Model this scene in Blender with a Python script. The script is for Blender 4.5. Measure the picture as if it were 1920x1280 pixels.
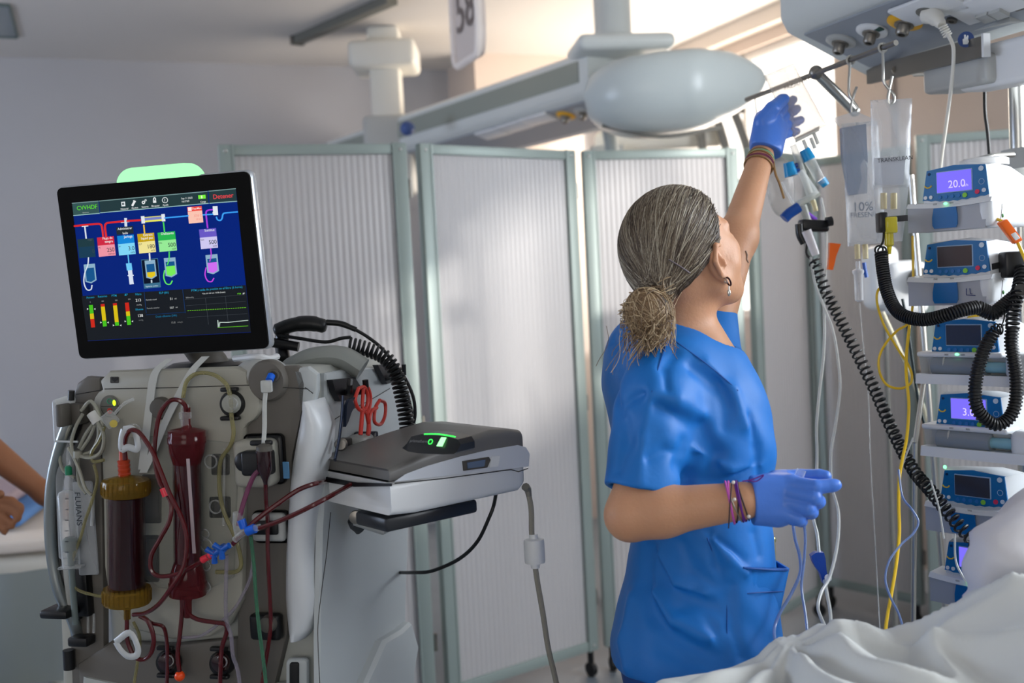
import bpy, bmesh, math, random
import numpy as np
from mathutils import Vector, Matrix, noise
random.seed(7); rng = np.random.default_rng(7)
for o in list(bpy.data.objects): bpy.data.objects.remove(o)
SC = bpy.context.scene; COL = SC.collection
# ---------------------------------------------------------------- camera
FPX = 2000.; PITCH = math.radians(-3); ROLL = math.radians(2.9); CAM = np.array([0, 0, 1.5])
cf = np.array([0, math.cos(PITCH), math.sin(PITCH)]); _r = np.array([1., 0, 0]); _u = np.cross(_r, cf)
cr_ = _r*math.cos(ROLL)-_u*math.sin(ROLL); cu = _u*math.cos(ROLL)+_r*math.sin(ROLL)
def ray(x, y): return cf+cr_*((x-960)/FPX)+cu*((640-y)/FPX)
def P(x, y, d): return CAM+ray(x, y)*d
cd = bpy.data.cameras.new('camera'); cam = bpy.data.objects.new('camera', cd); COL.objects.link(cam)
cd.sensor_width = 36; cd.lens = 36*FPX/1920; cd.clip_start = .02
cam.matrix_world = Matrix(((cr_[0], cu[0], -cf[0], CAM[0]), (cr_[1], cu[1], -cf[1], CAM[1]), (cr_[2], cu[2], -cf[2], CAM[2]), (0, 0, 0, 1)))
cd.dof.use_dof = True; cd.dof.focus_distance = 2.0; cd.dof.aperture_fstop = 2.8
SC.camera = cam
SC.view_settings.view_transform = 'Standard'; SC.view_settings.look = 'None'; SC.view_settings.gamma = 1
SC.view_settings.exposure = 0.0
# ---------------------------------------------------------------- world and lights
w = bpy.data.worlds.new('world'); SC.world = w; w.use_nodes = True
bg = w.node_tree.nodes['Background']; bg.inputs[0].default_value = (1, .93, .84, 1); bg.inputs[1].default_value = 3.2
E2 = np.array([.37, -.93]); E2 /= np.linalg.norm(E2); N2 = np.array([-E2[1], E2[0]])   # along the window wall; N2 points out through it
NL = -N2                                                                              # along the back wall, to the left
KC = np.array([.836, 7.394])
def R2(s, t, z=0):
    p = KC+E2*s+NL*t; return np.array([p[0], p[1], z])
def area(name, loc, direction, sx, sy, power, color):
    l = bpy.data.lights.new(name, 'AREA'); l.shape = 'RECTANGLE'; l.size = sx; l.size_y = sy; l.energy = power; l.color = color
    o = bpy.data.objects.new(name, l); COL.objects.link(o); o.location = loc
    o.rotation_euler = Vector(direction).to_track_quat('-Z', 'Y').to_euler(); return o
din = (-N2[0], -N2[1], -.12)
area('window_light_near', R2(6.3, .02, 2.05), din, 3.0, 1.1, 160, (.84, .92, 1.0))
area('window_light_far', R2(1.45, .06, 2.1), (-N2[0], -N2[1], .15), 1.6, 1.2, 55, (1, .86, .72))
area('window_light_side', R2(2.7, 6.44, 1.45), (N2[0], N2[1], -.35), 2.1, 1.1, 75, (.50, .68, 1.0))  # added blue fill, brightens the lower left of the back wall
area('window_light_behind', R2(8.9, 5.2, 1.9), (-E2[0], -E2[1], -.05), 2.2, 1.2, 8.5, (.85, .92, 1.0))  # added dim fill behind the camera, mainly for the machine front
sl = bpy.data.lights.new('sun', 'SUN'); sl.energy = 4.4; sl.angle = math.radians(3); sl.color = (1, .95, .87)
so = bpy.data.objects.new('sun', sl); COL.objects.link(so); so.rotation_euler = Vector((-2.65, 2.3, -.62)).to_track_quat('-Z', 'Y').to_euler()
# ---------------------------------------------------------------- materials
def lin(c):
    c = [x/255 for x in c[:3]]
    return tuple(x/12.92 if x <= .04045 else ((x+.055)/1.055)**2.4 for x in c)
MATS = {}
def mat(name, rgb, rough=.5, metal=0, trans=0, ior=1.45, emit=None, es=1, bump=0, bscale=60, var=0, alpha=1, coat=0, sub=0, island=None, vscale=5, spec=None):
    if name in MATS: return MATS[name]
    m = bpy.data.materials.new(name); m.use_nodes = True; nt = m.node_tree; b = nt.nodes['Principled BSDF']
    c = (*lin(rgb), 1)
    b.inputs['Base Color'].default_value = c; b.inputs['Roughness'].default_value = rough; b.inputs['Metallic'].default_value = metal
    b.inputs['Transmission Weight'].default_value = trans; b.inputs['IOR'].default_value = ior; b.inputs['Alpha'].default_value = alpha
    b.inputs['Coat Weight'].default_value = coat
    if spec is not None: b.inputs['Specular IOR Level'].default_value = spec
    if sub: b.inputs['Subsurface Weight'].default_value = sub; b.inputs['Subsurface Radius'].default_value = (.02, .008, .004); b.inputs['Subsurface Scale'].default_value = .5
    if emit: b.inputs['Emission Color'].default_value = (*lin(emit), 1); b.inputs['Emission Strength'].default_value = es
    if var or bump:
        tc = nt.nodes.new('ShaderNodeTexCoord'); nz = nt.nodes.new('ShaderNodeTexNoise'); nt.links.new(tc.outputs['Object'], nz.inputs['Vector'])
    if var:
        nz.inputs['Scale'].default_value = vscale; nz.inputs['Detail'].default_value = 4
        mx = nt.nodes.new('ShaderNodeMix'); mx.data_type = 'RGBA'; mx.inputs['A'].default_value = tuple(x*(1-var) for x in c[:3])+(1,)
        mx.inputs['B'].default_value = tuple(min(1, x*(1+var)) for x in c[:3])+(1,)
        nt.links.new(nz.outputs['Fac'], mx.inputs['Factor']); nt.links.new(mx.outputs['Result'], b.inputs['Base Color'])
    if bump:
        n2 = nt.nodes.new('ShaderNodeTexNoise'); n2.inputs['Scale'].default_value = bscale; n2.inputs['Detail'].default_value = 3
        nt.links.new(tc.outputs['Object'], n2.inputs['Vector'])
        bp = nt.nodes.new('ShaderNodeBump'); bp.inputs['Strength'].default_value = bump; bp.inputs['Distance'].default_value = .01
        nt.links.new(n2.outputs['Fac'], bp.inputs['Height']); nt.links.new(bp.outputs['Normal'], b.inputs['Normal'])
    if island:
        g = nt.nodes.new('ShaderNodeNewGeometry'); cr = nt.nodes.new('ShaderNodeValToRGB')
        els = cr.color_ramp.elements
        while len(els) < len(island): els.new(.5)
        for i, (p, cc) in enumerate(island): els[i].position = p; els[i].color = (*lin(cc), 1)
        nt.links.new(g.outputs['Random Per Island'], cr.inputs['Fac']); nt.links.new(cr.outputs['Color'], b.inputs['Base Color'])
    MATS[name] = m; return m
def film(name, rgb, fac, rough=.15, tint=(255, 255, 255), bump=0, bscale=40):
    """clear plastic sheet: mostly see-through, partly milky and glossy"""
    if name in MATS: return MATS[name]
    m = mat(name, rgb, rough, bump=bump, bscale=bscale); nt = m.node_tree; b = nt.nodes['Principled BSDF']; out = nt.nodes['Material Output']
    tr = nt.nodes.new('ShaderNodeBsdfTransparent'); tr.inputs[0].default_value = (*lin(tint), 1)
    lw = nt.nodes.new('ShaderNodeLayerWeight'); lw.inputs[0].default_value = .25
    ma = nt.nodes.new('ShaderNodeMath'); ma.operation = 'MULTIPLY_ADD'; ma.inputs[1].default_value = .6; ma.inputs[2].default_value = fac; ma.use_clamp = True
    nt.links.new(lw.outputs['Facing'], ma.inputs[0])
    mx = nt.nodes.new('ShaderNodeMixShader'); nt.links.new(ma.outputs[0], mx.inputs[0]); nt.links.new(tr.outputs[0], mx.inputs[1]); nt.links.new(b.outputs[0], mx.inputs[2])
    nt.links.new(mx.outputs[0], out.inputs['Surface']); return m
# ---------------------------------------------------------------- mesh builder
def nrm(v): v = np.array(v, float); return v/(np.linalg.norm(v)+1e-12)
def spline(pts, n=8):
    pts = [np.array(p, float) for p in pts]; out = []
    q = [2*pts[0]-pts[1]]+pts+[2*pts[-1]-pts[-2]]
    for i in range(1, len(q)-2):
        a, b, c, d = q[i-1], q[i], q[i+1], q[i+2]
        for k in range(n):
            t = k/n; out.append(.5*((2*b)+(-a+c)*t+(2*a-5*b+4*c-d)*t*t+(-a+3*b-3*c+d)*t**3))
    out.append(pts[-1]); return out
class MB:
    def __init__(s): s.v = []; s.f = []
    def add(s, vs, fs):
        o = len(s.v); s.v += [tuple(map(float, p)) for p in vs]; s.f += [tuple(i+o for i in f) for f in fs]; return s
    def box(s, x0, x1, y0, y1, z0, z1):
        v = [(x, y, z) for z in (z0, z1) for y in (y0, y1) for x in (x0, x1)]
        return s.add(v, [(0, 2, 3, 1), (4, 5, 7, 6), (0, 1, 5, 4), (2, 6, 7, 3), (0, 4, 6, 2), (1, 3, 7, 5)])
    def obox(s, O, ex, ey, ez):
        O, ex, ey, ez = map(np.array, (O, ex, ey, ez))
        v = [O+ex*i+ey*j+ez*k for k in (0, 1) for j in (0, 1) for i in (0, 1)]
        return s.add(v, [(0, 2, 3, 1), (4, 5, 7, 6), (0, 1, 5, 4), (2, 6, 7, 3), (0, 4, 6, 2), (1, 3, 7, 5)])
    def rbox(s, x0, x1, y0, y1, z0, z1, r=.01, seg=3, fn=None):
        bm = bmesh.new(); bmesh.ops.create_cube(bm, size=1)
        for v in bm.verts: v.co = ((x0+x1)/2+v.co.x*(x1-x0), (y0+y1)/2+v.co.y*(y1-y0), (z0+z1)/2+v.co.z*(z1-z0))
        bmesh.ops.bevel(bm, geom=bm.edges[:], offset=r, segments=seg, affect='EDGES', profile=.5)
        bm.verts.index_update(); vs = [np.array(v.co) for v in bm.verts]
        if fn: vs = [fn(v) for v in vs]
        s.add(vs, [tuple(v.index for v in f.verts) for f in bm.faces]); bm.free(); return s
    def tube(s, path, r=.004, n=8, closed=False, cap=True, flat=None):
        p = [np.array(q, float) for q in path]; N = len(p)
        rs = r if hasattr(r, '__len__') else [r]*N
        t = [nrm(p[(i+1) % N]-p[i-1]) if closed else nrm(p[min(i+1, N-1)]-p[max(i-1, 0)]) for i in range(N)]
        a = nrm(np.cross(t[0], [0, 0, 1] if abs(t[0][2]) < .9 else [1, 0, 0])); vs = []
        for i in range(N):
            a = nrm(a-t[i]*(a@t[i])); b = np.cross(t[i], a)
            for k in range(n):
                th = 2*math.pi*k/n; vs.append(p[i]+(a*math.cos(th)+b*math.sin(th)*(flat or 1))*rs[i])
        fs = []
        for i in range(N if closed else N-1):
            j = (i+1) % N
            for k in range(n): fs.append((i*n+k, i*n+(k+1) % n, j*n+(k+1) % n, j*n+k))
        if cap and not closed: fs += [tuple(range(n))[::-1], tuple((N-1)*n+k for k in range(n))]
        return s.add(vs, fs)
    def lathe(s, prof, O=(0, 0, 0), ax=(0, 0, 1), n=24, up=None):
        O = np.array(O, float); ax = nrm(ax); a = nrm(np.cross(ax, up if up is not None else ([0, 0, 1] if abs(ax[2]) < .9 else [1, 0, 0]))); b = np.cross(ax, a)
        vs = [O+ax*h+(a*math.cos(2*math.pi*k/n)+b*math.sin(2*math.pi*k/n))*max(r, 1e-5) for (r, h) in prof for k in range(n)]
        fs = [(i*n+k, i*n+(k+1) % n, (i+1)*n+(k+1) % n, (i+1)*n+k) for i in range(len(prof)-1) for k in range(n)]
        fs += [tuple(range(n))[::-1], tuple((len(prof)-1)*n+k for k in range(n))]
        return s.add(vs, fs)
    def cyl(s, a, b, r0, r1=None, n=20):
        a = np.array(a, float); b = np.array(b, float); L = np.linalg.norm(b-a); return s.lathe([(r0, 0), (r0 if r1 is None else r1, L)], a, b-a, n)
    def prism(s, pts, d):
        """closed outline of 3D points extruded by vector d"""
        p = [np.array(q, float) for q in pts]; n = len(p); d = np.array(d, float)
        fs = [tuple(range(n))[::-1], tuple(range(n, 2*n))]+[(i, (i+1) % n, n+(i+1) % n, n+i) for i in range(n)]
        return s.add(p+[q+d for q in p], fs)
    def loft(s, rings, cap=True, closed=True):
        n = len(rings[0]); vs = [p for r in rings for p in r]; fs = []
        for i in range(len(rings)-1):
            for k in range(n if closed else n-1): fs.append((i*n+k, i*n+(k+1) % n, (i+1)*n+(k+1) % n, (i+1)*n+k))
        if cap: fs += [tuple(range(n))[::-1], tuple((len(rings)-1)*n+k for k in range(n))]
        return s.add(vs, fs)
    def torus(s, c, ax, R, r, n=28, m=8):
        ax = nrm(ax); a = nrm(np.cross(ax, [0, 0, 1] if abs(ax[2]) < .9 else [1, 0, 0])); b = np.cross(ax, a); c = np.array(c, float)
        return s.tube([c+(a*math.cos(2*math.pi*k/n)+b*math.sin(2*math.pi*k/n))*R for k in range(n)], r, m, closed=True)
    def ell(s, c, rx, ry, rz, n=20, m=12, axes=None):
        A = np.eye(3) if axes is None else np.array(axes); c = np.array(c, float); rings = []
        for i in range(m+1):
            ph = math.pi*(i/m-.5); cr = max(math.cos(ph), 1e-4)
            rings.append([c+A[0]*rx*cr*math.cos(2*math.pi*k/n)+A[1]*ry*cr*math.sin(2*math.pi*k/n)+A[2]*rz*math.sin(ph) for k in range(n)])
        return s.loft(rings)
    def text(s, string, O, ex, ey, size, align='LEFT', depth=.0004):
        """lettering: ex runs along the line, ey up the letters"""
        cu_ = bpy.data.curves.new('t', 'FONT'); cu_.body = string; cu_.size = size*1.38; cu_.align_x = align; cu_.extrude = 0; cu_.resolution_u = 3; cu_.offset = size*.008
        ob = bpy.data.objects.new('t', cu_); COL.objects.link(ob); dg = bpy.context.evaluated_depsgraph_get(); dg.update()
        me = ob.evaluated_get(dg).to_mesh(); ex = nrm(ex); ey = nrm(ey); ez = np.cross(ex, ey); O = np.array(O, float)
        vs = [O+ex*v.co.x+ey*v.co.y+ez*depth for v in me.vertices]; s.add(vs, [tuple(p.vertices) for p in me.polygons])
        ob.evaluated_get(dg).to_mesh_clear(); bpy.data.objects.remove(ob); bpy.data.curves.remove(cu_); return s
WM = {}
def _mesh(name, mb, m, angle=40, recalc=True):
    me = bpy.data.meshes.new(name); me.from_pydata(mb.v, [], mb.f); me.validate()
    if recalc:
        bm = bmesh.new(); bm.from_mesh(me); bmesh.ops.recalc_face_normals(bm, faces=bm.faces); bm.to_mesh(me); bm.free()
    me.polygons.foreach_set('use_smooth', [True]*len(me.polygons)); me.set_sharp_from_angle(angle=math.radians(angle))
    if m: me.materials.append(m)
    return me
def thing(name, label, cat, loc=(0, 0, 0), yaw=0, group=None, rot=None):
    o = bpy.data.objects.new(name, None); COL.objects.link(o); o.empty_display_size = .05
    M = Matrix.Translation(Vector(loc)) @ (rot if rot is not None else Matrix.Rotation(math.radians(yaw), 4, 'Z'))
    o.matrix_world = M; WM[o] = M; o['label'] = label; o['category'] = cat
    if group: o['group'] = group
    return o
def inv(root): return WM[root].inverted()
def L(root, p): return np.array(inv(root) @ Vector(p))
def LP(root, x, y, d): return L(root, P(x, y, d))
def LW(root, p): return np.array(WM[root] @ Vector(p))
def part(name, mb, m, parent, world=False, label=None, angle=40, recalc=True):
    if world:
        M = np.array(WM[parent].inverted()); v = np.array(mb.v); v = v @ M[:3, :3].T+M[:3, 3]; mb.v = [tuple(p) for p in v]
    o = bpy.data.objects.new(name, _mesh(name, mb, m, angle, recalc)); COL.objects.link(o); o.parent = parent; WM[o] = WM[parent]
    if label: o['label'] = label
    return o
def solo(name, mb, m, label, cat, group=None, kind=None, angle=40, recalc=True):
    v = np.array(mb.v); c = np.array([v[:, 0].mean(), v[:, 1].mean(), v[:, 2].min()]); mb.v = [tuple(p) for p in v-c]
    o = bpy.data.objects.new(name, _mesh(name, mb, m, angle, recalc)); COL.objects.link(o); o.location = c; WM[o] = Matrix.Translation(Vector(c))
    if kind == 'structure': o['kind'] = kind; return o
    o['label'] = label; o['category'] = cat
    if group: o['group'] = group
    if kind: o['kind'] = kind
    return o
def structure(name, mb, m): return solo(name, mb, m, None, None, kind='structure')
def plane_hit(x, y, O, n):
    d = ray(x, y); n = np.array(n); t = ((np.array(O)-CAM)@n)/(d@n); return CAM+d*t
def coil(path, R, r, turns, n=6, per=12):
    """helical cord wound along a path"""
    p = [np.array(q, float) for q in path]; seg = [0]
    for i in range(1, len(p)): seg.append(seg[-1]+np.linalg.norm(p[i]-p[i-1]))
    seg = np.array(seg); A = np.array(p); out = []; tot = int(turns*per); a = None
    for k in range(tot+1):
        s_ = seg[-1]*k/tot; c = np.array([np.interp(s_, seg, A[:, j]) for j in range(3)])
        c2 = np.array([np.interp(min(s_+.01, seg[-1]), seg, A[:, j]) for j in range(3)]); c1 = np.array([np.interp(max(s_-.01, 0), seg, A[:, j]) for j in range(3)])
        t = nrm(c2-c1)
        if a is None: a = nrm(np.cross(t, [0, 1, .1]))
        a = nrm(a-t*(a@t)); b = np.cross(t, a); th = 2*math.pi*k/per
        out.append(c+(a*math.cos(th)+b*math.sin(th))*R)
    return MB().tube(out, r, n)
# ---- common materials
WHITE = mat('white_plastic', (222, 224, 226), .35); OFFW = mat('warm_white_plastic', (214, 212, 204), .4)
LGREY = mat('light_grey_plastic', (176, 178, 176), .4); MGREY = mat('mid_grey_plastic', (120, 118, 112), .45); DGREY = mat('dark_grey_plastic', (82, 78, 72), .5)
BLACK = mat('black_plastic', (18, 18, 20), .35); RUBBER = mat('black_rubber', (14, 15, 17), .45)
CHROME = mat('brushed_steel', (190, 190, 186), .28, 1); STEELD = mat('dull_steel', (140, 136, 130), .4, 1)
BLUE = mat('blue_plastic', (10, 84, 178), .35); ORANGE = mat('orange_plastic', (242, 106, 22), .35)
CLEAR = film('clear_plastic', (225, 228, 228), .16, .08); MILK = film('milky_tubing', (214, 216, 212), .5, .2); FILM = film('bag_film', (215, 220, 226), .3, .12, bump=.25, bscale=30)
YELT = mat('yellow_tubing', (232, 190, 34), .3); BLOOD = mat('blood_filled_tubing', (82, 16, 20), .2, coat=.4); BLOODD = mat('dark_blood_column', (36, 8, 12), .15, coat=.6)
ALU = mat('anodised_aluminium', (152, 164, 160), .45, .15)
def glow(name, rgb, s=1.0): return mat('glow_'+name, (0, 0, 0), .5, spec=.08, emit=rgb, es=s)
# ================================================================ ROOM
WALL = mat('wall_paint', (168, 168, 172), .7, bump=.04, bscale=90, var=.02); WARMW = mat('warm_wall_paint', (200, 186, 176), .7, bump=.04, bscale=90)
CEIL = mat('ceiling_paint', (206, 202, 198), .75); FLOORM = mat('vinyl_floor', (120, 128, 136), .35, var=.12, vscale=9)
H = 2.9
def slab(s0, s1, t0, t1, z0, z1): return MB().obox(R2(s0, t0, z0), np.append(E2*(s1-s0), 0), np.append(NL*(t1-t0), 0), (0, 0, z1-z0))
def slabs(lst):
    mb = MB()
    for a in lst: t = slab(*a); mb.add(t.v, t.f)
    return mb
structure('floor', slab(-.15, 9.15, -.15, 6.65, -.08, 0), FLOORM)
structure('ceiling', slab(-.15, 9.15, -.15, 6.65, H, H+.1), CEIL)
structure('wall_back', slab(-.12, 0, -.15, 6.65, 0, H), WALL)
structure('wall_front', slabs([(9, 9.12, -.15, 3.9, 0, H), (9, 9.12, 6.4, 6.65, 0, H), (9, 9.12, 3.9, 6.4, 0, 1.1), (9, 9.12, 3.9, 6.4, 2.6, H)]), WALL)
structure('window_4', slabs([(9.02, 9.07, 3.9, 6.4, 1.1, 1.15), (9.02, 9.07, 3.9, 6.4, 2.55, 2.6), (9.02, 9.07, 3.9, 3.95, 1.1, 2.6), (9.02, 9.07, 6.35, 6.4, 1.1, 2.6), (9.02, 9.07, 5.12, 5.18, 1.1, 2.6)]), mat('window_frame_paint', (226, 222, 216), .4))  # unseen window, added to carry the fill from behind
structure('wall_left', slabs([(-.12, 1.6, 6.5, 6.62, 0, H), (3.8, 9.1, 6.5, 6.62, 0, H), (1.6, 3.8, 6.5, 6.62, 0, 1.1), (1.6, 3.8, 6.5, 6.62, 2.6, H)]), WALL)
W1 = (.55, 2.22, 1.25, 2.74); W2 = (5.05, 8.35, 1.72, 2.62)
structure('wall_right', slabs([(-.12, W1[0], -.12, 0, 0, H), (W1[1], W2[0], -.12, 0, 0, H), (W2[1], 9.1, -.12, 0, 0, H), (W1[0], W1[1], -.12, 0, 0, W1[2]), (W1[0], W1[1], -.12, 0, W1[3], H),
    (W2[0], W2[1], -.12, 0, 0, W2[2]), (W2[0], W2[1], -.12, 0, W2[3], H)]), WARMW)
FRM = mat('window_frame_paint', (226, 222, 216), .4); PANE = film('window_glass', (240, 245, 248), .02, .02)
def window(i, s0, s1, z0, z1, t0=-.09, n=2):
    fs = [(s0, s1, t0, t0+.05, z0, z0+.04), (s0, s1, t0, t0+.05, z1-.04, z1), (s0, s0+.04, t0, t0+.05, z0, z1), (s1-.04, s1, t0, t0+.05, z0, z1)]
    for k in range(1, n): c = s0+(s1-s0)*k/n; fs.append((c-.02, c+.02, t0, t0+.05, z0, z1))
    w_ = structure('window_%d' % i, slabs(fs), FRM)
    g = slabs([(s0+.04, s1-.04, t0+.02, t0+.026, z0+.04, z1-.04)]); part('glass_pane', g, PANE, w_, world=True)
window(1, *W1); window(2, *W2, n=4); window(3, 1.6, 3.8, 1.1, 2.6, t0=6.54, n=3)  # the left-wall one is unseen, added to go with the blue fill
structure('wall_pilaster', slab(0, .5, .55, 1.25, 0, H), WARMW)  # warm colour here paints in the window light on this section
structure('baseboard_back', slab(0, .015, 1.25, 6.5, 0, .1), WHITE); structure('baseboard_right', slab(0, 9, 0, .015, 0, .1), WHITE)
structure('trim_1', slab(0, 6, 0, .07, H-.09, H), mat('cornice_paint', (205, 196, 186), .5))
# wall seam strips on the warm wall
structure('trim_2', slab(2.62, 2.65, .0, .012, .1, H-.1), mat('seam_grey', (150, 140, 136), .5))
# ceiling hatch and curtain rail
v0 = np.append(P(32, 65, 5.45)[:2], H)
hatch = thing('ceiling_hatch', 'grey square hatch panel in the ceiling at the top left corner', 'ceiling panel', v0)
part('hatch_panel', MB().obox(v0+np.array([0, 0, -.006]), np.append(E2*.62, 0), np.append(NL*.62, 0), (0, 0, .005)), mat('hatch_paint', (150, 156, 158), .6), hatch, world=True)
fr = MB()
for a, b in (((0, 0), (.62, 0)), ((.62, 0), (.62, .62)), ((.62, .62), (0, .62)), ((0, .62), (0, 0))):
    p = v0+np.append(E2*a[0]+NL*a[1], -.008); q = v0+np.append(E2*b[0]+NL*b[1], -.008); fr.tube([p, q], .008, 4)
part('hatch_frame', fr, mat('hatch_rim', (92, 104, 102), .5), hatch, world=True)
a = P(560, 78, 5.75); b = P(735, -8, 5.05); a[2] = b[2] = H-.03
rail = thing('ceiling_rail', 'dark grey curtain rail running along the ceiling', 'rail', a)
d_ = b-a; nn = nrm(np.cross(d_, [0, 0, 1])); part('rail_channel', MB().obox(a-nn*.03-np.array([0, 0, .012]), d_, nn*.06, (0, 0, .042)), mat('rail_grey', (112, 112, 106), .5, .3), rail, world=True)
part('end_cap', MB().obox(a-nn*.035-nrm(d_)*.03-np.array([0, 0, .016]), nrm(d_)*.03, nn*.07, (0, 0, .046)), DGREY, rail, world=True)

# ================================================================ FOLDING SCREENS
def ribmat():
    m = bpy.data.materials.new('ribbed_polycarbonate'); m.use_nodes = True; nt = m.node_tree; b = nt.nodes['Principled BSDF']; out = nt.nodes['Material Output']
    b.inputs['Base Color'].default_value = (*lin((214, 212, 214)), 1); b.inputs['Roughness'].default_value = .3
    tc = nt.nodes.new('ShaderNodeTexCoord'); sx = nt.nodes.new('ShaderNodeSeparateXYZ'); nt.links.new(tc.outputs['Object'], sx.inputs[0])
    mu = nt.nodes.new('ShaderNodeMath'); mu.operation = 'MULTIPLY'; mu.inputs[1].default_value = 2*math.pi/.021; nt.links.new(sx.outputs[0], mu.inputs[0])
    sn = nt.nodes.new('ShaderNodeMath'); sn.operation = 'SINE'; nt.links.new(mu.outputs[0], sn.inputs[0])
    bp = nt.nodes.new('ShaderNodeBump'); bp.inputs['Strength'].default_value = .8; bp.inputs['Distance'].default_value = .0014
    nt.links.new(sn.outputs[0], bp.inputs['Height']); nt.links.new(bp.outputs['Normal'], b.inputs['Normal'])
    tl = nt.nodes.new('ShaderNodeBsdfTranslucent'); tl.inputs[0].default_value = (*lin((226, 224, 224)), 1); nt.links.new(bp.outputs['Normal'], tl.inputs['Normal'])
    mx = nt.nodes.new('ShaderNodeMixShader'); mx.inputs[0].default_value = .38
    nt.links.new(b.outputs[0], mx.inputs[1]); nt.links.new(tl.outputs[0], mx.inputs[2]); nt.links.new(mx.outputs[0], out.inputs['Surface']); return m
RIB = ribmat()
def panel_part(root, A, B, z0, z1, post=.048):
    """one leaf of the screen between floor points A and B (local axes: x along the leaf)"""
    A = np.array(A, float); B = np.array(B, float); d = nrm(B-A); W = np.linalg.norm(B-A); yaw = math.atan2(d[1], d[0])
    f = MB()
    f.rbox(0, post, -.016, .016, z0, z1, .004, 2).rbox(W-post, W, -.016, .016, z0, z1, .004, 2)
    f.rbox(post-.002, W-post+.002, -.014, .014, z1-.036, z1-.002, .003, 2).rbox(post-.002, W-post+.002, -.014, .014, z0+.002, z0+.04, .003, 2)
    f.box(post-.006, post, -.019, .019, z0, z1).box(W-post, W-post+.006, -.019, .019, z0, z1)
    o = part('frame', f, ALU, root); o.location = L(root, (A[0], A[1], 0)); o.rotation_euler = (0, 0, yaw-WM[root].to_euler().z); WM[o] = WM[root] @ Matrix.Translation(o.location) @ Matrix.Rotation(o.rotation_euler.z, 4, 'Z')
    part('ribbed_sheet', MB().box(post, W-post, -.004, .004, z0+.035, z1-.035), RIB, o)
    for x in (.022, W-.022):
        for z in (z1-.022, z0+.022): part('screw', MB().ell((x, -.017, z), .006, .003, .006, 10, 6), CHROME, o)
    for z in (z0+.2, (z0+z1)/2, z1-.15): part('hinge', MB().cyl((W+.008, 0, z-.03), (W+.008, 0, z+.03), .008), STEELD, o)
    for x in (.03, W-.03): part('caster', MB().cyl((x, 0, .0), (x, 0, z0), .012).cyl((x-.009, 0, .028), (x+.009, 0, .028), .027), RUBBER, o)
s1 = P(408, 270, 3.37); s2_ = P(760, 268, 3.55); s3 = P(782, 268, 3.57); s4 = P(1074, 283, 3.98); s5 = P(1090, 282, 4.0); s6 = P(1380, 278, 4.15); s7 = P(1400, 279, 4.17); s8 = P(1512, 291, 4.55)
scr = thing('folding_screen', 'white ribbed folding privacy screen with grey aluminium frames behind the nurse', 'folding screen', (s1[0], s1[1], 0))
for a, b in ((s1, s2_), (s3, s4), (s5, s6), (s7, s8)): panel_part(scr, a[:2], b[:2], .1, 1.99)
t1 = P(1518, 292, 4.66); t2 = P(1706, 284, 4.3); t3 = P(1716, 262, 4.05); t4 = P(1762, 258, 4.02)
scr2 = thing('folding_screen', 'plain grey folding screen leaf behind the hanging fluid bags', 'folding screen', (t1[0], t1[1], 0))
panel_part(scr2, t1[:2], t2[:2], .1, 1.985, .04)
panel_part(scr2, t3[:2], t4[:2]+np.array([.35, -.05]), .1, 1.99, .05)

# ================================================================ CEILING PENDANTS
PEND = mat('pendant_shell', (206, 210, 208), .35); PSIDE = mat('pendant_side_glass', (142, 148, 140), .3); PUND = mat('pendant_socket_panel', (150, 156, 164), .45)
def pendant_section(root, A, e, n, ln, w, drop, hs, side=True):
    """long box: slanted socket face below, side face with inlaid strip"""
    A = np.array(A); e = np.array(e); n = np.array(n); z = np.array([0, 0, 1.])
    sec = [A+z*hs*.97+n*.012, A+z*hs*.9, A+z*.02, A+n*.02-z*.012, A+n*(w-.02)-z*(drop+.008), A+n*w-z*(drop-.015), A+n*w+z*(hs*.8), A+n*(w-.03)+z*hs]
    part('housing', MB().loft([[p+e*s_ for p in sec] for s_ in (0, ln)]), PEND, root, world=True)
    part('side_strip', MB().obox(A+z*hs*.28+e*.06-n*.004, e*(ln-.12), n*.006, z*hs*.5), PSIDE, root, world=True)
    sl_ = nrm(n*w-z*drop); q = np.cross(e, sl_); q = q if q[2] < 0 else -q
    part('socket_panel', MB().obox(A+n*.035-z*(drop*.035/w+.004)+e*.05+q*.007, e*(ln-.1), sl_*(w-.075), q*.006), PUND, root, world=True)
    return sl_, q
def outlet(root, c, q, e, r=.036, ring=WHITE, fit=STEELD, tip=.03):
    b = MB().lathe([(r, 0), (r, .004), (r*.86, .007), (r*.6, .008)], c, q, 28); o = part('gas_outlet', b, ring, root, world=True)
    part('outlet_valve', MB().lathe([(r*.58, .004), (r*.55, .012), (r*.38, .013), (r*.38, tip), (r*.3, tip+.004), (r*.2, tip+.004), (r*.2, tip-.004)], c, q, 22), fit, o, world=True); return o
# near pendant, over the pumps
A = P(1465, 52, 2.7); e3 = np.append(E2, 0); n3 = np.append(N2, 0)
pn = thing('ceiling_pendant', 'grey ceiling supply pendant with gas outlets above the infusion pumps', 'medical pendant', (A[0], A[1], A[2]))
sl3, q3 = pendant_section(pn, A, e3, n3, 1.7, .29, .107, .2)
part('ceiling_column', MB().cyl(A+e3*1.1+n3*.15+np.array([0, 0, .1]), np.append((A+e3*1.1+n3*.15)[:2], H), .08), PEND, pn, world=True)
Opl = A+n3*.035-np.array([0, 0, .107*.035/.29+.004])+q3*.0135
def onp(x, y): return plane_hit(x, y, Opl, q3)
YEL = mat('yellow_ring', (236, 176, 30), .4)
outlet(pn, onp(1577, 76), q3, e3, .037, LGREY); outlet(pn, onp(1635, 57), q3, e3, .037, WHITE); outlet(pn, onp(1697, 40), q3, e3, .040, YEL)
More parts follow.
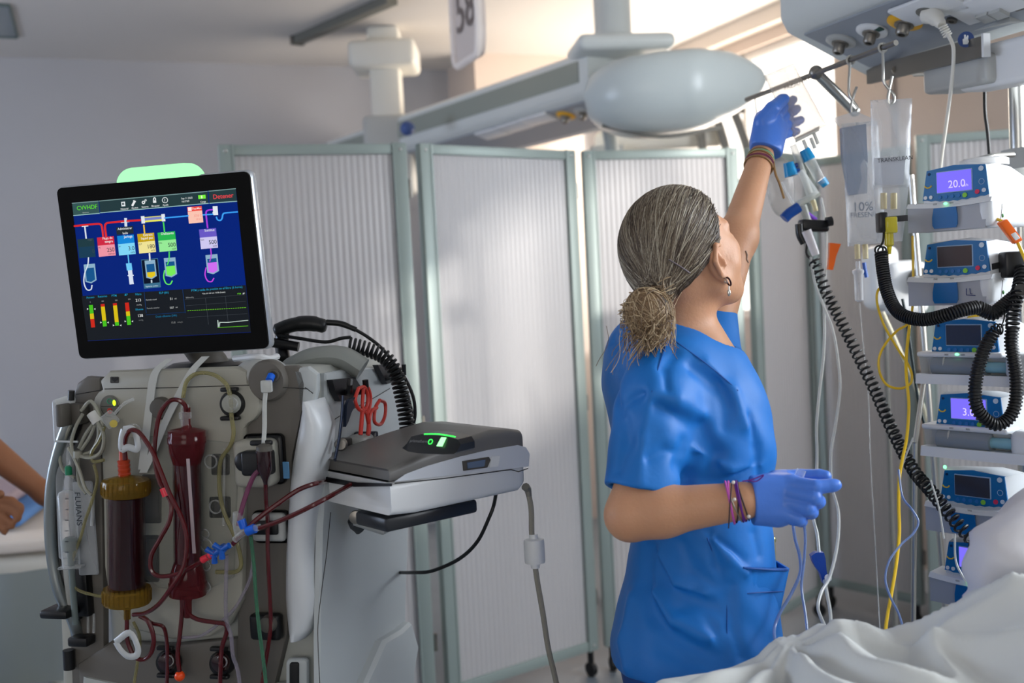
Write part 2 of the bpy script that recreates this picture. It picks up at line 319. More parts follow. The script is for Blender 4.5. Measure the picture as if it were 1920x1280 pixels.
part('outlet_mark', MB().obox(onp(1640, 50)+q3*.005, e3*.02, sl3*.014, q3*.003), mat('dark_green', (30, 70, 60), .4), pn, world=True)
def plate(cx, cy, le, lw, m=WHITE, h=.01, name='socket_plate'):
    c = onp(cx, cy); return part(name, MB().rbox(-le/2, le/2, -lw/2, lw/2, 0, h, .004, 2, fn=lambda v: c+e3*v[0]+sl3*v[1]+q3*v[2]), m, pn, world=True)
sp = plate(1742, 12, .17, .085); part('socket_well', MB().lathe([(.024, 0), (.024, .002)], onp(1740, 16)+q3*.0095, q3, 20), MGREY, sp, world=True)
dp = plate(1850, 8, .17, .085)
for k in (0, 1): part('data_port', MB().obox(onp(1832+k*24, 20-k*7)+q3*.01, e3*.03, sl3*.03, q3*.008), LGREY, dp, world=True)
plate(1912, 6, .05, .04, DGREY, .006, 'switch_plate')
part('earth_jack', MB().lathe([(.012, 0), (.012, .006), (.006, .006), (.006, .002)], onp(1785, 36), q3, 16), STEELD, pn, world=True)
# plug and its cord
pg = onp(1742, 18)+q3*.012; pc = [pg, P(1757, 38, 2.33), P(1772, 52, 2.3)]
plug = thing('power_plug', 'white power plug with ribbed neck in the pendant socket', 'plug', pg)
part('plug_body', MB().tube(spline([pg, P(1751, 30, 2.34), P(1766, 47, 2.31)], 5), [.02]*3+[.019]*3+[.017]*2+[.012]*2+[.009], 14), OFFW, plug, world=True)
rb = MB()
for k in range(5): rb.torus(P(1768+k*2.2, 50+k*4, 2.31), P(1770, 60, 2.31)-P(1765, 50, 2.31), .008, .0022, 14, 6)
part('strain_relief', rb, OFFW, plug, world=True)
part('cord', MB().tube(spline([P(1768, 50, 2.31), P(1784, 78, 2.3), P(1788, 100, 2.3), P(1785, 150, 2.32), P(1776, 220, 2.36), P(1766, 290, 2.4), P(1762, 330, 2.42)], 8), .0042, 8), OFFW, plug, world=True)
# steel rail and bracket under the pendant
ra, rb_ = P(1633, 143, 2.78), P(1853, 88, 2.28); dr = rb_-ra; up = np.array([0, 0, 1.]); nr = nrm(np.cross(dr, up))
part('equipment_rail', MB().obox(ra-up*.02+nr*.0, dr, nr*.012, up*.044), STEELD, pn, world=True)
part('rail_end', MB().obox(rb_-up*.022, nrm(dr)*.008, nr*.016, up*.05), WHITE, pn, world=True)
part('rail_disc', MB().lathe([(.018, 0), (.018, .004)], P(1792, 103, 2.385)-nr*.016, -nr if (-nr)[1] < 0 else nr, 20), LGREY, pn, world=True)
part('bolt', MB().lathe([(.009, 0), (.009, .006)], P(1677, 131, 2.645), (0, -1, 0), 6), STEELD, pn, world=True)
part('rail_arm', MB().obox(P(1655, 108, 2.78), P(1925, 40, 2.3)-P(1655, 108, 2.78), nr*.04, up*.05), LGREY, pn, world=True)
st = part('round_sticker', MB().lathe([(.017, 0), (.017, .001)], P(1811, 74, 2.33), (-.2, -1, -.1), 24), mat('sticker_blue', (32, 66, 128), .4), pn, world=True)
part('hand_symbol', MB().prism([P(1811+a_, 74+b_, 2.325) for a_, b_ in ((-5, 9), (-6, 0), (-3, -2), (-3, -9), (0, -9), (0, -3), (3, -8), (5, -7), (4, 0), (6, 4), (3, 9))], (0, .001, 0)), WHITE, st, world=True)
bk = MB().rbox(-.02, .3, -.03, .05, -.05, .045, .012, 3, fn=lambda v: P(1843, 130, 2.42)+nrm(dr)*v[0]+nr*v[1]+up*v[2]); part('bracket', bk, WHITE, pn, world=True)
part('bracket_body', MB().rbox(0, .26, -.05, .05, -.035, .03, .012, 3, fn=lambda v: P(1765, 150, 2.55)+nrm(dr)*v[0]+nr*v[1]+up*v[2]), LGREY, pn, world=True)
part('knob', MB().lathe([(.02, 0), (.021, -.004), (.02, -.028), (.016, -.032)], P(1862, 139, 2.38), (0, 0, 1), 24), WHITE, pn, world=True)
part('crossbar', MB().cyl(P(1715, 137, 2.62), P(1772, 134, 2.5), .0085).cyl(P(1840, 104, 2.4), P(1890, 106, 2.3), .0085), CHROME, pn, world=True)
# pump pole hanging from the bracket
pole_t = P(1905, 120, 2.52); pole = thing('pump_pole', 'chrome vertical pole that carries the stack of infusion pumps', 'pole', (pole_t[0], pole_t[1], 0))
part('pole_tube', MB().cyl((0, 0, .05), (0, 0, pole_t[2]), .0185, n=28), CHROME, pole)
part('pole_base', MB().lathe([(.09, 0), (.09, .03), (.07, .05), (.03, .07)], (0, 0, 0), (0, 0, 1), 32), MGREY, pole)
part('collar', MB().cyl((0, 0, 1.69), (0, 0, 1.73), .03), LGREY, pole)
part('side_plate', MB().obox(P(1885, 317, 2.5), P(1925, 312, 2.4)-P(1885, 317, 2.5), (0, .02, 0), (0, 0, .045)), LGREY, pole, world=True)

# infusion rod with hooks
rod0, rod1 = P(1400, 187, 2.86), P(1680, 80, 2.22)
hb = thing('infusion_rod', 'thin steel infusion rod with a slanted support arm', 'rod', P(1600, 210, 2.45))
part('rod', MB().cyl(rod0, rod1, .0062, n=12), STEELD, hb, world=True)
J = P(1530, 136, 2.53)
part('support_arm', MB().cyl(J, P(1602, 208, 2.62), .0125, n=20).ell(P(1602, 208, 2.62), .014, .014, .014), CHROME, hb, world=True)
part('joint', MB().ell(J, .017, .017, .017), STEELD, hb, world=True)
def rodp(x):
    t = (x-1400)/280.; d = 1/((1-t)/2.86+t/2.22); return P(x, 187-107*t, d)
def hook(x, pts, d, lbl):
    top = rodp(x); mb = MB().tube(spline([top+np.array([0, 0, .006])]+[P(a_, b_, d) for a_, b_ in pts], 6), .0032, 8); mb.torus(top, rod1-rod0, .009, .003, 16, 6)
    return solo('bag_hook', mb, CHROME, lbl, 'hook')
hook(1595, [(1592, 150), (1592, 175), (1600, 190), (1608, 203), (1603, 213), (1596, 207), (1598, 188), (1606, 163)], 2.38, 'steel s-hook on the infusion rod holding the left hanging bag')
hook(1655, [(1656, 130), (1657, 152), (1666, 166), (1676, 178), (1676, 190), (1669, 196), (1665, 185), (1668, 165), (1673, 143)], 2.26, 'steel s-hook nearest the gas outlets holding the right hanging bag')
solo('bag_hook', MB().tube([P(1415, 181, 2.82), P(1418, 205, 2.82), P(1419, 230, 2.82)], .0018, 6), STEELD, 'thin straight hook hanging at the far end of the infusion rod', 'hook')

# far pendant with rounded head
b5 = math.radians(57); e5 = np.array([math.cos(b5), -math.sin(b5), 0]); n5 = np.array([math.sin(b5), math.cos(b5), 0])
A5 = P(1104, 172, 4.25); pf = thing('ceiling_pendant', 'white ceiling supply pendant with boat-shaped head above the folding screen', 'medical pendant', A5)
ln5 = 2.6; A5f = A5-e5*ln5
sl5, q5 = pendant_section(pf, A5f, e5, n5, ln5, .3, .09, .17)
def on5(x, y): return plane_hit(x, y, A5+n5*.035-np.array([0, 0, .014])+q5*.014, q5)
outlet(pf, on5(1128, 203), q5, e5, .04, LGREY, STEELD, .05); outlet(pf, on5(1094, 209), q5, e5, .04, LGREY); outlet(pf, on5(1061, 216), q5, e5, .042, YEL)
for x, y, l in ((1010, 222, .2), (965, 236, .2), (925, 248, .22)):
    c = on5(x, y); part('socket_plate', MB().rbox(-l/2, l/2, -.04, .04, 0, .01, .003, 2, fn=lambda v: c+e5*v[0]+sl5*v[1]+q5*v[2]), WHITE, pf, world=True)
part('blue_badge', MB().ell(P(771, 241, 5.05)-n5*.02, .035, .035, .035, 16, 8), mat('badge_blue', (60, 84, 140), .4), pf, world=True)
cen = P(1268, 163, 4.12); xa = nrm(P(1440, 140, 4.2)-P(1100, 165, 4.12)); xa[2] = 0; xa = nrm(xa); ya = np.array([-xa[1], xa[0], 0]); za = np.array([0, 0, 1.])
rings = []
for i in range(25):
    t = -1+2*i/24; full = (1-abs(t)**(2.8 if t < 0 else 1.55))**(.5 if t < 0 else .62) if abs(t) < 1 else 0.0
    sharp = 1 if t < 0 else (1-.35*t)
    cz = .02*(t); ring = []
    for k in range(36):
        th = 2*math.pi*k/36; c_, s_ = math.cos(th), math.sin(th); yy = math.copysign(abs(c_)**.75, c_)*.26*full*sharp; zz = math.copysign(abs(s_)**.8, s_)*(.145 if s_ > 0 else .185)*full
        zz = min(zz, .10); ring.append(cen+xa*t*.365+ya*yy+za*(zz+cz))
    rings.append(ring)
part('head_shell', MB().loft(rings), mat('pendant_head_shell', (196, 204, 204), .3), pf, world=True, angle=60)
ct = P(1150, 70, 4.3); part('ceiling_column', MB().cyl((ct[0], ct[1], ct[2]-.05), (ct[0], ct[1], H), .075), mat('column_paint', (186, 190, 188), .4), pf, world=True)
cp = P(1160, 92, 4.28); part('mounting_plate', MB().rbox(-.19, .2, -.15, .15, -.03, .035, .03, 3, fn=lambda v: cp+xa*v[0]+ya*v[1]+za*v[2]), PEND, pf, world=True)
part('head_seam', MB().tube(spline([cen+xa*(-.3)+ya*(-.02)-za*.14, cen+xa*(-.1)-ya*.1-za*.2, cen+xa*.15-ya*.06-za*.17], 6), .008, 8), MGREY, pf, world=True)
# equipment seen in the gap under the far pendant
fe = thing('equipment_column', 'pale grey equipment arm seen under the far pendant above the screen top', 'medical arm', (*P(1130, 285, 4.9)[:2], 0))
part('column', MB().obox(P(1108, 300, 4.9)*[1, 1, 0], (.15, 0, 0), (0, .12, 0), (0, 0, 2.12)), LGREY, fe, world=True)
part('arm', MB().tube(spline([P(1126, 205, 4.55), P(1128, 222, 4.6), P(1140, 240, 4.7), P(1150, 300, 4.8)], 6), .03, 12), mat('arm_grey', (160, 168, 168), .4), fe, world=True)
part('lamp_head', MB().rbox(-.3, .3, -.06, .06, -.05, .05, .03, 3, fn=lambda v: P(1235, 262, 5.0)+v), OFFW, fe, world=True)
hz = thing('tube_holder', 'dark grey corrugated breathing hoses hanging by the window', 'hose', P(1375, 225, 4.9))
for k, (x0, x1) in enumerate(((1310, 1318), (1342, 1362), (1378, 1402))):
    part('hose', MB().tube(spline([P(x0, 222-k*4, 4.9), P((x0+x1)/2, 245, 4.9), P(x1, 285, 4.9), P(x1+4, 340, 4.9)], 6), .02, 10), MGREY, hz, world=True)
part('hose_bar', MB().cyl(P(1300, 226, 4.92), P(1395, 205, 4.92), .016), DGREY, hz, world=True)
# distant ceiling mount
mt = P(722, 110, 5.7); cm = thing('ceiling_mount', 'white blocky ceiling mount column at the back of the room', 'ceiling mount', (mt[0], mt[1], 2.1))
lo = P(728, 225, 5.7)[2]-mt[2]+mt[2]
part('upper_column', MB().rbox(-.085, .085, -.085, .085, mt[2]-2.1, H-2.1, .02, 2), OFFW, cm)
part('block', MB().rbox(-.175, .175, -.175, .175, mt[2]-2.1-.07, mt[2]-2.1+.07, .03, 3), OFFW, cm)
part('lower_column', MB().rbox(-.08, .08, -.08, .08, lo-2.1-.3, mt[2]-2.1, .02, 2), OFFW, cm)
part('flared_base', MB().rbox(-.13, .13, -.1, .1, lo-2.1-.4, lo-2.1+.02, .03, 3), LGREY, cm)
# hanging bed number sign
sg0 = P(855, 128, 4.5); sg = thing('hanging_sign', 'white hanging sign plate with the bed number 58', 'sign', sg0)
es = np.append(E2, 0); wS = .3
def S8(u_, v_, o_=0): return sg0+es*u_*wS+za*v_+n3*o_
out_ = [S8(0, .06)]+[S8(0, .62), S8(1, .62)]+[S8(1-.14*(1-math.cos(a_)), .14-.14*math.sin(a_)+.02*0) for a_ in np.linspace(0, math.pi/2, 7)]+[S8(.14-.14*math.sin(a_), .05-.05*math.cos(a_)) for a_ in np.linspace(0, math.pi/2, 6)]
part('sign_plate', MB().prism(out_, n3*.03), mat('sign_face', (214, 202, 196), .4), sg, world=True)
rim = [p-n3*.002 for p in out_]; part('sign_rim', MB().tube(rim, .016, 8, closed=True), mat('sign_rim', (240, 230, 224), .3), sg, world=True)
part('lettering', MB().text('58', S8(.5, .13, -.004), es, za, .17, 'CENTER', 0), mat('sign_ink', (120, 108, 104), .5), sg, world=True)
part('hanger', MB().cyl(S8(.2, .62, .01), np.append(S8(.2, .62)[:2], H), .008).cyl(S8(.8, .62, .01), np.append(S8(.8, .62)[:2], H), .008), STEELD, sg, world=True)
# ================================================================ DIALYSIS MACHINE
def parts(name, mbs, m, parent, world=False, **k): return [part(name, q, m, parent, world, **k) for q in mbs]
c0 = P(578, 690, 1.92); MYAW = -14
dm = thing('dialysis_machine', 'grey dialysis machine with tilted touch screen and blood filters on its front', 'dialysis machine', (c0[0], c0[1], 0), MYAW)
mx_ = np.array([math.cos(math.radians(MYAW)), math.sin(math.radians(MYAW)), 0]); my_ = np.array([-mx_[1], mx_[0], 0])   # machine right / machine back
def F(x, y, off=0.):       # photo point -> machine local, on the front plane moved towards the viewer by off
    return L(dm, plane_hit(x, y, c0-my_*off, my_))
def FW(x, y, off=0.): return LW(dm, F(x, y, off))
BODY = mat('machine_body_grey', (170, 172, 166), .42, bump=.02, bscale=200); BODYD = mat('machine_dark_panel', (98, 94, 88), .5); BODYF = mat('machine_front_panel', (160, 158, 147), .45)
TOPZ = F(578, 690)[2]; WL = F(150, 720)[0]; ZB = .30
# main housing: lofted plan sections, rounded corners
def plan(x0, x1, y0, y1, z, r, n=6, lift=0.):
    o = []
    for (cx, cy, a0) in ((x1-r, y0+r, -90), (x1-r, y1-r, 0), (x0+r, y1-r, 90), (x0+r, y0+r, 180)):
        for k in range(n+1):
            a = math.radians(a0+90*k/n); o.append(np.array([cx+r*math.cos(a), cy+r*math.sin(a), z+lift*(cx-x0)]))
    return o
rg = [plan(WL+.05, -.04, .05, .36, .24, .05), plan(WL+.02, -.01, .03, .40, .27, .05), plan(WL+.005, 0, .012, .43, .40, .05), plan(WL, .0, .008, .43, .62, .05), plan(WL, .0, .008, .44, .85, .05), plan(WL, .0, .008, .43, 1.0, .05),
      plan(WL, .0, .008, .44, 1.2, .05), plan(WL, .0, .008, .455, TOPZ-.05, .05), plan(WL+.006, -.002, .012, .45, TOPZ-.02, .05), plan(WL+.025, -.014, .03, .43, TOPZ-.004, .05), plan(WL+.06, -.05, .06, .39, TOPZ, .05)]
part('housing', MB().loft(rg), BODY, dm, angle=50)
def fpoly(pts, off=0., th=.01, m=None, name='panel', parent=None, **k):
    q = [F(x, y, off) for x, y in pts]; return part(name, MB().prism(q, (0, -th, 0)), m, parent or dm, **k)
def rr(x0, y0, x1, y1, r, n=5):       # rounded rect outline in photo px
    o = []
    for (cx, cy, a0) in ((x1-r, y1-r, 0), (x0+r, y1-r, 90), (x0+r, y0+r, 180), (x1-r, y0+r, 270)):
        for k in range(n+1): a = math.radians(a0+90*k/n); o.append((cx+r*math.cos(a), cy+r*math.sin(a)))
    return o
def bevelled(name, pts, off, th, m, rim=.004, parent=None):
    """raised panel with a rounded edge"""
    q = np.array([F(x, y, off) for x, y in pts]); c = q.mean(0); rings = []
    for d, s_ in ((0, 0), (th-rim, 0), (th-rim*.3, rim*.6), (th, rim*1.6)):
        rings.append([p+nrm(c-p)*s_+np.array([0, -d, 0]) for p in q])
    return part(name, MB().loft(rings), m, parent or dm, angle=30)
# dark left and right front columns
bevelled('front_column', [(196, 706), (172, 704), (155, 716), (147, 740), (142, 800), (138, 900), (136, 1000), (138, 1100), (146, 1290), (160, 1420), (205, 1430), (203, 1000)], -.006, .016, BODYD)
bevelled('front_column', [(455, 690), (560, 684), (572, 690), (578, 712), (574, 760), (555, 850), (548, 1000), (546, 1180), (520, 1290), (516, 1420), (452, 1430)], -.006, .016, BODYD)
# light centre panel with round shoulder bulge and power button bulge
cp_ = [(213, 694), (450, 686), (470, 694), (472, 715)]+[(470+26*math.sin(a_), 754-36*math.cos(a_)) for a_ in np.linspace(.2, math.pi-.2, 8)]+[(466, 800), (465, 1000), (462, 1120), (440, 1165), (400, 1190), (330, 1194), (255, 1175), (214, 1130), (204, 1060), (200, 900), (196, 800)]+[(205-24*math.sin(a_), 762+34*math.cos(a_)) for a_ in np.linspace(.2, math.pi-.2, 8)]+[(196, 712)]
cpanel = bevelled('centre_panel', cp_, .006, .016, BODYF, .006)
SEAM = mat('seam_dark', (52, 50, 48), .6)
def fline(pts, off, w, m, name='seam', parent=None, n=4, sp=0):
    q = [F(x, y, off) for x, y in pts]; q = spline(q, sp) if sp else q; return part(name, MB().tube(q, w, n), m, parent or dm)
fline([(196, 729), (300, 727), (462, 722), (578, 729)], .0225, .0008, SEAM); fline([(143, 739), (196, 730)], .0105, .0008, SEAM)
bevelled('lower_panel', [(215, 1198), (330, 1204), (450, 1192), (455, 1300), (430, 1420), (200, 1420), (160, 1350), (152, 1240)], 0, .014, BODYD, .006)
bevelled('foot_panel', [(163, 1262), (230, 1276), (330, 1284), (480, 1282), (540, 1276), (540, 1420), (150, 1420)], .002, .016, BODY, .006)
# heart symbol
def flat(pts, off, m, name, parent=None, **k): return fpoly(pts, off, .0006, m, name, parent, **k)
hs = flat(rr(207, 706, 223, 718, 2), .022, mat('symbol_dark', (62, 60, 58), .5), 'symbol_plate')
ht = [(215+.42*16*math.sin(t)**3*.9, 711-.42*(13*math.cos(t)-5*math.cos(2*t)-2*math.cos(3*t)-math.cos(4*t))*.8) for t in np.linspace(0, 2*math.pi, 24, endpoint=False)]
flat(ht, .0228, BLACK, 'heart', hs)
# power buttons
bc = F(207, 761, .022); bt = part('button_dial', MB().lathe([(.0205, 0), (.0205, .002), (.019, .0028), (.019, .0022), (.0175, .0022), (.0175, .0034)], bc, (0, -1, 0), 36), mat('dial_grey', (104, 104, 98), .5), dm)
fline([(190, 762), (223, 761)], .0256, .0006, SEAM, 'divider', bt)
part('green_light', MB().ell(F(214, 755, .0258), .0035, .0012, .0055, 12, 8), glow('yellow_green', (190, 255, 40), 2.2), bt)
part('power_symbol', MB().torus(F(205, 752, .0258), (0, 1, 0), .0045, .001, 18, 6), mat('teal_mark', (38, 130, 96), .4), bt)
rs = part('stop_symbol', MB().lathe([(.0055, 0), (.0055, .001)], F(206, 770, .0255), (0, -1, 0), 8), mat('red_mark', (196, 52, 44), .4), bt)
part('triangle', MB().prism([F(202.5, 768, .0268), F(210, 768, .0268), F(206, 774, .0268)], (0, -.0004, 0)), mat('dark_red', (110, 20, 20), .4), bt)
# housing top: handle bulge behind, light pad, bag hook base
parts('top_ridge', [MB().tube(spline([F(550, 690, -.16), F(590, 672, -.16), F(640, 670, -.17), F(680, 692, -.18)], 6), .045, 14, flat=.5)], mat('ridge_grey', (140, 144, 140), .4), dm)
part('round_boss', MB().lathe([(.038, 0), (.038, .014), (.034, .02), (.0, .021)], F(508, 712, .004), (0, -1, 0), 32), BODYD, dm)
part('top_boss', MB().ell(F(490, 700, -.03), .05, .05, .03, 24, 12), LGREY, dm)
# side cover (right): the big pale shell, seams and vent scoop
def SF(x, y, off=0.): # on the right side plane
    return L(dm, plane_hit(x, y, LW(dm, (off, 0, 0)), mx_))
sc_ = [(600, 700), (640, 692), (700, 688), (745, 692), (760, 712), (765, 800), (757, 900), (756, 1000), (752, 1100), (750, 1180), (752, 1300), (742, 1420), (590, 1430), (588, 1200), (592, 1000), (600, 850)]
def sbevel(name, pts, off, th, m, rim=.006, parent=None):
    q = np.array([SF(x, y, off) for x, y in pts]); c = q.mean(0); rings = []
    for d, s_ in ((0, 0), (th-rim, 0), (th-rim*.3, rim*.6), (th, rim*2)): rings.append([p+nrm(c-p)*s_+np.array([d, 0, 0]) for p in q])
    return part(name, MB().loft(rings), m, parent or dm, angle=30)
SIDEM = mat('machine_side_shell', (184, 190, 192), .35)
sbevel('side_shell', sc_, -.004, .014, SIDEM)
def sline(pts, off, w, m=None, sp=6): part('seam', MB().tube(spline([SF(x, y, off) for x, y in pts], sp), w, 4), m or SEAM, dm)
sline([(572, 726), (592, 742), (607, 762), (618, 782), (625, 805)], .0105, .0009); sline([(618, 792), (650, 772), (690, 752), (731, 728)], .0105, .0009)
sline([(620, 960), (612, 1040), (604, 1100), (597, 1160), (596, 1200), (600, 1290)], .0105, .0008)
# curved corner column (handle) at the front right
def corner(name, pts, m, d0, d1, w):
    rings = []
    for (xl, xr, y) in pts:
        a_ = F(xl, y, d0); b_ = F(xr, y, d1); c_ = np.array([b_[0]+.004, .035, b_[2]]); a2 = a_+np.array([0, .03, 0])
        mid = (a_+b_)/2+np.array([0, -w, 0]); rings.append([a2, a_, (a_+mid)/2+np.array([0, -w*.4, 0]), mid, (mid+b_)/2+np.array([.001, -w*.3, 0]), b_+np.array([.004, -.0, 0]), b_+np.array([.007, .014, 0]), c_])
    return part(name, MB().loft(rings), m, dm, angle=70)
hp = [(570, 577, 752), (566, 588, 775), (562, 598, 800), (556, 596, 830), (549, 589, 870), (544, 580, 920), (540, 574, 980), (537, 573, 1040), (536, 577, 1090), (536, 582, 1120), (538, 582, 1150), (541, 574, 1180), (546, 560, 1200)]
corner('corner_column', hp, mat('corner_column_silver', (214, 218, 222), .42, .1), .022, .03, .012)
bevelled('corner_cap', [(556, 690), (582, 686), (600, 700), (600, 730), (590, 770), (578, 790), (566, 760), (560, 720)], -.002, .012, SIDEM, .004)
# cable recess at the bottom right
bevelled('recess_frame', rr(540, 1232, 580, 1330, 8), .012, .01, SIDEM, .004); bevelled('recess', rr(545, 1240, 562, 1320, 4), .02, .006, BLACK, .002)
bevelled('side_latch', rr(548, 1136, 556, 1146, 2), .02, .003, LGREY, .001)
sbevel('lower_side_bulge', [(700, 1200), (735, 1180), (752, 1165), (765, 1210), (757, 1260), (752, 1420), (640, 1430), (655, 1300)], .006, .03, SIDEM, .012)
part('edge_strip', MB().tube([SF(756, 1225, .03), SF(753, 1330, .028), SF(748, 1420, .02)], .006, 6), MGREY, dm)
# base with casters
part('base', MB().rbox(WL-.02, .03, -.04, .5, .1, .2, .03, 3), MGREY, dm); part('base_column', MB().rbox(WL+.08, -.08, .06, .4, .18, .32, .03, 3), BODY, dm)
for x in (WL+.04, -.03):
    for y in (.02, .44):
        cst = part('caster', MB().cyl((x-.015, y, .05), (x+.015, y, .05), .05, n=24), RUBBER, dm); part('caster_fork', MB().rbox(x-.022, x+.022, y-.02, y+.02, .06, .12, .006, 2), LGREY, cst)
# ---- monitor
mo = P(103, 350, 1.966); mex = nrm([.98207, -.18796, .0138]); mey = np.array([.01446, .0861, -.99618]); mey = nrm(mey-mex*(mex@mey)); mez = np.cross(mex, mey)  # mez points away? fixed below
if mez[1] < 0: mez = -mez
MW, MH = .3856, .3247
mon = part('monitor', MB().rbox(0, MW, 0, MH, .0, .03, .012, 4, fn=lambda v: mo+mex*v[0]+mey*v[1]+mez*v[2]), mat('monitor_silver', (190, 194, 200), .25, .5), dm, world=True)
gl = []
for (cx, cy, a0) in ((MW-.014, MH-.014, 0), (.014, MH-.014, 90), (.014, .014, 180), (MW-.014, .014, 270)):
    for k in range(6): a_ = math.radians(a0+90*k/5); gl.append(mo+mex*(cx+.011*math.cos(a_))+mey*(cy+.011*math.sin(a_))-mez*.001)
part('black_bezel', MB().prism(gl, mez*.008), mat('bezel_glass', (12, 12, 13), .3, spec=.1), mon, world=True)
part('monitor_back', MB().rbox(.05, MW-.05, .05, MH-.03, .028, .06, .015, 3, fn=lambda v: mo+mex*v[0]+mey*v[1]+mez*v[2]), DGREY, mon, world=True)
lo_ = [(.0, .02)]+[(.034-.034*math.cos(t), -.022+.034-.034*math.sin(t)+.0) for t in np.linspace(0, math.pi/2, 8)]+[(.137+.034*math.sin(t), -.022+.034-.034*math.cos(t)) for t in np.linspace(0, math.pi/2, 8)]+[(.171, .02)]
lamp_r = [[mo+mex*(.118+(x-.0855)*k+.0855)+mey*((y-.006)*k+.006)+mez*z for x, y in lo_] for k, z in ((.94, .004), (.985, .006), (1, .009), (1, .023), (.97, .027))]
part('status_lamp', MB().loft(lamp_r), glow('green_lamp', (165, 255, 182), 1.25), mon, world=True)
nk = P(400, 690, 2.0); part('monitor_neck', MB().tube(spline([LW(dm, F(405, 700, -.1)), P(400, 680, 2.06), P(370, 650, 2.05), mo+mex*.2+mey*.25+mez*.05], 5), .028, 16), DGREY, dm, world=True)
part('swivel', MB().lathe([(.075, 0), (.075, .012), (.06, .02)], LW(dm, F(385, 697, -.1)), (0, 0, 1), 32), BLACK, dm, world=True)
part('camera_arm', MB().tube(spline([P(520, 668, 2.0), P(505, 672, 1.97), P(480, 668, 1.96), P(440, 672, 2.0)], 6), .006, 8), WHITE, dm, world=True)
# ---- screen contents, placed on the display plane (coordinates read from an enlarged crop)
def S(cx, cy, k=1):
    p = plane_hit(80+cx/3.048, 280+cy/3.048, mo-mez*(.0012+.00025*k), mez); return p
scr_ = part('screen', MB().prism([S(168, 308, 0), S(1103, 222, 0), S(1190, 1045, 0), S(258, 1095, 0)], mez*.001), glow('screen_blue', (2, 34, 120), 1.0), dm, world=True)
SM = {}
def em(rgb, s=1.0):
    k = (rgb, s)
    if k not in SM: SM[k] = glow('px_%02x%02x%02x' % rgb, rgb, s)
    return SM[k]
sdir = nrm(S(1103, 222)-S(168, 308)); sup = nrm(np.cross(mez, sdir)); sup = sup if sup[2] > 0 else -sup
def q_(name, pts, rgb, k=1): part(name, MB().prism([S(x, y, k) for x, y in pts], mez*.0001), em(rgb), scr_, world=True)
def rq(name, x0, y0, x1, y1, rgb, k=1, sk=(.09, .095)):  # box given in crop px, following the screen's tilt
    w_, h_ = x1-x0, y1-y0; q_(name, [(x0, y0), (x1, y0-w_*.092), (x1+h_*.107, y1-w_*.092), (x0+h_*.107, y1)], rgb, k)
def ln(name, pts, wd, rgb, k=2, sp=0):
    p = [S(x, y, k) for x, y in pts]; p = spline(p, sp) if sp else p; part(name, MB().tube(p, wd*.00027, 6), em(rgb), scr_, world=True)
def tx(s_, x, y, h, rgb, al='LEFT', k=3):
    if s_: part('lettering', MB().text(s_, S(x, y, k), sdir, sup, h*.00027, al, 0), em(rgb), scr_, world=True, recalc=False)
q_('lower_area', [(222, 838), (1160, 775), (1190, 1043), (258, 1093)], (24, 28, 34), 1)
q_('title_bar', [(168, 308), (318, 295), (325, 365), (176, 378)], (52, 84, 84), 1); q_('title_bar', [(322, 295), (942, 240), (948, 308), (329, 362)], (36, 58, 62), 1); q_('title_bar', [(948, 239), (1103, 224), (1110, 296), (954, 308)], (36, 58, 62), 1)
for a_ in (((168, 308), (318, 295)), ((322, 295), (942, 240)), ((948, 239), (1103, 224))): ln('bar_edge', a_, 3, (120, 150, 150))
for a_ in (((176, 378), (325, 365)), ((329, 362), (948, 308)), ((954, 308), (1110, 296))): ln('bar_edge', a_, 3, (150, 190, 190))
tx('CVVHDF', 196, 348, 29, (96, 220, 40)); tx('Sistémico', 228, 365, 9, (170, 180, 180)); tx('Detener', 974, 284, 31, (240, 70, 76))
rq('icon', 448, 300, 470, 326, (225, 232, 235), 3); rq('icon_lines', 453, 306, 465, 318, (90, 100, 104), 4)
ln('icon', [(512, 322), (524, 300)], 7, (235, 238, 240), 3); ln('icon', [(524, 300), (520, 291)], 5, (235, 238, 240), 3); ln('icon', [(524, 300), (531, 296)], 5, (235, 238, 240), 3)
def disc(name, x, y, r, rgb, k=3, n=18): part(name, MB().prism([S(x+r*math.cos(t), y+r*math.sin(t), k) for t in np.linspace(0, 2*math.pi, n, endpoint=False)], mez*.0001), em(rgb), scr_, world=True)
disc('icon', 576, 303, 10, (230, 234, 236)); disc('icon_hole', 576, 303, 4, (36, 58, 62), 4); disc('icon', 588, 291, 6, (230, 234, 236)); disc('icon_hole', 588, 291, 2.4, (36, 58, 62), 4)
rq('icon', 630, 292, 648, 306, (230, 234, 236), 3); ln('icon', [(634, 291), (634, 281), (639, 276), (644, 281), (645, 290)], 3.5, (230, 234, 236), 3, 4)
disc('icon', 699, 290, 17, (232, 236, 238)); disc('icon_hole', 699, 290, 13.5, (36, 58, 62), 4); tx('?', 699, 300, 22, (235, 240, 240), 'CENTER', 5)
for s_, x, y in (('Historial', 446, 346), ('Ajustes', 508, 340), ('Sistema', 566, 334), ('Bloquear', 622, 329), ('Ayuda', 686, 323), ('Sep 11 2025', 792, 286), ('16:17:03', 794, 303), ('Carga', 902, 305)): tx(s_, x, y, 12, (235, 240, 240))
rq('battery', 888, 262, 930, 284, (120, 240, 60), 3); rq('battery_mark', 904, 264, 912, 280, (230, 250, 200), 4)
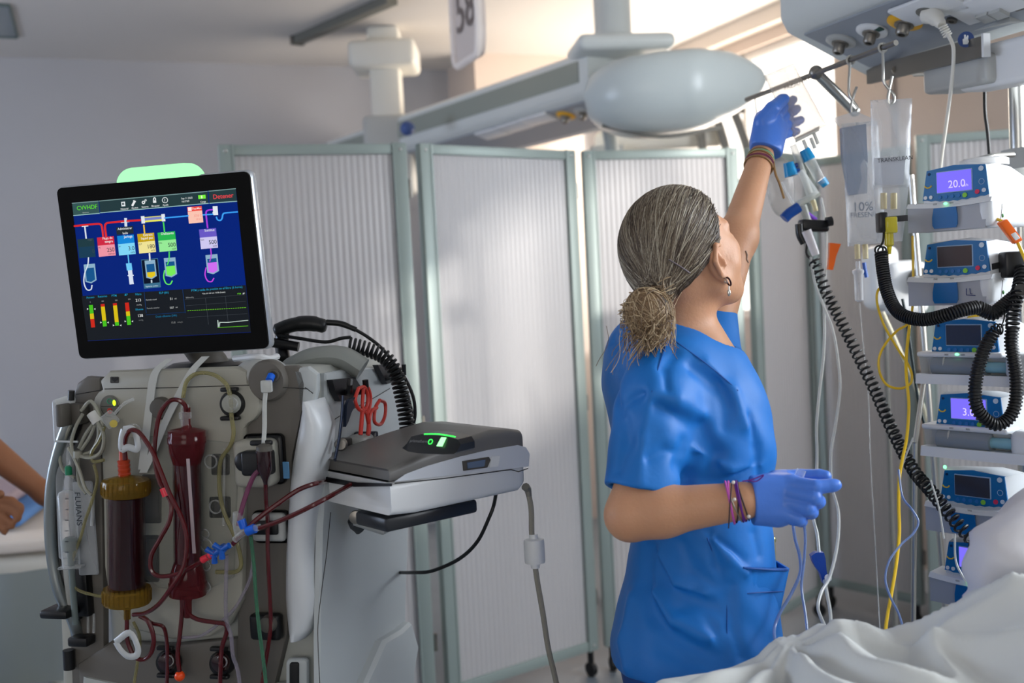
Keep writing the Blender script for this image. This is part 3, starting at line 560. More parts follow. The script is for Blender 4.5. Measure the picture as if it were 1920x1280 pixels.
# flow lines
RED, SKY, WH = (214, 40, 44), (60, 160, 245), (214, 224, 236)
ln('flow_line', [(180, 438), (300, 426), (330, 428), (340, 445), (347, 500)], 7, RED, 2, 5); ln('flow_line', [(364, 500), (357, 445), (362, 425), (385, 418), (470, 410), (560, 404)], 7, RED, 2, 5)
ln('flow_line', [(695, 392), (760, 386), (835, 379)], 5, SKY); ln('flow_line', [(915, 374), (975, 370)], 5, SKY); ln('flow_line', [(992, 385), (1000, 402), (1016, 405), (1026, 392), (1030, 372), (1045, 363), (1115, 357)], 5, SKY, 2, 5)
ln('flow_line', [(975, 344), (945, 348), (934, 360), (937, 400), (943, 450)], 5, (170, 60, 220), 2, 5); ln('flow_line', [(578, 430), (583, 482)], 5, (230, 190, 60)); ln('flow_line', [(690, 415), (697, 472)], 5, (70, 210, 80))
ln('flow_line', [(241, 440), (249, 510)], 5, WH); ln('flow_line', [(262, 616), (258, 660), (240, 710), (236, 760), (252, 800), (276, 800), (282, 775)], 4, WH, 4, 5)
ln('flow_line', [(488, 602), (493, 650)], 4, (90, 190, 240)); ln('flow_line', [(610, 592), (613, 636)], 5, WH, 4)
ln('flow_line', [(723, 584), (722, 630), (712, 660)], 4, (80, 220, 90), 4, 4); ln('flow_line', [(697, 690), (692, 730), (705, 765), (728, 770), (741, 750)], 4, (100, 235, 90), 4, 5)
ln('flow_line', [(960, 566), (963, 606), (955, 640)], 4, (190, 70, 220), 4, 4); ln('flow_line', [(934, 675), (928, 715), (942, 750), (965, 755), (979, 735)], 4, (200, 70, 225), 4, 5)
rq('connector', 222, 432, 260, 443, WH, 4); rq('connector', 446, 408, 494, 420, WH, 4); ln('connector', [(474, 392), (476, 440)], 9, WH, 4); rq('filter', 572, 388, 694, 418, (236, 232, 90), 3); rq('filter_core', 574, 392, 692, 408, (120, 130, 200), 4)
for x, y in ((571, 402), (687, 390)): rq('connector', x-10, y-20, x+10, y+22, (225, 232, 240), 5)
ln('connector', [(986, 324), (990, 375)], 17, (225, 232, 240), 4); ln('connector', [(973, 362), (1000, 362)], 6, (225, 232, 240), 4)
def tile(x0, y0, x1, y1, top, body, title, val, unit, small, tc=(240, 244, 244), vc=(50, 60, 64), two=None):
    rq('value_tile', x0, y0, x1, y1, body, 3); rq('tile_header', x0, y0, x1, y0+(y1-y0)*.42, top, 4)
    tx(title, x1-6, y0+17-10, 17, tc, 'RIGHT', 5)
    if two: tx(two, x1-4, y0+35-9, 17, tc, 'RIGHT', 5)
    tx(val, x1+6, y1-32, 28, vc, 'RIGHT', 5); tx(unit, x1+8, y1-15, 13, vc, 'RIGHT', 5); tx(small, x0+10, y0+63, 11, vc, 'LEFT', 5)
tile(198, 515, 292, 622, (30, 58, 66), (24, 60, 84), 'PBP', '0', '', '', (70, 84, 90), (50, 70, 80))
tile(310, 504, 406, 614, (206, 40, 66), (238, 150, 165), 'Flujo de', '250', 'ml/min', 'FS', two='sangre')
tile(425, 495, 520, 606, (16, 132, 214), (128, 214, 246), 'Jeringa', '3.0', 'ml/h', 'Jer')
rq('bolus_button', 419, 446, 516, 488, (34, 44, 52), 4); tx('Administrar', 470, 458, 16, (240, 244, 244), 'CENTER', 5); tx('bolo', 473, 484, 16, (240, 244, 244), 'CENTER', 5)
tile(540, 484, 636, 595, (196, 160, 16), (238, 226, 150), 'Extracc', '180', 'ml/h', 'ELP', two='líquid pac')
tile(656, 476, 756, 586, (40, 180, 80), (150, 234, 150), 'Dializante', '500', 'ml/h', 'Dia')
tile(893, 458, 990, 570, (104, 88, 196), (206, 200, 240), 'Sustituc', '500', 'ml/h', 'Sust')
rq('value_tile', 826, 330, 908, 424, (250, 196, 178), 3); rq('tile_header', 826, 330, 908, 356, (238, 72, 60), 4); rq('tile_icon', 829, 332, 850, 353, (252, 236, 232), 5)
tx('TherMax', 908, 340, 14, (250, 236, 232), 'RIGHT', 6); tx('37.0 C', 910, 382, 15, (240, 130, 120), 'RIGHT', 5); tx('37.0 C', 912, 402, 12, (240, 130, 120), 'RIGHT', 5)
def bagpic(x0, y0, w_, h_, fill, lvl, k=3):
    q = lambda a_, b_: (x0+w_*a_+h_*b_*.107, y0+h_*b_-w_*a_*.092)
    q_('bag_picture', [q(0, 0), q(1, 0), q(1, .86), q(.5, 1), q(0, .9)], (140, 176, 200), k); q_('bag_picture', [q(.12, .2), q(.88, .2), q(.88, .82), q(.5, .93), q(.12, .86)], (20, 84, 140), k+1)
    if fill: q_('bag_fill', [q(.12, lvl), q(.88, lvl), q(.88, .82), q(.5, .93), q(.12, .86)], fill, k+2)
bagpic(234, 658, 64, 110, None, 0); rq('bag_frame', 562, 630, 658, 796, (60, 110, 140), 2); rq('bag_frame', 565, 634, 655, 768, (8, 18, 40), 3); bagpic(582, 636, 60, 108, (226, 196, 30), .62, 4); tx('Siguiente cambio', 588, 787, 10, (200, 220, 235), 'LEFT', 5)
ln('arrow_mark', [(622, 745), (623, 762)], 5, (200, 215, 225), 5)
bagpic(692, 622, 66, 112, (120, 235, 90), .42); bagpic(930, 604, 68, 112, (206, 110, 240), .4)
ln('syringe_picture', [(493, 650), (499, 690)], 20, (110, 200, 245), 3); ln('syringe_picture', [(500, 690), (509, 765)], 15, (214, 224, 240), 3); ln('syringe_picture', [(487, 721), (519, 719)], 4, (214, 224, 240), 4); ln('syringe_picture', [(498, 769), (520, 766)], 4, (214, 224, 240), 4)
# gauges and figures below
CY = (30, 150, 190)
for x, y, s_, u_ in ((250, 852, 'Acceso', '0'), (316, 847, 'Retorno', '400'), (394, 842, 'PTM', '500'), (468, 836, 'ΔP', '500'), (530, 834, 'Filtro', '')):
    tx(s_, x, y, 15, CY); tx(u_, x+20, y+24, 9, (150, 155, 158))
def gauge(x, y, y1, segs, mk):
    t = y
    for fr_, c in segs:
        t2 = t+(y1-y)*fr_; rq('gauge_bar', x+(t-y)*.107, t, x+22+(t-y)*.107, t2, c, 3); t = t2
    ym = y+(y1-y)*mk; xm = x+(ym-y)*.107
    for sx_ in (-1, 1): q_('gauge_marker', [(xm+11+sx_*15, ym), (xm+11+sx_*24, ym-6), (xm+11+sx_*24, ym+5)], (220, 230, 225), 3)
G_, Y_, R_ = (70, 190, 30), (216, 190, 20), (200, 40, 26)
gauge(264, 890, 1018, ((.38, G_), (.24, Y_), (.38, R_)), .17); gauge(331, 884, 1012, ((.12, R_), (.62, Y_), (.26, G_)), .82); gauge(401, 880, 1008, ((.1, R_), (.74, Y_), (.16, G_)), .98); gauge(470, 876, 1003, ((.4, R_), (.2, Y_), (.4, G_)), .84)
tx('213', 532, 870, 20, (235, 238, 238)); tx('mmHg', 537, 892, 10, (170, 174, 176)); tx('Efluente', 531, 920, 13, CY); tx('138', 543, 958, 20, (225, 228, 228)); tx('mmHg', 549, 979, 9, (120, 124, 126))
tx('ELP (6h)', 666, 826, 15, CY); tx('Periodo actual', 590, 864, 10, (170, 174, 176)); tx('51', 728, 860, 16, (215, 218, 218)); tx('ml', 754, 857, 11, (190, 194, 194))
tx('Periodo anterior', 596, 912, 10, (150, 154, 156)); tx('507', 727, 911, 15, (190, 194, 194)); tx('ml', 760, 906, 11, (170, 174, 176)); tx('Dosis efluente (24h)', 646, 961, 14, (22, 110, 150)); tx('15.8', 734, 995, 14, (130, 132, 132)); tx('ml/kg/h', 770, 991, 10, (110, 112, 112))
tx('PTM y caída de presión en el filtro (6 horas)', 850, 812, 15, CY); tx('Vida útil del set: 1d 8h (h:min)', 912, 828, 10, (210, 214, 214)); tx('500mmHg', 818, 851, 10, (150, 154, 156)); tx('PTM', 1113, 829, 10, (110, 220, 40)); tx('ΔP', 1143, 827, 10, (220, 224, 224))
for a_ in (((812, 858), (1155, 830)), ((820, 893), (1160, 868)), ((826, 960), (1168, 938)), ((930, 848), (948, 1000)), ((1044, 838), (1060, 990))): ln('grid_line', a_, 1.2, (60, 66, 72), 3)
for a_ in (((580, 812), (592, 935)), ((800, 800), (815, 935)), ((592, 945), (814, 930))): ln('grid_line', a_, 2, (14, 50, 100), 3)
for k in range(26): ln('plot_line', [(828+k*13, 922-k*.72), (836+k*13, 921.5-k*.72)], 2, (110, 200, 30), 3)
ln('plot_line', [(1001, 975), (1003, 1016), (1008, 985), (1010, 1016), (1014, 988), (1060, 988), (1174, 976)], 2.4, (205, 225, 215), 3); ln('plot_line', [(1001, 1018), (1174, 1008)], 2, (90, 180, 30), 3)

# ---- pumps, valves and holders on the front
def knob(x, y, r, off=.022, body=BLACK, name='rotor', ring=None):
    k = part(name, MB().lathe([(r, 0), (r, .012), (r*.86, .018), (r*.3, .02)], F(x, y, off), (0, -1, 0), 28), body, dm)
    if ring: part('rotor_ring', MB().torus(F(x, y, off+.018), (0, 1, 0), r*.6, r*.09, 24, 6), ring, k)
    return k
knob(307, 764, .021, .018, DGREY, 'round_recess')
for x, y in ((440, 756), (320, 1238), (420, 1240)):
    k = knob(x, y, .0235, .018, BLACK, 'pressure_pod_holder')
    part('pod_arm', MB().rbox(-.022, .012, -.012, .0, .022, .03, .003, 2, fn=lambda v: F(x, y, .03)+v), BLACK, k); part('pod_arm', MB().rbox(-.026, .012, -.012, .0, -.03, -.022, .003, 2, fn=lambda v: F(x, y, .03)+v), BLACK, k)
    part('pressure_pod', MB().lathe([(.017, 0), (.018, .004), (.015, .012), (.005, .014)], F(x-4, y, .038), (0, -1, 0), 26), film('pod_plastic', (200, 200, 190), .35, .1) if y < 900 else BLOODD, k)
    part('pod_ring', MB().torus(F(x-4, y, .05), (0, 1, 0), .010, .0012, 20, 6), CLEAR, k)
# dark windows of the cassette area
for (x0, y0, x1, y1) in ((268, 888, 304, 980), (268, 1002, 300, 1090), (398, 850, 432, 890), (394, 930, 434, 970)):
    pw = bevelled('pump_window', rr(x0, y0, x1, y1, 4), .02, .004, BLACK, .001); bevelled('window_pane', rr(x0+8, y0+8, x1-6, y1-10, 3), .024, .002, mat('window_pane_grey', (60, 60, 62), .2), .0006, pw)
bevelled('cassette', [(236, 820), (312, 815), (440, 830), (446, 900), (440, 1080), (380, 1110), (300, 1100), (240, 1060)], .024, .008, film('cassette_clear', (170, 172, 166), .1, .08), .003)
for x, y, r in ((387, 1022, .011), (384, 1000, .008), (386, 1060, .009), (383, 1100, .012), (250, 815, .02), (395, 865, .012), (404, 950, .012)): part('cassette_ring', MB().torus(F(x, y, .034), (0, 1, 0), r, .0014, 22, 6), CLEAR, dm)
part('cassette_rod', MB().cyl(F(421, 840, .036), F(419, 985, .036), .0022, n=8), CLEAR, dm)
# air detector block with drip chamber holder
bl = part('detector_block', MB().rbox(0, .072, -.05, .0, 0, .085, .012, 3, fn=lambda v: F(463, 906, .015)+v), BODYF, dm)
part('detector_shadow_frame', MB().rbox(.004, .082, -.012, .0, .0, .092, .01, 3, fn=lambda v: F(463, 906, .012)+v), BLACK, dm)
part('clamp_bar', MB().rbox(-.02, .022, -.012, .0, -.005, .005, .004, 2, fn=lambda v: F(492, 829, .068)+v), BLACK, bl)
part('clip_knob', MB().lathe([(.018, 0), (.018, .02), (.012, .024)], F(467, 862, .05), (0, -1, 0), 24), BLACK, bl)
part('clamp_jaw', MB().rbox(-.028, .027, -.03, .0, -.024, .02, .006, 3, fn=lambda v: F(492, 862, .055)+v), BLACK, bl)
part('block_window', MB().rbox(0, .012, -.002, .0, 0, .03, .001, 1, fn=lambda v: F(532, 897, .066)+v), mat('blue_window', (70, 120, 160), .2), bl)
vh = part('valve_housing', MB().rbox(-.03, .034, -.02, .0, -.026, .026, .008, 3, fn=lambda v: F(508, 985, .012)+v), LGREY, dm); part('valve_slot', MB().rbox(-.034, .018, -.008, .0, -.014, .012, .004, 2, fn=lambda v: F(506, 987, .032)+v), BLACK, vh); part('valve_rim', MB().rbox(-.03, .04, -.008, .0, -.03, .03, .01, 3, fn=lambda v: F(508, 985, .008)+v), BLACK, vh)
cl = part('line_clamp', MB().rbox(-.03, .03, -.022, .0, -.024, .024, .007, 3, fn=lambda v: F(505, 1170, .012)+v), BLACK, dm); part('line_clamp_knob', MB().lathe([(.016, 0), (.014, .012), (.006, .014)], F(505, 1168, .034), (0, -1, 0), 22), DGREY, cl)
# left holder arm, left handle, hooks
part('side_handle', MB().tube(spline([F(147, 760, .02), F(120, 815, .03), F(100, 890, .03), F(94, 960, .03), F(98, 1040, .03), F(112, 1110, .03), F(136, 1160, .02), F(146, 1190, .01)], 6), .0115, 14), mat('handle_silver', (140, 146, 146), .3, .7), dm)
part('handle_grip', MB().tube(spline([F(155, 775, .012), F(134, 825, .02), F(114, 890, .02), F(108, 960, .02), F(112, 1040, .02), F(128, 1110, .02), F(148, 1160, .012)], 6), .008, 10), BLACK, dm)
part('tube_hook', MB().rbox(0, .032, -.03, .0, 0, .04, .006, 2, fn=lambda v: F(143, 793, .012)+v), DGREY, dm); part('hook_tip', MB().rbox(0, .014, -.06, -.028, .0, .042, .004, 2, fn=lambda v: F(143, 793, .012)+v), DGREY, dm)
part('tray_arm', MB().rbox(0, .06, -.05, .0, 0, .017, .006, 2, fn=lambda v: F(105, 1146, .02)+v), BLACK, dm)
part('syringe_driver', MB().rbox(0, .03, -.02, .0, 0, .108, .003, 2, fn=lambda v: F(153, 1150, .01)+v), BLACK, dm); part('driver_base', MB().rbox(0, .042, -.03, .0, 0, .018, .004, 2, fn=lambda v: F(145, 1203, .014)+v), BLACK, dm)
parts('driver_rod', [MB().cyl(F(165, 1186, .02), F(165, 1150, .02), .0022, n=8), MB().cyl(F(176, 1186, .02), F(176, 1150, .02), .0022, n=8)], CLEAR, dm)
bevelled('holder_plate', [(120, 1090), (150, 1090), (152, 1200), (158, 1300), (150, 1420), (128, 1420), (124, 1250)], -.012, .012, BODYF, .004)
part('rubber_post', MB().tube([F(128, 1218, .02), F(130, 1254, .02)], .0105, 16), RUBBER, dm)
# hooks on the right side for scissors and wrench
def SO(x, y, o_): return SF(x, y, o_)
hk = part('tool_hook', MB().prism([SO(612, 712, .012), SO(655, 708, .012), SO(668, 728, .012), SO(655, 748, .012), SO(628, 752, .012), SO(618, 735, .012)], (.012, 0, 0)), mat('hook_black', (34, 34, 38), .35), dm)
part('hook_peg', MB().tube([SO(650, 735, .02), SO(656, 733, .05), SO(656, 720, .055), SO(657, 712, .055)], .006, 8), BLACK, hk); part('hook_peg', MB().tube([SO(668, 735, .01), SO(686, 733, .05), SO(686, 722, .055), SO(685, 712, .055)], .006, 8), BLACK, hk)
hk2 = part('cord_hook', MB().prism([SO(698, 684, .012), SO(738, 682, .012), SO(742, 712, .012), SO(716, 720, .012), SO(706, 700, .012)], (.012, 0, 0)), mat('hook_black', (34, 34, 38), .35), dm)
part('hook_peg', MB().tube([SO(722, 712, .02), SO(742, 706, .055), SO(744, 684, .06)], .005, 8), BLACK, hk2); part('hook_peg', MB().tube([SO(736, 708, .02), SO(758, 700, .06), SO(757, 683, .06)], .005, 8), BLACK, hk2)
part('top_bar', MB().tube([SO(730, 700, .0), SO(765, 740, .01), SO(776, 780, .02), SO(778, 812, .02)], .003, 6), BLACK, dm)

# ================================================================ blood warmer tray on the right side
wyaw = 40; wc = P(735, 972, 1.80)
wx = np.array([math.cos(math.radians(wyaw)), math.sin(math.radians(wyaw)), 0]); wy = np.array([-wx[1], wx[0], 0])
# long axis to the right and away; depth axis to the left and away
bw = thing('blood_warmer', 'white and grey blood warmer box with glowing green buttons on the machine side', 'blood warmer', (wc[0], wc[1], wc[2]), wyaw)
def W(x, y, plane='r', off=0.):
    n_ = -wy if plane == 'r' else -wx; return L(bw, plane_hit(x, y, LW(bw, (0, -off, 0)) if plane == 'r' else LW(bw, (-off, 0, 0)), n_))
LW_ = W(990, 912)[0]; DW = W(602, 925, 'l')[1]; HT = W(990, 840)[2]-W(990, 912)[2]
zl = W(735, 905)[2]
print('warmer dims', LW_, DW, HT, zl)
def wsec(x, y0, y1, z0, z1, r=.012): # section in y,z
    o = []
    for (cy, cz, a0) in ((y1-r, z1-r, 0), (y0+r, z1-r, 90), (y0+r, z0+r, 180), (y1-r, z0+r, 270)):
        for k in range(5): a = math.radians(a0+90*k/4); o.append(np.array([x, cy+r*math.cos(a), cz+r*math.sin(a)]))
    return o
part('lower_shell', MB().loft([wsec(.006, .012, DW-.006, .012, zl-.006), wsec(0, 0, DW, .004, zl), wsec(.05, -.002, DW, .0, zl), wsec(LW_-.02, 0, DW, .0, zl), wsec(LW_-.004, .006, DW-.006, .008, zl), wsec(LW_, .012, DW-.012, .014, zl-.006)]), WHITE, bw, angle=50)
z2 = zl+.0015
lid = part('lid', MB().loft([wsec(.008, .004, DW-.006, z2, z2+.016, .007), wsec(0, 0, DW, z2, z2+.022, .009), wsec(.06, 0, DW, z2, z2+.036, .012), wsec(.15, .0, DW, z2, z2+.05, .014), wsec(LW_*.75, 0, DW, z2, z2+.06, .014), wsec(LW_-.03, 0, DW, z2, z2+.056, .014), wsec(LW_-.004, .004, DW-.004, z2, z2+.05, .014), wsec(LW_, .012, DW-.012, z2, z2+.04, .012)]), mat('lid_grey', (112, 110, 108), .4), bw, angle=50)
side = [(738, 903), (990, 874), (992, 850), (985, 838), (970, 834), (915, 843), (860, 856), (800, 873), (760, 888)]
part('lid_side', MB().prism([W(x, y, 'r', .0005) for x, y in side], (0, -.002, 0)), mat('lid_side_white', (206, 210, 218), .3), lid)
for y_ in (903,): part('lid_seam', MB().tube([W(740, 906, 'r', .002), W(830, 897, 'r', .002), W(958, 880, 'r', .002), W(972, 884, 'r', .002), W(990, 878, 'r', .002)], .0009, 4), SEAM, lid)
lt = part('latch', MB().prism([W(x, y, 'r', .002) for x, y in ((866, 864), (915, 856), (918, 862), (912, 876), (868, 882))], (0, -.003, 0)), DGREY, lid)
part('latch_plate', MB().prism([W(x, y, 'r', .005) for x, y in ((875, 867), (909, 861), (907, 874), (876, 878))], (0, -.002, 0)), mat('latch_blue_grey', (130, 146, 166), .25, .5), lt)
part('latch_white', MB().prism([W(x, y, 'r', .002) for x, y in ((920, 856), (936, 854), (932, 874), (916, 876))], (0, -.003, 0)), WHITE, lid)
zt = z2+.056
def TP(x, y, dz=0.): return L(bw, plane_hit(x, y, LW(bw, (0, 0, zt+dz)), (0, 0, 1)))
pa, pb = TP(754, 838), TP(856, 844); pdir = nrm(pb-pa); pl_ = np.linalg.norm(pb-pa); pq = np.array([-pdir[1], pdir[0], 0])
pod = part('control_pod', MB().loft([[pa+pdir*pl_*u_+pq*a_+np.array([0, 0, h_*b_]) for a_, b_ in ((0, -.4), (.05, -.4), (.05, 1.), (.012, 1.))] for u_, h_ in ((0, .004), (.1, .017), (.3, .022), (.75, .021), (.95, .016), (1, .008))]), mat('pod_black', (26, 27, 29), .3), lid, angle=30)
def pq3(u_, v_, o_=.001):
    b0 = LW(bw, pa+pdir*pl_*u_); n0 = nrm(LW(bw, pq*-.022+np.array([0, 0, .012]))-LW(bw, (0, 0, 0))); return b0+(LW(bw, pq*.012+np.array([0, 0, .021]))-LW(bw, (0, 0, 0)))*v_+n0*o_
GG = glow('button_green', (60, 255, 90), 1.8); n0_ = pq3(.5, .5, .01)-pq3(.5, .5, 0); pdw = nrm(pq3(1, .5)-pq3(0, .5)); puw = nrm(pq3(.5, 1)-pq3(.5, 0))
part('power_mark', MB().torus(pq3(.5, .5), n0_, .0042, .0008, 16, 6), GG, lid, world=True)
part('green_button', MB().prism([pq3(u_, v_, .0012) for u_, v_ in ((.64, .2), (.74, .2), (.77, .85), (.68, .85))], n0_*.1), glow('button_green_bright', (140, 255, 150), 2.5), lid, world=True)
part('green_glow_strip', MB().tube(spline([pq3(.35, 1.03), pq3(.6, 1.08), pq3(.92, .95)], 4), .0012, 6), GG, lid, world=True)
part('lettering', MB().text('prismatherm', pq3(.12, .4), pdw, puw, .0055, 'LEFT', 0), mat('faint_text', (120, 120, 122), .5), lid, world=True)
part('slot', MB().prism([W(x, y, 'l', .001) for x, y in ((610, 893), (670, 904), (735, 906), (735, 911), (665, 912), (606, 902))], (-.002, 0, 0)), BLACK, bw)
sup_ = part('support_arm', MB().tube(spline([LW(bw, (.18, .12, -.03)), LW(bw, (.06, .2, -.03)), FW(680, 985, -.12)], 4), .02, 12, flat=.4), BLACK, dm, world=True)
part('arm_clamp', MB().rbox(0, .2, .02, .12, -.028, -.003, .006, 2), mat('clamp_dark', (40, 42, 46), .3), bw); part('arm_bolt', MB().lathe([(.012, 0), (.012, .01), (.004, .012)], P(668, 968, 1.98), (0, -1, 0), 18), STEELD, dm, world=True)
part('arm_elbow', MB().tube([P(668, 968, 2.0), P(720, 985, 2.0), P(728, 978, 2.02)], .018, 12), LGREY, dm, world=True)
part('cord_boot', MB().tube([P(985, 912, 2.0), P(990, 918, 2.01), P(992, 930, 2.01)], [.008, .007, .0055], 8), MGREY, bw, world=True)
CORDG = mat('grey_cord', (142, 138, 128), .4)
fc = thing('mains_cable', 'grey power cord with white ferrite block hanging from the blood warmer', 'cord', P(1040, 1280, 2.02))
part('cord', MB().tube(spline([P(990, 920, 2.01), P(996, 955, 2.01), P(997, 1000, 2.01), P(1001, 1035, 2.01), P(1006, 1080, 2.01), P(1018, 1150, 2.01), P(1028, 1215, 2.02), P(1042, 1275, 2.03), P(1055, 1350, 2.03), P(1080, 1600, 2.05), P(1100, 1900, 2.2)], 6), .0052, 8), CORDG, fc, world=True)
fb = part('ferrite_block', MB().lathe([(.008, -.032), (.009, -.024), (.0185, -.022), (.0195, -.018), (.0195, .018), (.0185, .022), (.009, .024), (.008, .032)], P(1002, 1033, 2.01), P(1000, 1000, 2.01)-P(1004, 1066, 2.01), 24), WHITE, fc, world=True)
bc_ = MB().tube(spline([P(930, 925, 2.06), P(926, 946, 2.08), P(918, 968, 2.08), P(895, 1015, 2.1), P(860, 1048, 2.14), P(810, 1070, 2.18), P(775, 1073, 2.22), LW(dm, SF(748, 1073, .004))], 8), .0038, 8)
solo('black_cable', bc_, RUBBER, 'thin black cable sagging under the blood warmer', 'cable')

# handset and coiled cord on top
hset = thing('handset', 'black handheld probe resting on top of the dialysis machine', 'handset', P(545, 640, 2.15))
part('body', MB().tube(spline([P(515, 622, 2.15), P(545, 610, 2.15), P(580, 606, 2.15), P(612, 612, 2.15)], 6), [.010]+[.017]*8+[.0185]*6+[.017]*3+[.012], 16, flat=.85), RUBBER, hset, world=True, angle=70)
part('holder', MB().tube(spline([P(530, 622, 2.16), P(528, 645, 2.16), P(532, 675, 2.14)], 4), .014, 12).tube([P(500, 640, 2.14), P(560, 650, 2.14)], .01, 10), BLACK, hset, world=True)
part('strain_relief', MB().tube(spline([P(612, 604, 2.15), P(640, 607, 2.15), P(668, 618, 2.15)], 6), [.0062]*9+[.0055]*4, 10), RUBBER, hset, world=True)
cdp = [P(660, 614, 2.15), P(690, 632, 2.15), P(718, 655, 2.16), P(745, 690, 2.17), P(760, 710, 2.17), P(775, 745, 2.17), P(778, 780, 2.17), P(770, 808, 2.17)]
part('cable', MB().tube(spline(cdp, 6), .0035, 8), RUBBER, hset, world=True)
cc = thing('coiled_cord', 'black coiled cord looping over the top right of the dialysis machine', 'cord', P(762, 812, 2.13))
part('lead', MB().tube(spline([P(520, 628, 2.14), P(560, 634, 2.13), P(610, 641, 2.12), P(640, 634, 2.12), P(658, 632, 2.12)], 6), .0035, 8), RUBBER, cc, world=True)
part('coil', coil(spline([P(656, 646, 2.12), P(690, 655, 2.12), P(722, 670, 2.12), P(742, 700, 2.12), P(752, 735, 2.12), P(760, 775, 2.12), P(764, 806, 2.12)], 8), .0135, .0030, 25), RUBBER, cc, world=True)
# wrench and scissors, clamp block
def SFW(x, y, o_): return LW(dm, SF(x, y, o_))
wr = thing('wrench', 'dark blue metal wrench hanging from the hook on the machine side', 'wrench', SFW(640, 850, .05))
part('handle', MB().tube(spline([SFW(643, 742, .05), SFW(641, 780, .05), SFW(636, 820, .05), SFW(628, 862, .05)], 5), .006, 8, flat=.5), mat('wrench_blue', (40, 48, 66), .3, .5), wr, world=True)
part('jaw', MB().prism([SFW(x, y, .05) for x, y in ((645, 760), (650, 748), (662, 744), (656, 752), (660, 762), (654, 772), (648, 790), (643, 800))], mx_*.006), mat('wrench_blue', (40, 48, 66), .3, .5), wr, world=True)
REDP = mat('red_plastic', (206, 58, 48), .35)
def scissors(ps, lbl):
    s_ = thing('clamp_scissors', lbl, 'scissors', SFW(*ps[-1][-1], .04), group='red clamp scissors on the machine side')
    for loop in ps[:-1]: part('finger_ring', MB().tube(spline([SFW(x, y, .055) for x, y in loop+[loop[0]]], 5), .0036, 8), REDP, s_, world=True)
    part('shank', MB().tube(spline([SFW(x, y, .055) for x, y in ps[-1]], 5), .0042, 8), REDP, s_, world=True)
scissors([[(672, 728), (684, 726), (690, 745), (686, 765), (674, 768), (666, 750)], [(686, 765), (692, 800), (690, 815)]], 'red clamp scissors hanging nearest the wrench with an oval ring on the hook peg')
scissors([[(681, 728), (690, 727), (695, 748), (690, 772), (680, 766)], [(680, 766), (678, 790), (676, 815)]], 'red clamp scissors in the middle of the red bundle')
scissors([[(712, 750), (722, 756), (722, 778), (714, 795), (702, 790), (704, 764)], [(706, 764), (694, 775), (690, 815)]], 'red clamp scissors at the right end of the bundle with its ring turned out')
cbk = part('side_clamp', MB().rbox(-.0, .045, .0, .075, .0, .05, .01, 3, fn=lambda v: SF(646, 868, .01)+v), mat('clamp_silver', (170, 172, 170), .35, .2), dm); part('clamp_screw', MB().lathe([(.012, 0), (.012, .004), (.009, .008)], SF(650, 832, .055)+np.array([-.01, -.002, 0]), (.3, -1, 0), 20), STEELD, cbk)
part('clamp_groove', MB().rbox(.002, .05, .045, .06, .01, .053, .004, 2, fn=lambda v: SF(646, 868, .01)+v), mat('groove_navy', (24, 28, 44), .3), cbk); part('clamp_back', MB().rbox(-.004, .02, -.03, .0, -.01, .05, .004, 2, fn=lambda v: SF(646, 868, .01)+v), BLACK, cbk)
# ================================================================ filters, tubing and bags on the machine front
def fs(pts, off, n=6): return spline([FW(x, y, (off if not hasattr(off, '__len__') else off[i])) for i, (x, y) in enumerate(pts)], n)
def tubing(name, pts, off, r, m, lbl, n=6, cat='tube'):
    return solo(name, MB().tube(fs(pts, off, n), r, 8), m, lbl, cat)
AMB = film('amber_plastic', (140, 112, 44), .3, .12, tint=(225, 200, 130)); REDW = film('clear_red_cap', (104, 34, 40), .35, .12, tint=(205, 150, 150))
def canister(name, lbl, x, y0, y1, r, off, capr, capm, wallm, corem, cap_h, kind):
    a = FW(x[0], y0, off); b = FW(x[1], y1, off); ax = nrm(b-a); Ln = np.linalg.norm(b-a)
    t = thing(name, lbl, 'filter', b)
    part('core', MB().lathe([(r*.9, .004), (r*.92, Ln-.004)], a, ax, 36), corem, t, world=True)
    part('clear_wall', MB().lathe([(r, 0), (r, Ln)], a, ax, 36), wallm, t, world=True)
    for s_, c0_ in ((1, a), (-1, b)):
        if kind == 'ribbed': pr = [(r*1.02, 0), (capr*.98, 0), (capr, -.006), (capr, -cap_h+.004), (capr*.96, -cap_h), (r*1.0, -cap_h), (r*.8, -cap_h-.004), (r*.3, -cap_h-.008), (.006, -cap_h-.014), (.006, -cap_h-.03)]
        else: pr = [(r*1.0, .042), (r*1.06, .037), (r*1.22, .024), (r*1.3, .012), (r*1.32, .005), (capr, .004), (capr, -.006), (capr*.97, -.008), (capr*.97, -.018), (r*1.1, -.02), (r*.4, -.024), (.007, -.03), (.007, -.06)]
        cp__ = part('end_cap', MB().lathe([(q_r, q_h*s_) for q_r, q_h in pr], c0_, ax, 40), capm, t, world=True)
        rbm = MB(); nb = 28
        u1 = nrm(np.cross(ax, [0, 1, 0])); u2 = np.cross(ax, u1)
        if kind == 'ribbed':
            rr_ = MB()
            for k in range(nb):
                th = 2*math.pi*k/nb; c_ = c0_+(u1*math.cos(th)+u2*math.sin(th))*capr; rr_.tube([c_-ax*s_*.004, c_-ax*s_*(cap_h-.004)], .0014, 5)
            part('grip_ribs', rr_, capm, cp__, world=True)
    if kind == 'x': part('ring', MB().torus(a+ax*s_, ax, r*1.005, .0016, 36, 6), capm, t, world=True)
    return t
fl1 = canister('blood_filter', 'wide dark red filter canister with ribbed amber end caps, left on the machine', (236, 238), 928, 1102, .0335, .075, .0425, AMB, film('clear_wall', (70, 30, 34), .1, .06), BLOODD, .028, 'ribbed')
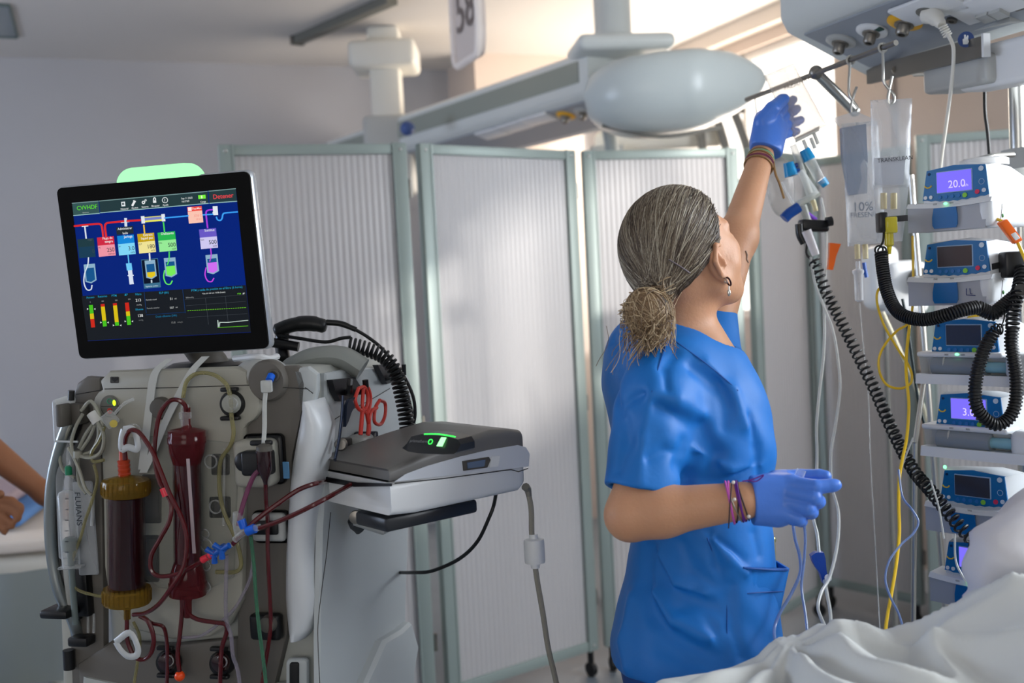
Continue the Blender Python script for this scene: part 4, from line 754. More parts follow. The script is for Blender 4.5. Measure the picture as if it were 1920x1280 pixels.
fl2 = canister('blood_filter', 'tall slim dark red filter column in the middle of the machine front', (350, 352), 826, 1096, .0245, .06, .034, REDW, film('clear_wall', (70, 30, 34), .1, .06), mat('blood_column', (66, 10, 20), .16, coat=.8), .026, 'bell')
part('white_label', MB().obox(FW(349, 860, .087), (.006, 0, 0), (0, .001, 0), (0, 0, -.17)), mat('label_strip', (176, 160, 164), .4), fl2, world=True)
part('top_port', MB().lathe([(.008, 0), (.009, .02), (.011, .022), (.011, .032), (.007, .034), (.007, .046)], FW(349, 806, .06), (0, 0, 1), 18), CLEAR, fl2, world=True)
part('inlet', MB().lathe([(.010, 0), (.0115, .006), (.010, .008), (.0115, .014), (.010, .016), (.0115, .022), (.010, .024), (.0115, .03), (.008, .032), (.007, .05)], FW(234, 894, .075), (0, 0, 1), 16), mat('port_red', (176, 60, 30), .3), fl1, world=True)
WCLIP = mat('white_clip', (190, 194, 196), .3)
def pinch(pts, off, lbl, w_=.0028):
    return solo('tube_clamp', MB().tube(spline([FW(x, y, off) for x, y in pts+[pts[0]]], 5), w_, 8, flat=2.2), WCLIP, lbl, 'clamp')
pinch([(232, 805), (250, 805), (258, 830), (256, 842), (240, 838), (228, 842), (228, 820)], .085, 'white pinch clamp above the amber-capped filter')
pinch([(217, 1203), (243, 1186), (258, 1212), (256, 1228), (240, 1230), (226, 1218)], .08, 'white pinch clamp below the amber-capped filter')
# blood lines
tubing('blood_line', [(234, 862), (234, 838), (237, 818), (246, 806), (262, 812), (285, 845), (300, 880), (318, 925), (340, 970), (350, 1010), (345, 1060), (325, 1095), (300, 1130), (275, 1148), (250, 1152)], [.08, .08, .09, .095, .095, .1, .105, .11, .11, .11, .11, .11, .1, .09, .08], .0042, BLOOD, 'dark red tube looping from the amber-capped filter top across the slim column')
tubing('blood_line', [(349, 776), (347, 760), (335, 750), (318, 752), (300, 775), (292, 815), (290, 860), (300, 905), (320, 940), (318, 975), (300, 1010), (284, 1040), (284, 1068), (300, 1080), (330, 1076), (365, 1060), (392, 1042)], [.06, .065, .07, .07, .07, .075, .08, .085, .095, .1, .1, .1, .1, .1, .1, .1, .1], .0042, BLOOD, 'dark red tube arching over the top of the slim filter column')
tubing('blood_line', [(237, 1140), (238, 1165), (238, 1195), (244, 1215), (254, 1232), (270, 1236), (284, 1222), (288, 1195), (278, 1165), (262, 1154)], .075, .0042, BLOOD, 'dark red tube loop through the lower white clamp')
tubing('blood_line', [(266, 1154), (285, 1168), (305, 1174), (312, 1195), (314, 1240), (312, 1300), (308, 1400)], [.075, .06, .055, .05, .05, .05, .05], .0036, BLOOD, 'dark red tube entering the left round pod at the machine bottom')
tubing('blood_line', [(341, 1118), (341, 1150), (337, 1190), (333, 1225), (336, 1255), (337, 1262)], .06, .0042, BLOOD, 'dark red tube dropping straight from the slim filter column')
tubing('blood_line', [(346, 1118), (350, 1145), (368, 1160), (400, 1166), (422, 1170), (425, 1185), (416, 1215), (414, 1250), (412, 1300), (410, 1400)], [.06, .06, .06, .06, .06, .055, .055, .058, .05, .05], .0042, BLOOD, 'dark red tube bending right into the right round pod at the machine bottom')
tubing('blood_line', [(498, 905), (499, 940), (502, 975), (502, 1020), (504, 1080), (507, 1140), (507, 1180), (500, 1230), (490, 1290), (482, 1400)], [.07, .05, .05, .05, .05, .045, .045, .04, .04, .04], .0038, BLOOD, 'dark red vertical tube down the dark right column of the machine')
solo('ball_valve', MB().ell(FW(337, 1267, .06), .0095, .0095, .0095), mat('orange_ball', (236, 76, 22), .3), 'small orange ball valve at the machine bottom', 'valve')
# warmer lines
wl1 = LW(bw, W(612, 903, 'l', .0)); wl2 = LW(bw, W(660, 907, 'l', .0))
solo('blood_line', MB().tube(spline([wl1, FW(596, 905, .07), FW(560, 918, .08), FW(520, 945, .09), FW(480, 975, .1), FW(456, 1000, .1), FW(436, 1020, .1)], 6), .0044, 8), BLOOD, 'upper of the two dark red tubes running into the blood warmer', 'tube')
solo('blood_line', MB().tube(spline([wl2, FW(600, 940, .1), FW(550, 965, .11), FW(510, 982, .11), FW(486, 990, .11)], 6), .0044, 8), BLOOD, 'lower of the two dark red tubes running into the blood warmer', 'tube')
# stopcocks
def stopcock(x, y, off, ang, cap, lbl, caps=((0, .02),)):
    c = FW(x, y, off); t = thing('stopcock', lbl, 'stopcock', c); d = nrm(FW(x+math.cos(ang)*10, y+math.sin(ang)*10, off)-c); u_ = np.cross(d, [0, 1, 0])
    part('body', MB().cyl(c-d*.018, c+d*.018, .0048, n=14), CLEAR, t, world=True); part('hub', MB().cyl(c+np.array([0, .008, 0]), c-np.array([0, .01, 0]), .0075, n=16), BLUE, t, world=True)
    for a_ in (0, 2.1, 4.2): part('wing', MB().cyl(c-np.array([0, .008, 0]), c-np.array([0, .008, 0])+d*math.cos(a_)*.017+u_*math.sin(a_)*.017, .004, .0055, 10), BLUE, t, world=True)
    part('luer_cap', MB().cyl(c-d*.016, c-d*.03, .006, .0065, 14), cap, t, world=True); return t
stopcock(418, 1028, .105, -.5, mat('red_cap', (230, 50, 70), .3), 'blue three-way stopcock with red cap beside the slim column')
stopcock(404, 1036, .1, -.5, mat('red_cap', (230, 50, 70), .3), 'blue stopcock joined left of its twin near the slim column')
bj = thing('line_connector', 'clear y connector with two blue caps joining the warmer tubes', 'connector', FW(465, 990, .1))
part('blue_cap', MB().cyl(FW(452, 974, .1), FW(458, 990, .1), .0078, .007, 14), mat('bright_blue', (14, 96, 214), .3), bj, world=True); part('blue_cap', MB().cyl(FW(463, 996, .105), FW(478, 990, .105), .008, .0085, 14), mat('bright_blue', (14, 96, 214), .3), bj, world=True)
part('clear_body', MB().tube(fs([(440, 1012), (452, 1002), (472, 992), (488, 988)], .105), .0058, 12), CLEAR, bj, world=True); part('clear_branch', MB().tube(fs([(446, 960), (446, 985), (450, 1002)], .1), .009, 12), CLEAR, bj, world=True)
solo('line_mark', MB().cyl(FW(305, 915, .1), FW(311, 930, .1), .0058, n=14), mat('red_cap', (230, 50, 70), .3), 'small red clip on the tube between the two filters', 'clip')
# drip chamber on the air detector
dc = thing('drip_chamber', 'dark drip chamber with blood clamped in the upper right block of the machine', 'drip chamber', FW(497, 905, .08))
part('chamber', MB().lathe([(.003, -.0), (.005, .008), (.013, .026), (.0135, .06), (.008, .066)], FW(498, 908, .085), (0, 0, 1), 22), BLOODD, dc, world=True)
part('top', MB().lathe([(.014, 0), (.014, .008), (.008, .012)], FW(496, 845, .085), (0, 0, 1), 22), DGREY, dc, world=True)
part('pink_line', MB().tube(fs([(488, 880), (476, 892), (464, 920), (453, 955), (447, 985)], [.085, .09, .09, .1, .1]), .0042, 8), mat('pink_blood_line', (110, 56, 84), .2), dc, world=True)
vl = thing('vent_line', 'clear pressure line with blue fitting at the top right of the machine front', 'tube', FW(494, 830, .08))
part('tube', MB().tube(fs([(498, 735), (496, 760), (496, 800), (494, 832)], [.05, .055, .06, .08]), .004, 8), MILK, vl, world=True); part('filter_box', MB().rbox(-.01, .01, -.006, .006, -.011, .011, .003, 2, fn=lambda v: FW(500, 724, .05)+v), MILK, vl, world=True)
part('blue_fitting', MB().cyl(FW(505, 713, .045), FW(509, 704, .035), .007, n=14), mat('bright_blue', (14, 96, 214), .3), vl, world=True); part('port', MB().torus(FW(512, 704, .03), (0, 1, 0), .009, .003, 18, 8), DGREY, vl, world=True)
# pale yellow line over the pod
PY = film('pale_yellow_tube', (150, 144, 106), .45, .15, tint=(250, 245, 215))
tubing('fluid_line', [(343, 745), (350, 715), (370, 700), (400, 702), (424, 720), (432, 745), (434, 780), (438, 810), (432, 835), (415, 860), (411, 890), (413, 930), (422, 965), (438, 1000), (448, 1030), (452, 1060), (440, 1072), (405, 1072)], .045, .0038, PY, 'pale yellow tube arching over the centre panel and down past the round pod')
tubing('fluid_line', [(176, 870), (182, 900), (172, 940), (160, 975), (150, 1010), (136, 1050), (132, 1085), (145, 1105), (175, 1115), (195, 1118)], .05, .003, PY, 'thin pale yellow tube bowing around the syringe on the left')
tubing('fluid_line', [(196, 800), (186, 825), (172, 848), (175, 865), (195, 862)], .05, .0032, PY, 'short pale yellow loop by the power buttons')
tubing('fluid_line', [(425, 1040), (424, 1080), (423, 1130), (425, 1165), (433, 1190), (437, 1230), (448, 1270), (458, 1400)], .06, .0036, film('lilac_tube', (150, 142, 156), .4, .15), 'lilac clear tube hanging down the centre panel edge')
tubing('fluid_line', [(470, 1010), (474, 1040), (470, 1080), (455, 1115), (440, 1140), (420, 1160), (380, 1190), (340, 1195)], .055, .0028, film('lilac_tube', (150, 142, 156), .4, .15), 'thin lilac tube curling left under the centre panel')
tubing('fluid_line', [(470, 1005), (476, 1060), (480, 1120), (486, 1180), (494, 1240), (500, 1300), (504, 1400)], .062, .0034, film('green_tube', (84, 134, 108), .5, .15, tint=(190, 235, 205)), 'pale green tube hanging down the right dark column')
tubing('fluid_line', [(250, 1165), (262, 1195), (258, 1240), (250, 1300), (250, 1400)], .05, .003, PY, 'straight pale yellow tube under the amber-capped filter')
# fabric bands hanging from the monitor neck
def band(pts, off, w_, m, name, lbl, cat='strap'):
    mb = MB(); c = fs(pts, off, 6); rings = [[p+mx_*w_, p+mx_*w_+my_*.0015, p-mx_*w_+my_*.0015, p-mx_*w_] for p in c]; return solo(name, mb.loft(rings), m, lbl, cat)
STR = mat('fabric_band', (186, 188, 184), .7)
band([(318, 672), (290, 700), (280, 760), (273, 820), (266, 880)], [.02, .03, .035, .04, .04], .008, STR, 'plastic_band', 'left white band hanging from under the monitor')
band([(385, 668), (360, 695), (335, 740), (310, 790), (285, 850), (268, 886)], [.02, .035, .04, .042, .044, .044], .008, STR, 'plastic_band', 'right white band slanting from under the monitor to the filter')
# coiled white tubing bundle, left
def loops(cx, cy, ax_, ay_, off, n, r, m, ph=0, jit=.12):
    pts = []
    for k in range(n*14+1):
        t = 2*math.pi*k/14+ph; j = 1+jit*math.sin(t*.37+ph*3); pts.append(FW(cx+ax_*j*math.cos(t)+3*math.sin(t*.21), cy+ay_*j*math.sin(t), off+.012*math.sin(t*.5+ph)))
    return MB().tube(pts, r, 7)
bt_ = thing('tubing_bundle', 'bundle of coiled white tubing hung on the left hook of the machine', 'tubing', FW(170, 880, .03))
WT = mat('white_tubing', (150, 150, 138), .35)
for k, pts in enumerate([[(150, 766), (136, 790), (122, 820), (112, 850), (118, 880), (140, 895)], [(152, 770), (170, 752), (185, 775), (192, 800), (196, 830), (186, 852), (160, 855), (140, 850)], [(155, 776), (142, 800), (134, 830), (140, 850), (170, 858), (190, 845), (194, 815), (182, 790)],
                         [(180, 792), (168, 820), (152, 845), (146, 870), (148, 905), (162, 925)], [(184, 792), (184, 820), (172, 845), (155, 852)], [(128, 838), (140, 860), (150, 885), (160, 915), (172, 928)], [(176, 792), (160, 815), (148, 840)]]):
    part('loop', MB().tube(fs(pts, .035+.008*(k % 3)), .0034, 7), WT, bt_, world=True)
part('tape', MB().tube(fs([(172, 774), (184, 792)], .045), .0105, 10), mat('tape_white', (206, 206, 202), .6), bt_, world=True); part('band', MB().cyl(FW(146, 845, .05), FW(146, 858, .05), .008, n=12), WT, bt_, world=True)
part('cable_tie', MB().tube([FW(104, 827, .05), FW(146, 828, .05)], .0022, 6), WCLIP, bt_, world=True)
yf = thing('inline_filter', 'clear inline filter with yellow disc beside the power buttons', 'filter', FW(208, 795, .05))
part('housing', MB().rbox(-.013, .013, -.006, .006, -.014, .014, .004, 2, fn=lambda v: FW(206, 786, .05)+v@np.array([[.8, 0, .6], [0, 1, 0], [-.6, 0, .8]])), CLEAR, yf, world=True)
part('yellow_disc', MB().cyl(FW(213, 794, .052), FW(213, 794, .058), .007, n=16), mat('yellow_disc', (196, 176, 70), .4), yf, world=True); part('port', MB().tube(fs([(215, 775), (232, 757), (250, 748)], .05), .003, 8), CLEAR, yf, world=True)
# syringe and hanging bag on the left
sy = thing('syringe', 'large upright syringe with green tip handwritten with ink on the left of the machine', 'syringe', FW(136, 1060, .05))
part('barrel', MB().lathe([(.0165, 0), (.0165, .135), (.013, .142), (.004, .146)], FW(134, 1062, .05), (0, 0, 1), 24), CLEAR, sy, world=True)
part('plunger', MB().lathe([(.006, -.11), (.006, .03), (.015, .032), (.015, .05), (.008, .056)], FW(134, 1062, .05), (0, 0, 1), 18), mat('plunger_grey', (104, 116, 116), .4), sy, world=True)
part('flange', MB().rbox(-.022, .022, -.012, .012, -.003, .002, .002, 2, fn=lambda v: FW(134, 1062, .05)+v), CLEAR, sy, world=True)
part('green_tip', MB().lathe([(.0065, 0), (.0065, .014), (.003, .018)], FW(129, 890, .05), (0, 0, 1), 14), mat('green_tip', (8, 120, 82), .35), sy, world=True)
part('tip_tube', MB().tube(fs([(129, 874), (128, 850), (130, 838)], .05), .004, 8), CLEAR, sy, world=True)
part('lettering', MB().text('FLUIANS', FW(140, 922, .07), -za, mx_, .012, 'LEFT', 0), mat('ink', (24, 34, 44), .6), sy, world=True)
for k in range(6): part('scale_mark', MB().tube([FW(122, 935+k*20, .067), FW(128, 935+k*20, .067)], .0007, 4), mat('ink', (24, 34, 44), .6), sy, world=True)
hbg = thing('fluid_bag', 'clear plastic pouch hanging at the left edge of the machine with black peg', 'bag', FW(116, 1050, .02))
part('pouch', MB().rbox(-.016, .02, -.008, .008, -.22, .085, .006, 3, fn=lambda v: FW(118, 832, .025)+v+np.array([v[2]*.03, 0, 0])), FILM, hbg, world=True, angle=80)
part('top_cap', MB().tube(fs([(106, 757), (120, 752), (136, 748)], .025), .009, 12), MILK, hbg, world=True); part('black_peg', MB().tube(fs([(134, 732), (133, 750)], .03), .006, 10), BLACK, hbg, world=True)
trp = thing('pouch', 'milky plastic pouch behind the upright syringe', 'pouch', FW(160, 1100, .02))
part('sheet', MB().rbox(-.018, .02, -.004, .004, -.09, .09, .004, 2, fn=lambda v: FW(160, 990, .028)+v), FILM, trp, world=True); part('white_clip', MB().tube(fs([(174, 922), (174, 955), (172, 985)], .035), .0035, 8), WCLIP, trp, world=True)
part('funnel', MB().lathe([(.012, 0), (.016, .1), (.017, .11)], FW(140, 1150, .02), (0, 0, 1), 20), MILK, trp, world=True)
# ================================================================ INFUSION PUMPS
PYAW = -51
PW_, PBL = mat('pump_white', (214, 218, 222), .3), mat('pump_panel_blue', (12, 104, 164), .35)
PDOOR = mat('pump_door_grey', (164, 168, 176), .4); PTAB = mat('pump_tab_blue', (4, 98, 162), .3)
LCDON, LCDOFF = glow('lcd_violet', (126, 112, 255), 1.05), mat('lcd_dark', (58, 56, 62), .2)
def icon(c, r, rgb, root): part('key', MB().lathe([(r, 0), (r, .0012)], c, (0, -1, .12), 14), mat('key_%02x%02x%02x' % rgb, rgb, .4), root)
def pump(px, py, d, lbl, kind, lcd, digits=None, led=True, mark=False, s=.89):
    o = P(px, py, d); t = thing('infusion_pump', lbl, 'infusion pump', o, PYAW, group='infusion pumps stacked on the pole')
    W_, D_ = .19*s, .19*s; wx0 = .022*s
    # control head: sloped blue face with white body behind
    z0, z1 = .068*s, .142*s; hw0, hw1 = wx0+.002, W_-.012*s
    sec = lambda y, a_, b_, c_, e_: [np.array([a_, y, c_]), np.array([b_, y, c_]), np.array([b_-.006*s, y, e_-.006*s]), np.array([(a_+b_)/2+.02*s, y, e_+.002*s]), np.array([a_+.012*s, y, e_-.004*s])]
    part('body', MB().loft([sec(.006, hw0, hw1, z0-.012*s, z1-.001), sec(.03*s, hw0-.002, W_-.002, z0-.02*s, z1+.002), sec(.09*s, hw0, W_, z0-.03*s, z1-.004), sec(D_-.03*s, hw0+.01, W_, z0-.03*s, z1-.026*s), sec(D_, hw0+.02, W_-.01, z0-.02*s, z1-.05*s)]), PW_, t, angle=28)
    n_ = 15; bot = [np.array([hw0+(hw1-hw0)*k/n_, .004, z0+.002*s-.006*s*math.sin(math.pi*k/n_)+(.002*s if k % 2 else 0)]) for k in range(n_+1)]
    pf_ = part('control_panel', MB().prism([b_+np.array([0, .0, 0]) for b_ in bot]+[np.array([hw1-.006*s, .004, z1-.006*s]), np.array([(hw0+hw1)/2, .004, z1+.0005]), np.array([hw0+.012*s, .004, z1-.006*s])], (0, .006, 0)), PBL, t)
    lx0, lx1, lz0, lz1 = hw0+.037*s, hw0+.116*s, z0+.017*s, z1-.013*s
    part('display_frame', MB().rbox(lx0-.002, lx1+.002, .0025, .006, lz0-.002, lz1+.002, .0015, 2), mat('frame_pale', (150, 176, 206), .4), pf_)
    sc_p = part('display', MB().box(lx0, lx1, .0015, .004, lz0, lz1), LCDON if lcd else LCDOFF, pf_)
    if digits:
        part('lettering', MB().text(digits, (lx0+.026*s, .0012, lz0+.008*s), (1, 0, 0), (0, 0, 1), .017*s, 'LEFT', 0), glow('lcd_text', (214, 200, 255), 1.1), pf_)
        part('lettering', MB().text('ml/h', (lx0+.058*s, .0012, lz0+.008*s), (1, 0, 0), (0, 0, 1), .006*s, 'LEFT', 0), glow('lcd_text', (214, 200, 255), 1.1), pf_)
    r_ = .0042*s
    for k, c in enumerate(((40, 110, 180), (40, 110, 180), (40, 110, 180), (40, 110, 180), (130, 196, 60))): icon(np.array([lx0+.005*s+k*.0145*s, .0035, z0+.0065*s]), r_ if k < 4 else r_*1.3, c, pf_)
    for k, c in enumerate(((220, 224, 228), (220, 224, 228))): icon(np.array([hw0+.008*s+k*.013*s, .0035, z0+.0085*s]), r_, c, pf_)
    icon(np.array([lx1+.012*s, .0035, z0+.011*s]), r_*1.25, (206, 44, 84), pf_); icon(np.array([lx1+.027*s, .0035, z0+.013*s]), r_*1.1, (200, 208, 220), pf_)
    icon(np.array([lx1+.022*s, .0035, z1-.014*s]), r_*1.35, (196, 210, 224), pf_); icon(np.array([hw0+.018*s, .0035, z1-.014*s]), r_*.7, (8, 40, 80), pf_)
    part('moon_mark', MB().tube([np.array([hw0+.015*s+.008*s*math.cos(a_), .0032, z0+.036*s+.006*s*math.sin(a_)]) for a_ in np.linspace(3.3, 6.1, 8)], .0016*s, 6), mat('moon_yellow', (226, 190, 70), .4), pf_)
    part('key_outline', MB().torus((lx1+.022*s, .0035, z0+.032*s), (0, 1, 0), .006*s, .0006, 14, 5), mat('frame_pale', (150, 176, 206), .4), pf_)
    if kind == 'volumetric':
        part('door', MB().loft([[np.array([.0, y0_, .0]), np.array([W_-.012*s, y0_, .0]), np.array([W_-.004*s, y0_+.003, .06*s]), np.array([W_*.6, y0_, .056*s]), np.array([W_*.4, y0_, .053*s]), np.array([0, y0_, .056*s])] for y0_ in (-.018*s, .06*s)]), PDOOR, t, angle=20)
        part('status_band', MB().loft([[np.array([-.001+k*(W_+.004)/10, -.021*s, .055*s-.005*s*math.sin(math.pi*k/10)]), np.array([-.001+k*(W_+.004)/10, .05*s, .055*s-.005*s*math.sin(math.pi*k/10)]), np.array([-.001+k*(W_+.004)/10, .04*s, .068*s-.005*s*math.sin(math.pi*k/10)]), np.array([-.001+k*(W_+.004)/10, -.014*s, .065*s-.005*s*math.sin(math.pi*k/10)])] for k in range(11)]), PW_, t, angle=20)
        part('blue_tab', MB().loft([[np.array([x_, -.024*s, z_]), np.array([x2, -.024*s, z_]), np.array([x2-.002, -.016*s, z_]), np.array([x_+.002, -.016*s, z_])] for x_, x2, z_ in ((.066*s, .116*s, .005*s), (.062*s, .12*s, .012*s), (.062*s, .12*s, .03*s), (.066*s, .118*s, .05*s))]), PTAB, t, angle=20)
        part('side_cover', MB().rbox(W_-.03*s, W_+.003*s, -.017*s, .15*s, .0, .064*s, .012*s, 4), PW_, t); part('cover_seam', MB().tube([(W_+.003*s, .02*s, .01*s), (W_+.0032*s, .03*s, .05*s)], .0007, 5), SEAM, t)
        part('side_mark', MB().ell((W_+.0035*s, .03*s, .024*s), .002, .003, .004, 10, 6), mat('mark_green', (50, 120, 50), .4), t)
    else:
        part('tray', MB().loft([[np.array([x_, -.03*s, 0]), np.array([x_, .05*s, .0]), np.array([x_, .05*s, .02*s]), np.array([x_, -.026*s, .022*s])] for x_ in (.002, W_*.62, W_*.68, W_*1.28, W_*1.36)]), PW_, t, angle=20)
        part('cradle', MB().loft([[np.array([.0, .0, .02*s]), np.array([.0, .06*s, .02*s]), np.array([.0, .06*s, .062*s]), np.array([.0, -.008*s, .062*s])], [np.array([.012, .012*s, .02*s]), np.array([.012, .06*s, .02*s]), np.array([.012, .06*s, .06*s]), np.array([.012, .0, .06*s])], [np.array([W_*1.2, .012*s, .02*s]), np.array([W_*1.2, .06*s, .02*s]), np.array([W_*1.2, .06*s, .06*s]), np.array([W_*1.2, .0, .06*s])]]), LGREY, t, angle=20)
        part('barrel', MB().cyl((.035*s, -.002, .038*s), (W_*.82, -.002, .038*s), .021*s, n=22), mat('barrel_grey', (126, 134, 142), .25), t)
        part('status_band', MB().rbox(-.004, W_+.002, -.012*s, .05*s, .058*s, .07*s, .005*s, 3), PW_, t)
        part('plunger_head', MB().rbox(W_*1.05, W_*1.4, -.022*s, .04*s, .012*s, .07*s, .016*s, 4), PW_, t); part('plunger_rod', MB().cyl((W_*.82, -.002, .038*s), (W_*1.1, -.002, .038*s), .012*s), mat('pale_teal', (130, 176, 190), .3), t)
        part('clip', MB().torus((.06*s, -.004, .042*s), (1, .3, 0), .017*s, .002, 18, 6), LGREY, t)
    if led: part('led', MB().ell((W_*.49, -.022*s if kind == 'volumetric' else -.013*s, .0585*s if kind == 'volumetric' else .066*s), .005*s, .002, .0032*s, 12, 8), glow('led_green', (120, 255, 160), 2.6), t)
    for sgn in (-1, 1): part('lettering', MB().text('▮▮▮▮▮' if False else 'IIIIIII', (W_*.49+(-.029*s if sgn < 0 else .009*s), -.0225*s if kind == 'volumetric' else -.0135*s, .057*s if kind == 'volumetric' else .063*s), (1, 0, 0), (0, 0, 1), .004*s, 'LEFT', 0), SEAM, t)
    if mark:
        part('ink_mark', MB().tube([(.137*s, -.019*s, .036*s), (.137*s, -.019*s, .022*s), (.148*s, -.019*s, .021*s), (.157*s, -.019*s, .02*s)], .0008, 5), mat('ink_blue', (20, 40, 110), .5), t); part('ink_mark', MB().tube([(.145*s, -.019*s, .036*s), (.146*s, -.019*s, .024*s), (.15*s, -.019*s, .024*s)], .0008, 5), mat('ink_blue', (20, 40, 110), .5), t)
    part('pole_clamp', MB().rbox(.1*s, .15*s, D_*.8, D_+.06, .02*s, .06*s, .008, 2), MGREY, t)
    return t
D0 = 2.16
pumps = [pump(1711, 437, D0, 'top infusion pump of the stack, violet display reading 20.0', 'volumetric', True, '20.0'),
 pump(1712, 573, D0, 'second infusion pump from the top, dark display and ink mark on its door', 'volumetric', False, mark=True, led=False),
 pump(1728, 716, D0, 'third infusion pump from the top, syringe type with dark display', 'syringe', False),
 pump(1737, 850, D0, 'fourth infusion pump from the top, syringe type with violet display reading 3', 'syringe', True, '3.0', led=False),
 pump(1744, 990, D0, 'fifth infusion pump from the top, dark display and blank door', 'volumetric', False, led=False),
 pump(1752, 1122, D0, 'lowest infusion pump of the stack, violet display reading 2.4', 'volumetric', True, '2.4')]
part('led', MB().ell((.034, .003, .128), .004, .002, .004, 10, 6), glow('led_green', (120, 255, 160), 2.6), pumps[4])
# clamps above the pumps
ck = thing('clamp_lever', 'chrome clamp lever and white round knob on the pole above the pumps', 'clamp', P(1835, 300, 2.3))
part('round_plate', MB().lathe([(.05, 0), (.05, .014), (.04, .018)], P(1845, 312, 2.32), (0, 0, 1), 28), WHITE, ck, world=True); part('lever', MB().tube([P(1830, 300, 2.3), P(1862, 292, 2.3), P(1900, 290, 2.32)], .006, 10), CHROME, ck, world=True)
# ================================================================ HANGING BAGS
LIQ = film('saline', (150, 160, 176), .42, .05, tint=(225, 230, 238))
def bag(name, lbl, corners, d, th, m, parts_=()):
    """soft pouch between four photo corners (TL TR BR BL)"""
    c = [P(x, y, d) for x, y in corners]; nx, nz = 12, 22; n_ = nrm(np.cross(c[1]-c[0], c[3]-c[0])); n_ = n_ if n_[1] < 0 else -n_
    t = thing(name, lbl, 'fluid bag', (c[2]+c[3])/2); vs = []; fs_ = []
    for side in (1, -1):
        for j in range(nz+1):
            for i in range(nx+1):
                u_, v_ = i/nx, j/nz; p = (c[0]*(1-u_)+c[1]*u_)*(1-v_)+(c[3]*(1-u_)+c[2]*u_)*v_
                b = (math.sin(math.pi*u_)*math.sin(math.pi*min(1, v_*1.02)))**.45 if 0 < u_ < 1 and 0 < v_ < 1 else 0
                w_ = .0018*noise.noise(Vector((u_*5, v_*9, 3+d)))+.0012*math.sin(v_*30+u_*6)*(1-b)
                vs.append(p+n_*side*(th*b*(.35+.65*v_)+.0006)+n_*w_)
    k1 = (nx+1)*(nz+1)
    for s_ in (0, k1):
        for j in range(nz):
            for i in range(nx): a_ = s_+j*(nx+1)+i; fs_.append((a_, a_+1, a_+nx+2, a_+nx+1))
    edge = [i for i in range(nx+1)]+[(j+1)*(nx+1)+nx for j in range(nz)]+[nz*(nx+1)+i for i in range(nx-1, -1, -1)]+[j*(nx+1) for j in range(nz-1, 0, -1)]
    for q_a, q_b in zip(edge, edge[1:]+edge[:1]): fs_.append((q_a, q_b, q_b+k1, q_a+k1))
    part('pouch', MB().add(vs, fs_), m, t, world=True, angle=80); return t, n_
bl_, nb = bag('fluid_bag', 'left hanging clear bag with a grey fluid pocket on the slanted rod hook', [(1578, 232), (1645, 226), (1662, 455), (1590, 462)], 2.36, .016, FILM)
part('hanging_tab', MB().prism([P(x, y, 2.36) for x, y in ((1560, 222), (1604, 208), (1640, 224), (1646, 236), (1578, 242))], (0, .0015, 0)), FILM, bl_, world=True)
part('fluid_pocket', MB().prism([P(x, y, 2.35) for x, y in ((1577, 240), (1624, 232), (1627, 300), (1626, 362), (1592, 366), (1580, 300))], (0, .012, 0)), LIQ, bl_, world=True)
part('lettering', MB().text('10%', P(1598, 396, 2.335), (1, 0, 0), za, .02, 'LEFT', 0), mat('bag_ink', (110, 118, 130), .6), bl_, world=True); part('lettering', MB().text('FRESENIUS', P(1594, 408, 2.335), (1, 0, 0), za, .011, 'LEFT', 0), mat('bag_ink', (110, 118, 130), .6), bl_, world=True)
for a_ in ((1607, 460), (1622, 460)): part('port', MB().tube([P(a_[0], 458, 2.36), P(a_[0]+1, 485, 2.36)], .006, 10), film('amber_port', (214, 200, 150), .5, .2), bl_, world=True)
part('blue_clip', MB().tube(spline([P(1620, 492, 2.36), P(1622, 505, 2.36), P(1625, 520, 2.36)], 4), .0045, 8), BLUE, bl_, world=True)
br_, nb2 = bag('fluid_bag', 'right hanging clear bag printed with black lettering on the hook nearest the outlets', [(1632, 188), (1710, 184), (1704, 350), (1636, 352)], 2.26, .014, FILM)
part('print_panel', MB().prism([P(x, y, 2.24) for x, y in ((1638, 296), (1698, 294), (1694, 346), (1640, 347))], (0, .001, 0)), film('print_film', (176, 180, 190), .45, .3), br_, world=True)
part('lettering', MB().text('TRANSKLEAN', P(1645, 305, 2.236), (1, .0, .05), za, .0088, 'LEFT', 0), mat('print_black', (40, 40, 46), .6), br_, world=True)
part('lower_pouch', MB().prism([P(x, y, 2.27) for x, y in ((1638, 352), (1704, 350), (1692, 452), (1646, 454))], (0, .004, 0)), FILM, br_, world=True)
for x_ in (1657, 1676): part('port', MB().tube([P(x_, 362, 2.26), P(x_, 392, 2.26)], .0065, 10), film('amber_port', (214, 200, 150), .5, .2), br_, world=True)
drc = thing('drip_chamber', 'clear drip chamber on the line under the left hanging bag', 'drip chamber', P(1612, 568, 2.36))
part('chamber', MB().lathe([(.003, 0), (.009, .004), (.0095, .06), (.0125, .064), (.0125, .07), (.005, .074), (.005, .09)], P(1611, 566, 2.36), (0, 0, 1), 20), film('chamber_clear', (225, 228, 232), .3, .08), drc, world=True)
part('line', MB().tube(spline([P(1612, 568, 2.36), P(1618, 640, 2.36), P(1628, 740, 2.36), P(1632, 860, 2.3), P(1640, 1000, 2.2), P(1650, 1185, 2.0)], 6), .0012, 6), CLEAR, drc, world=True)
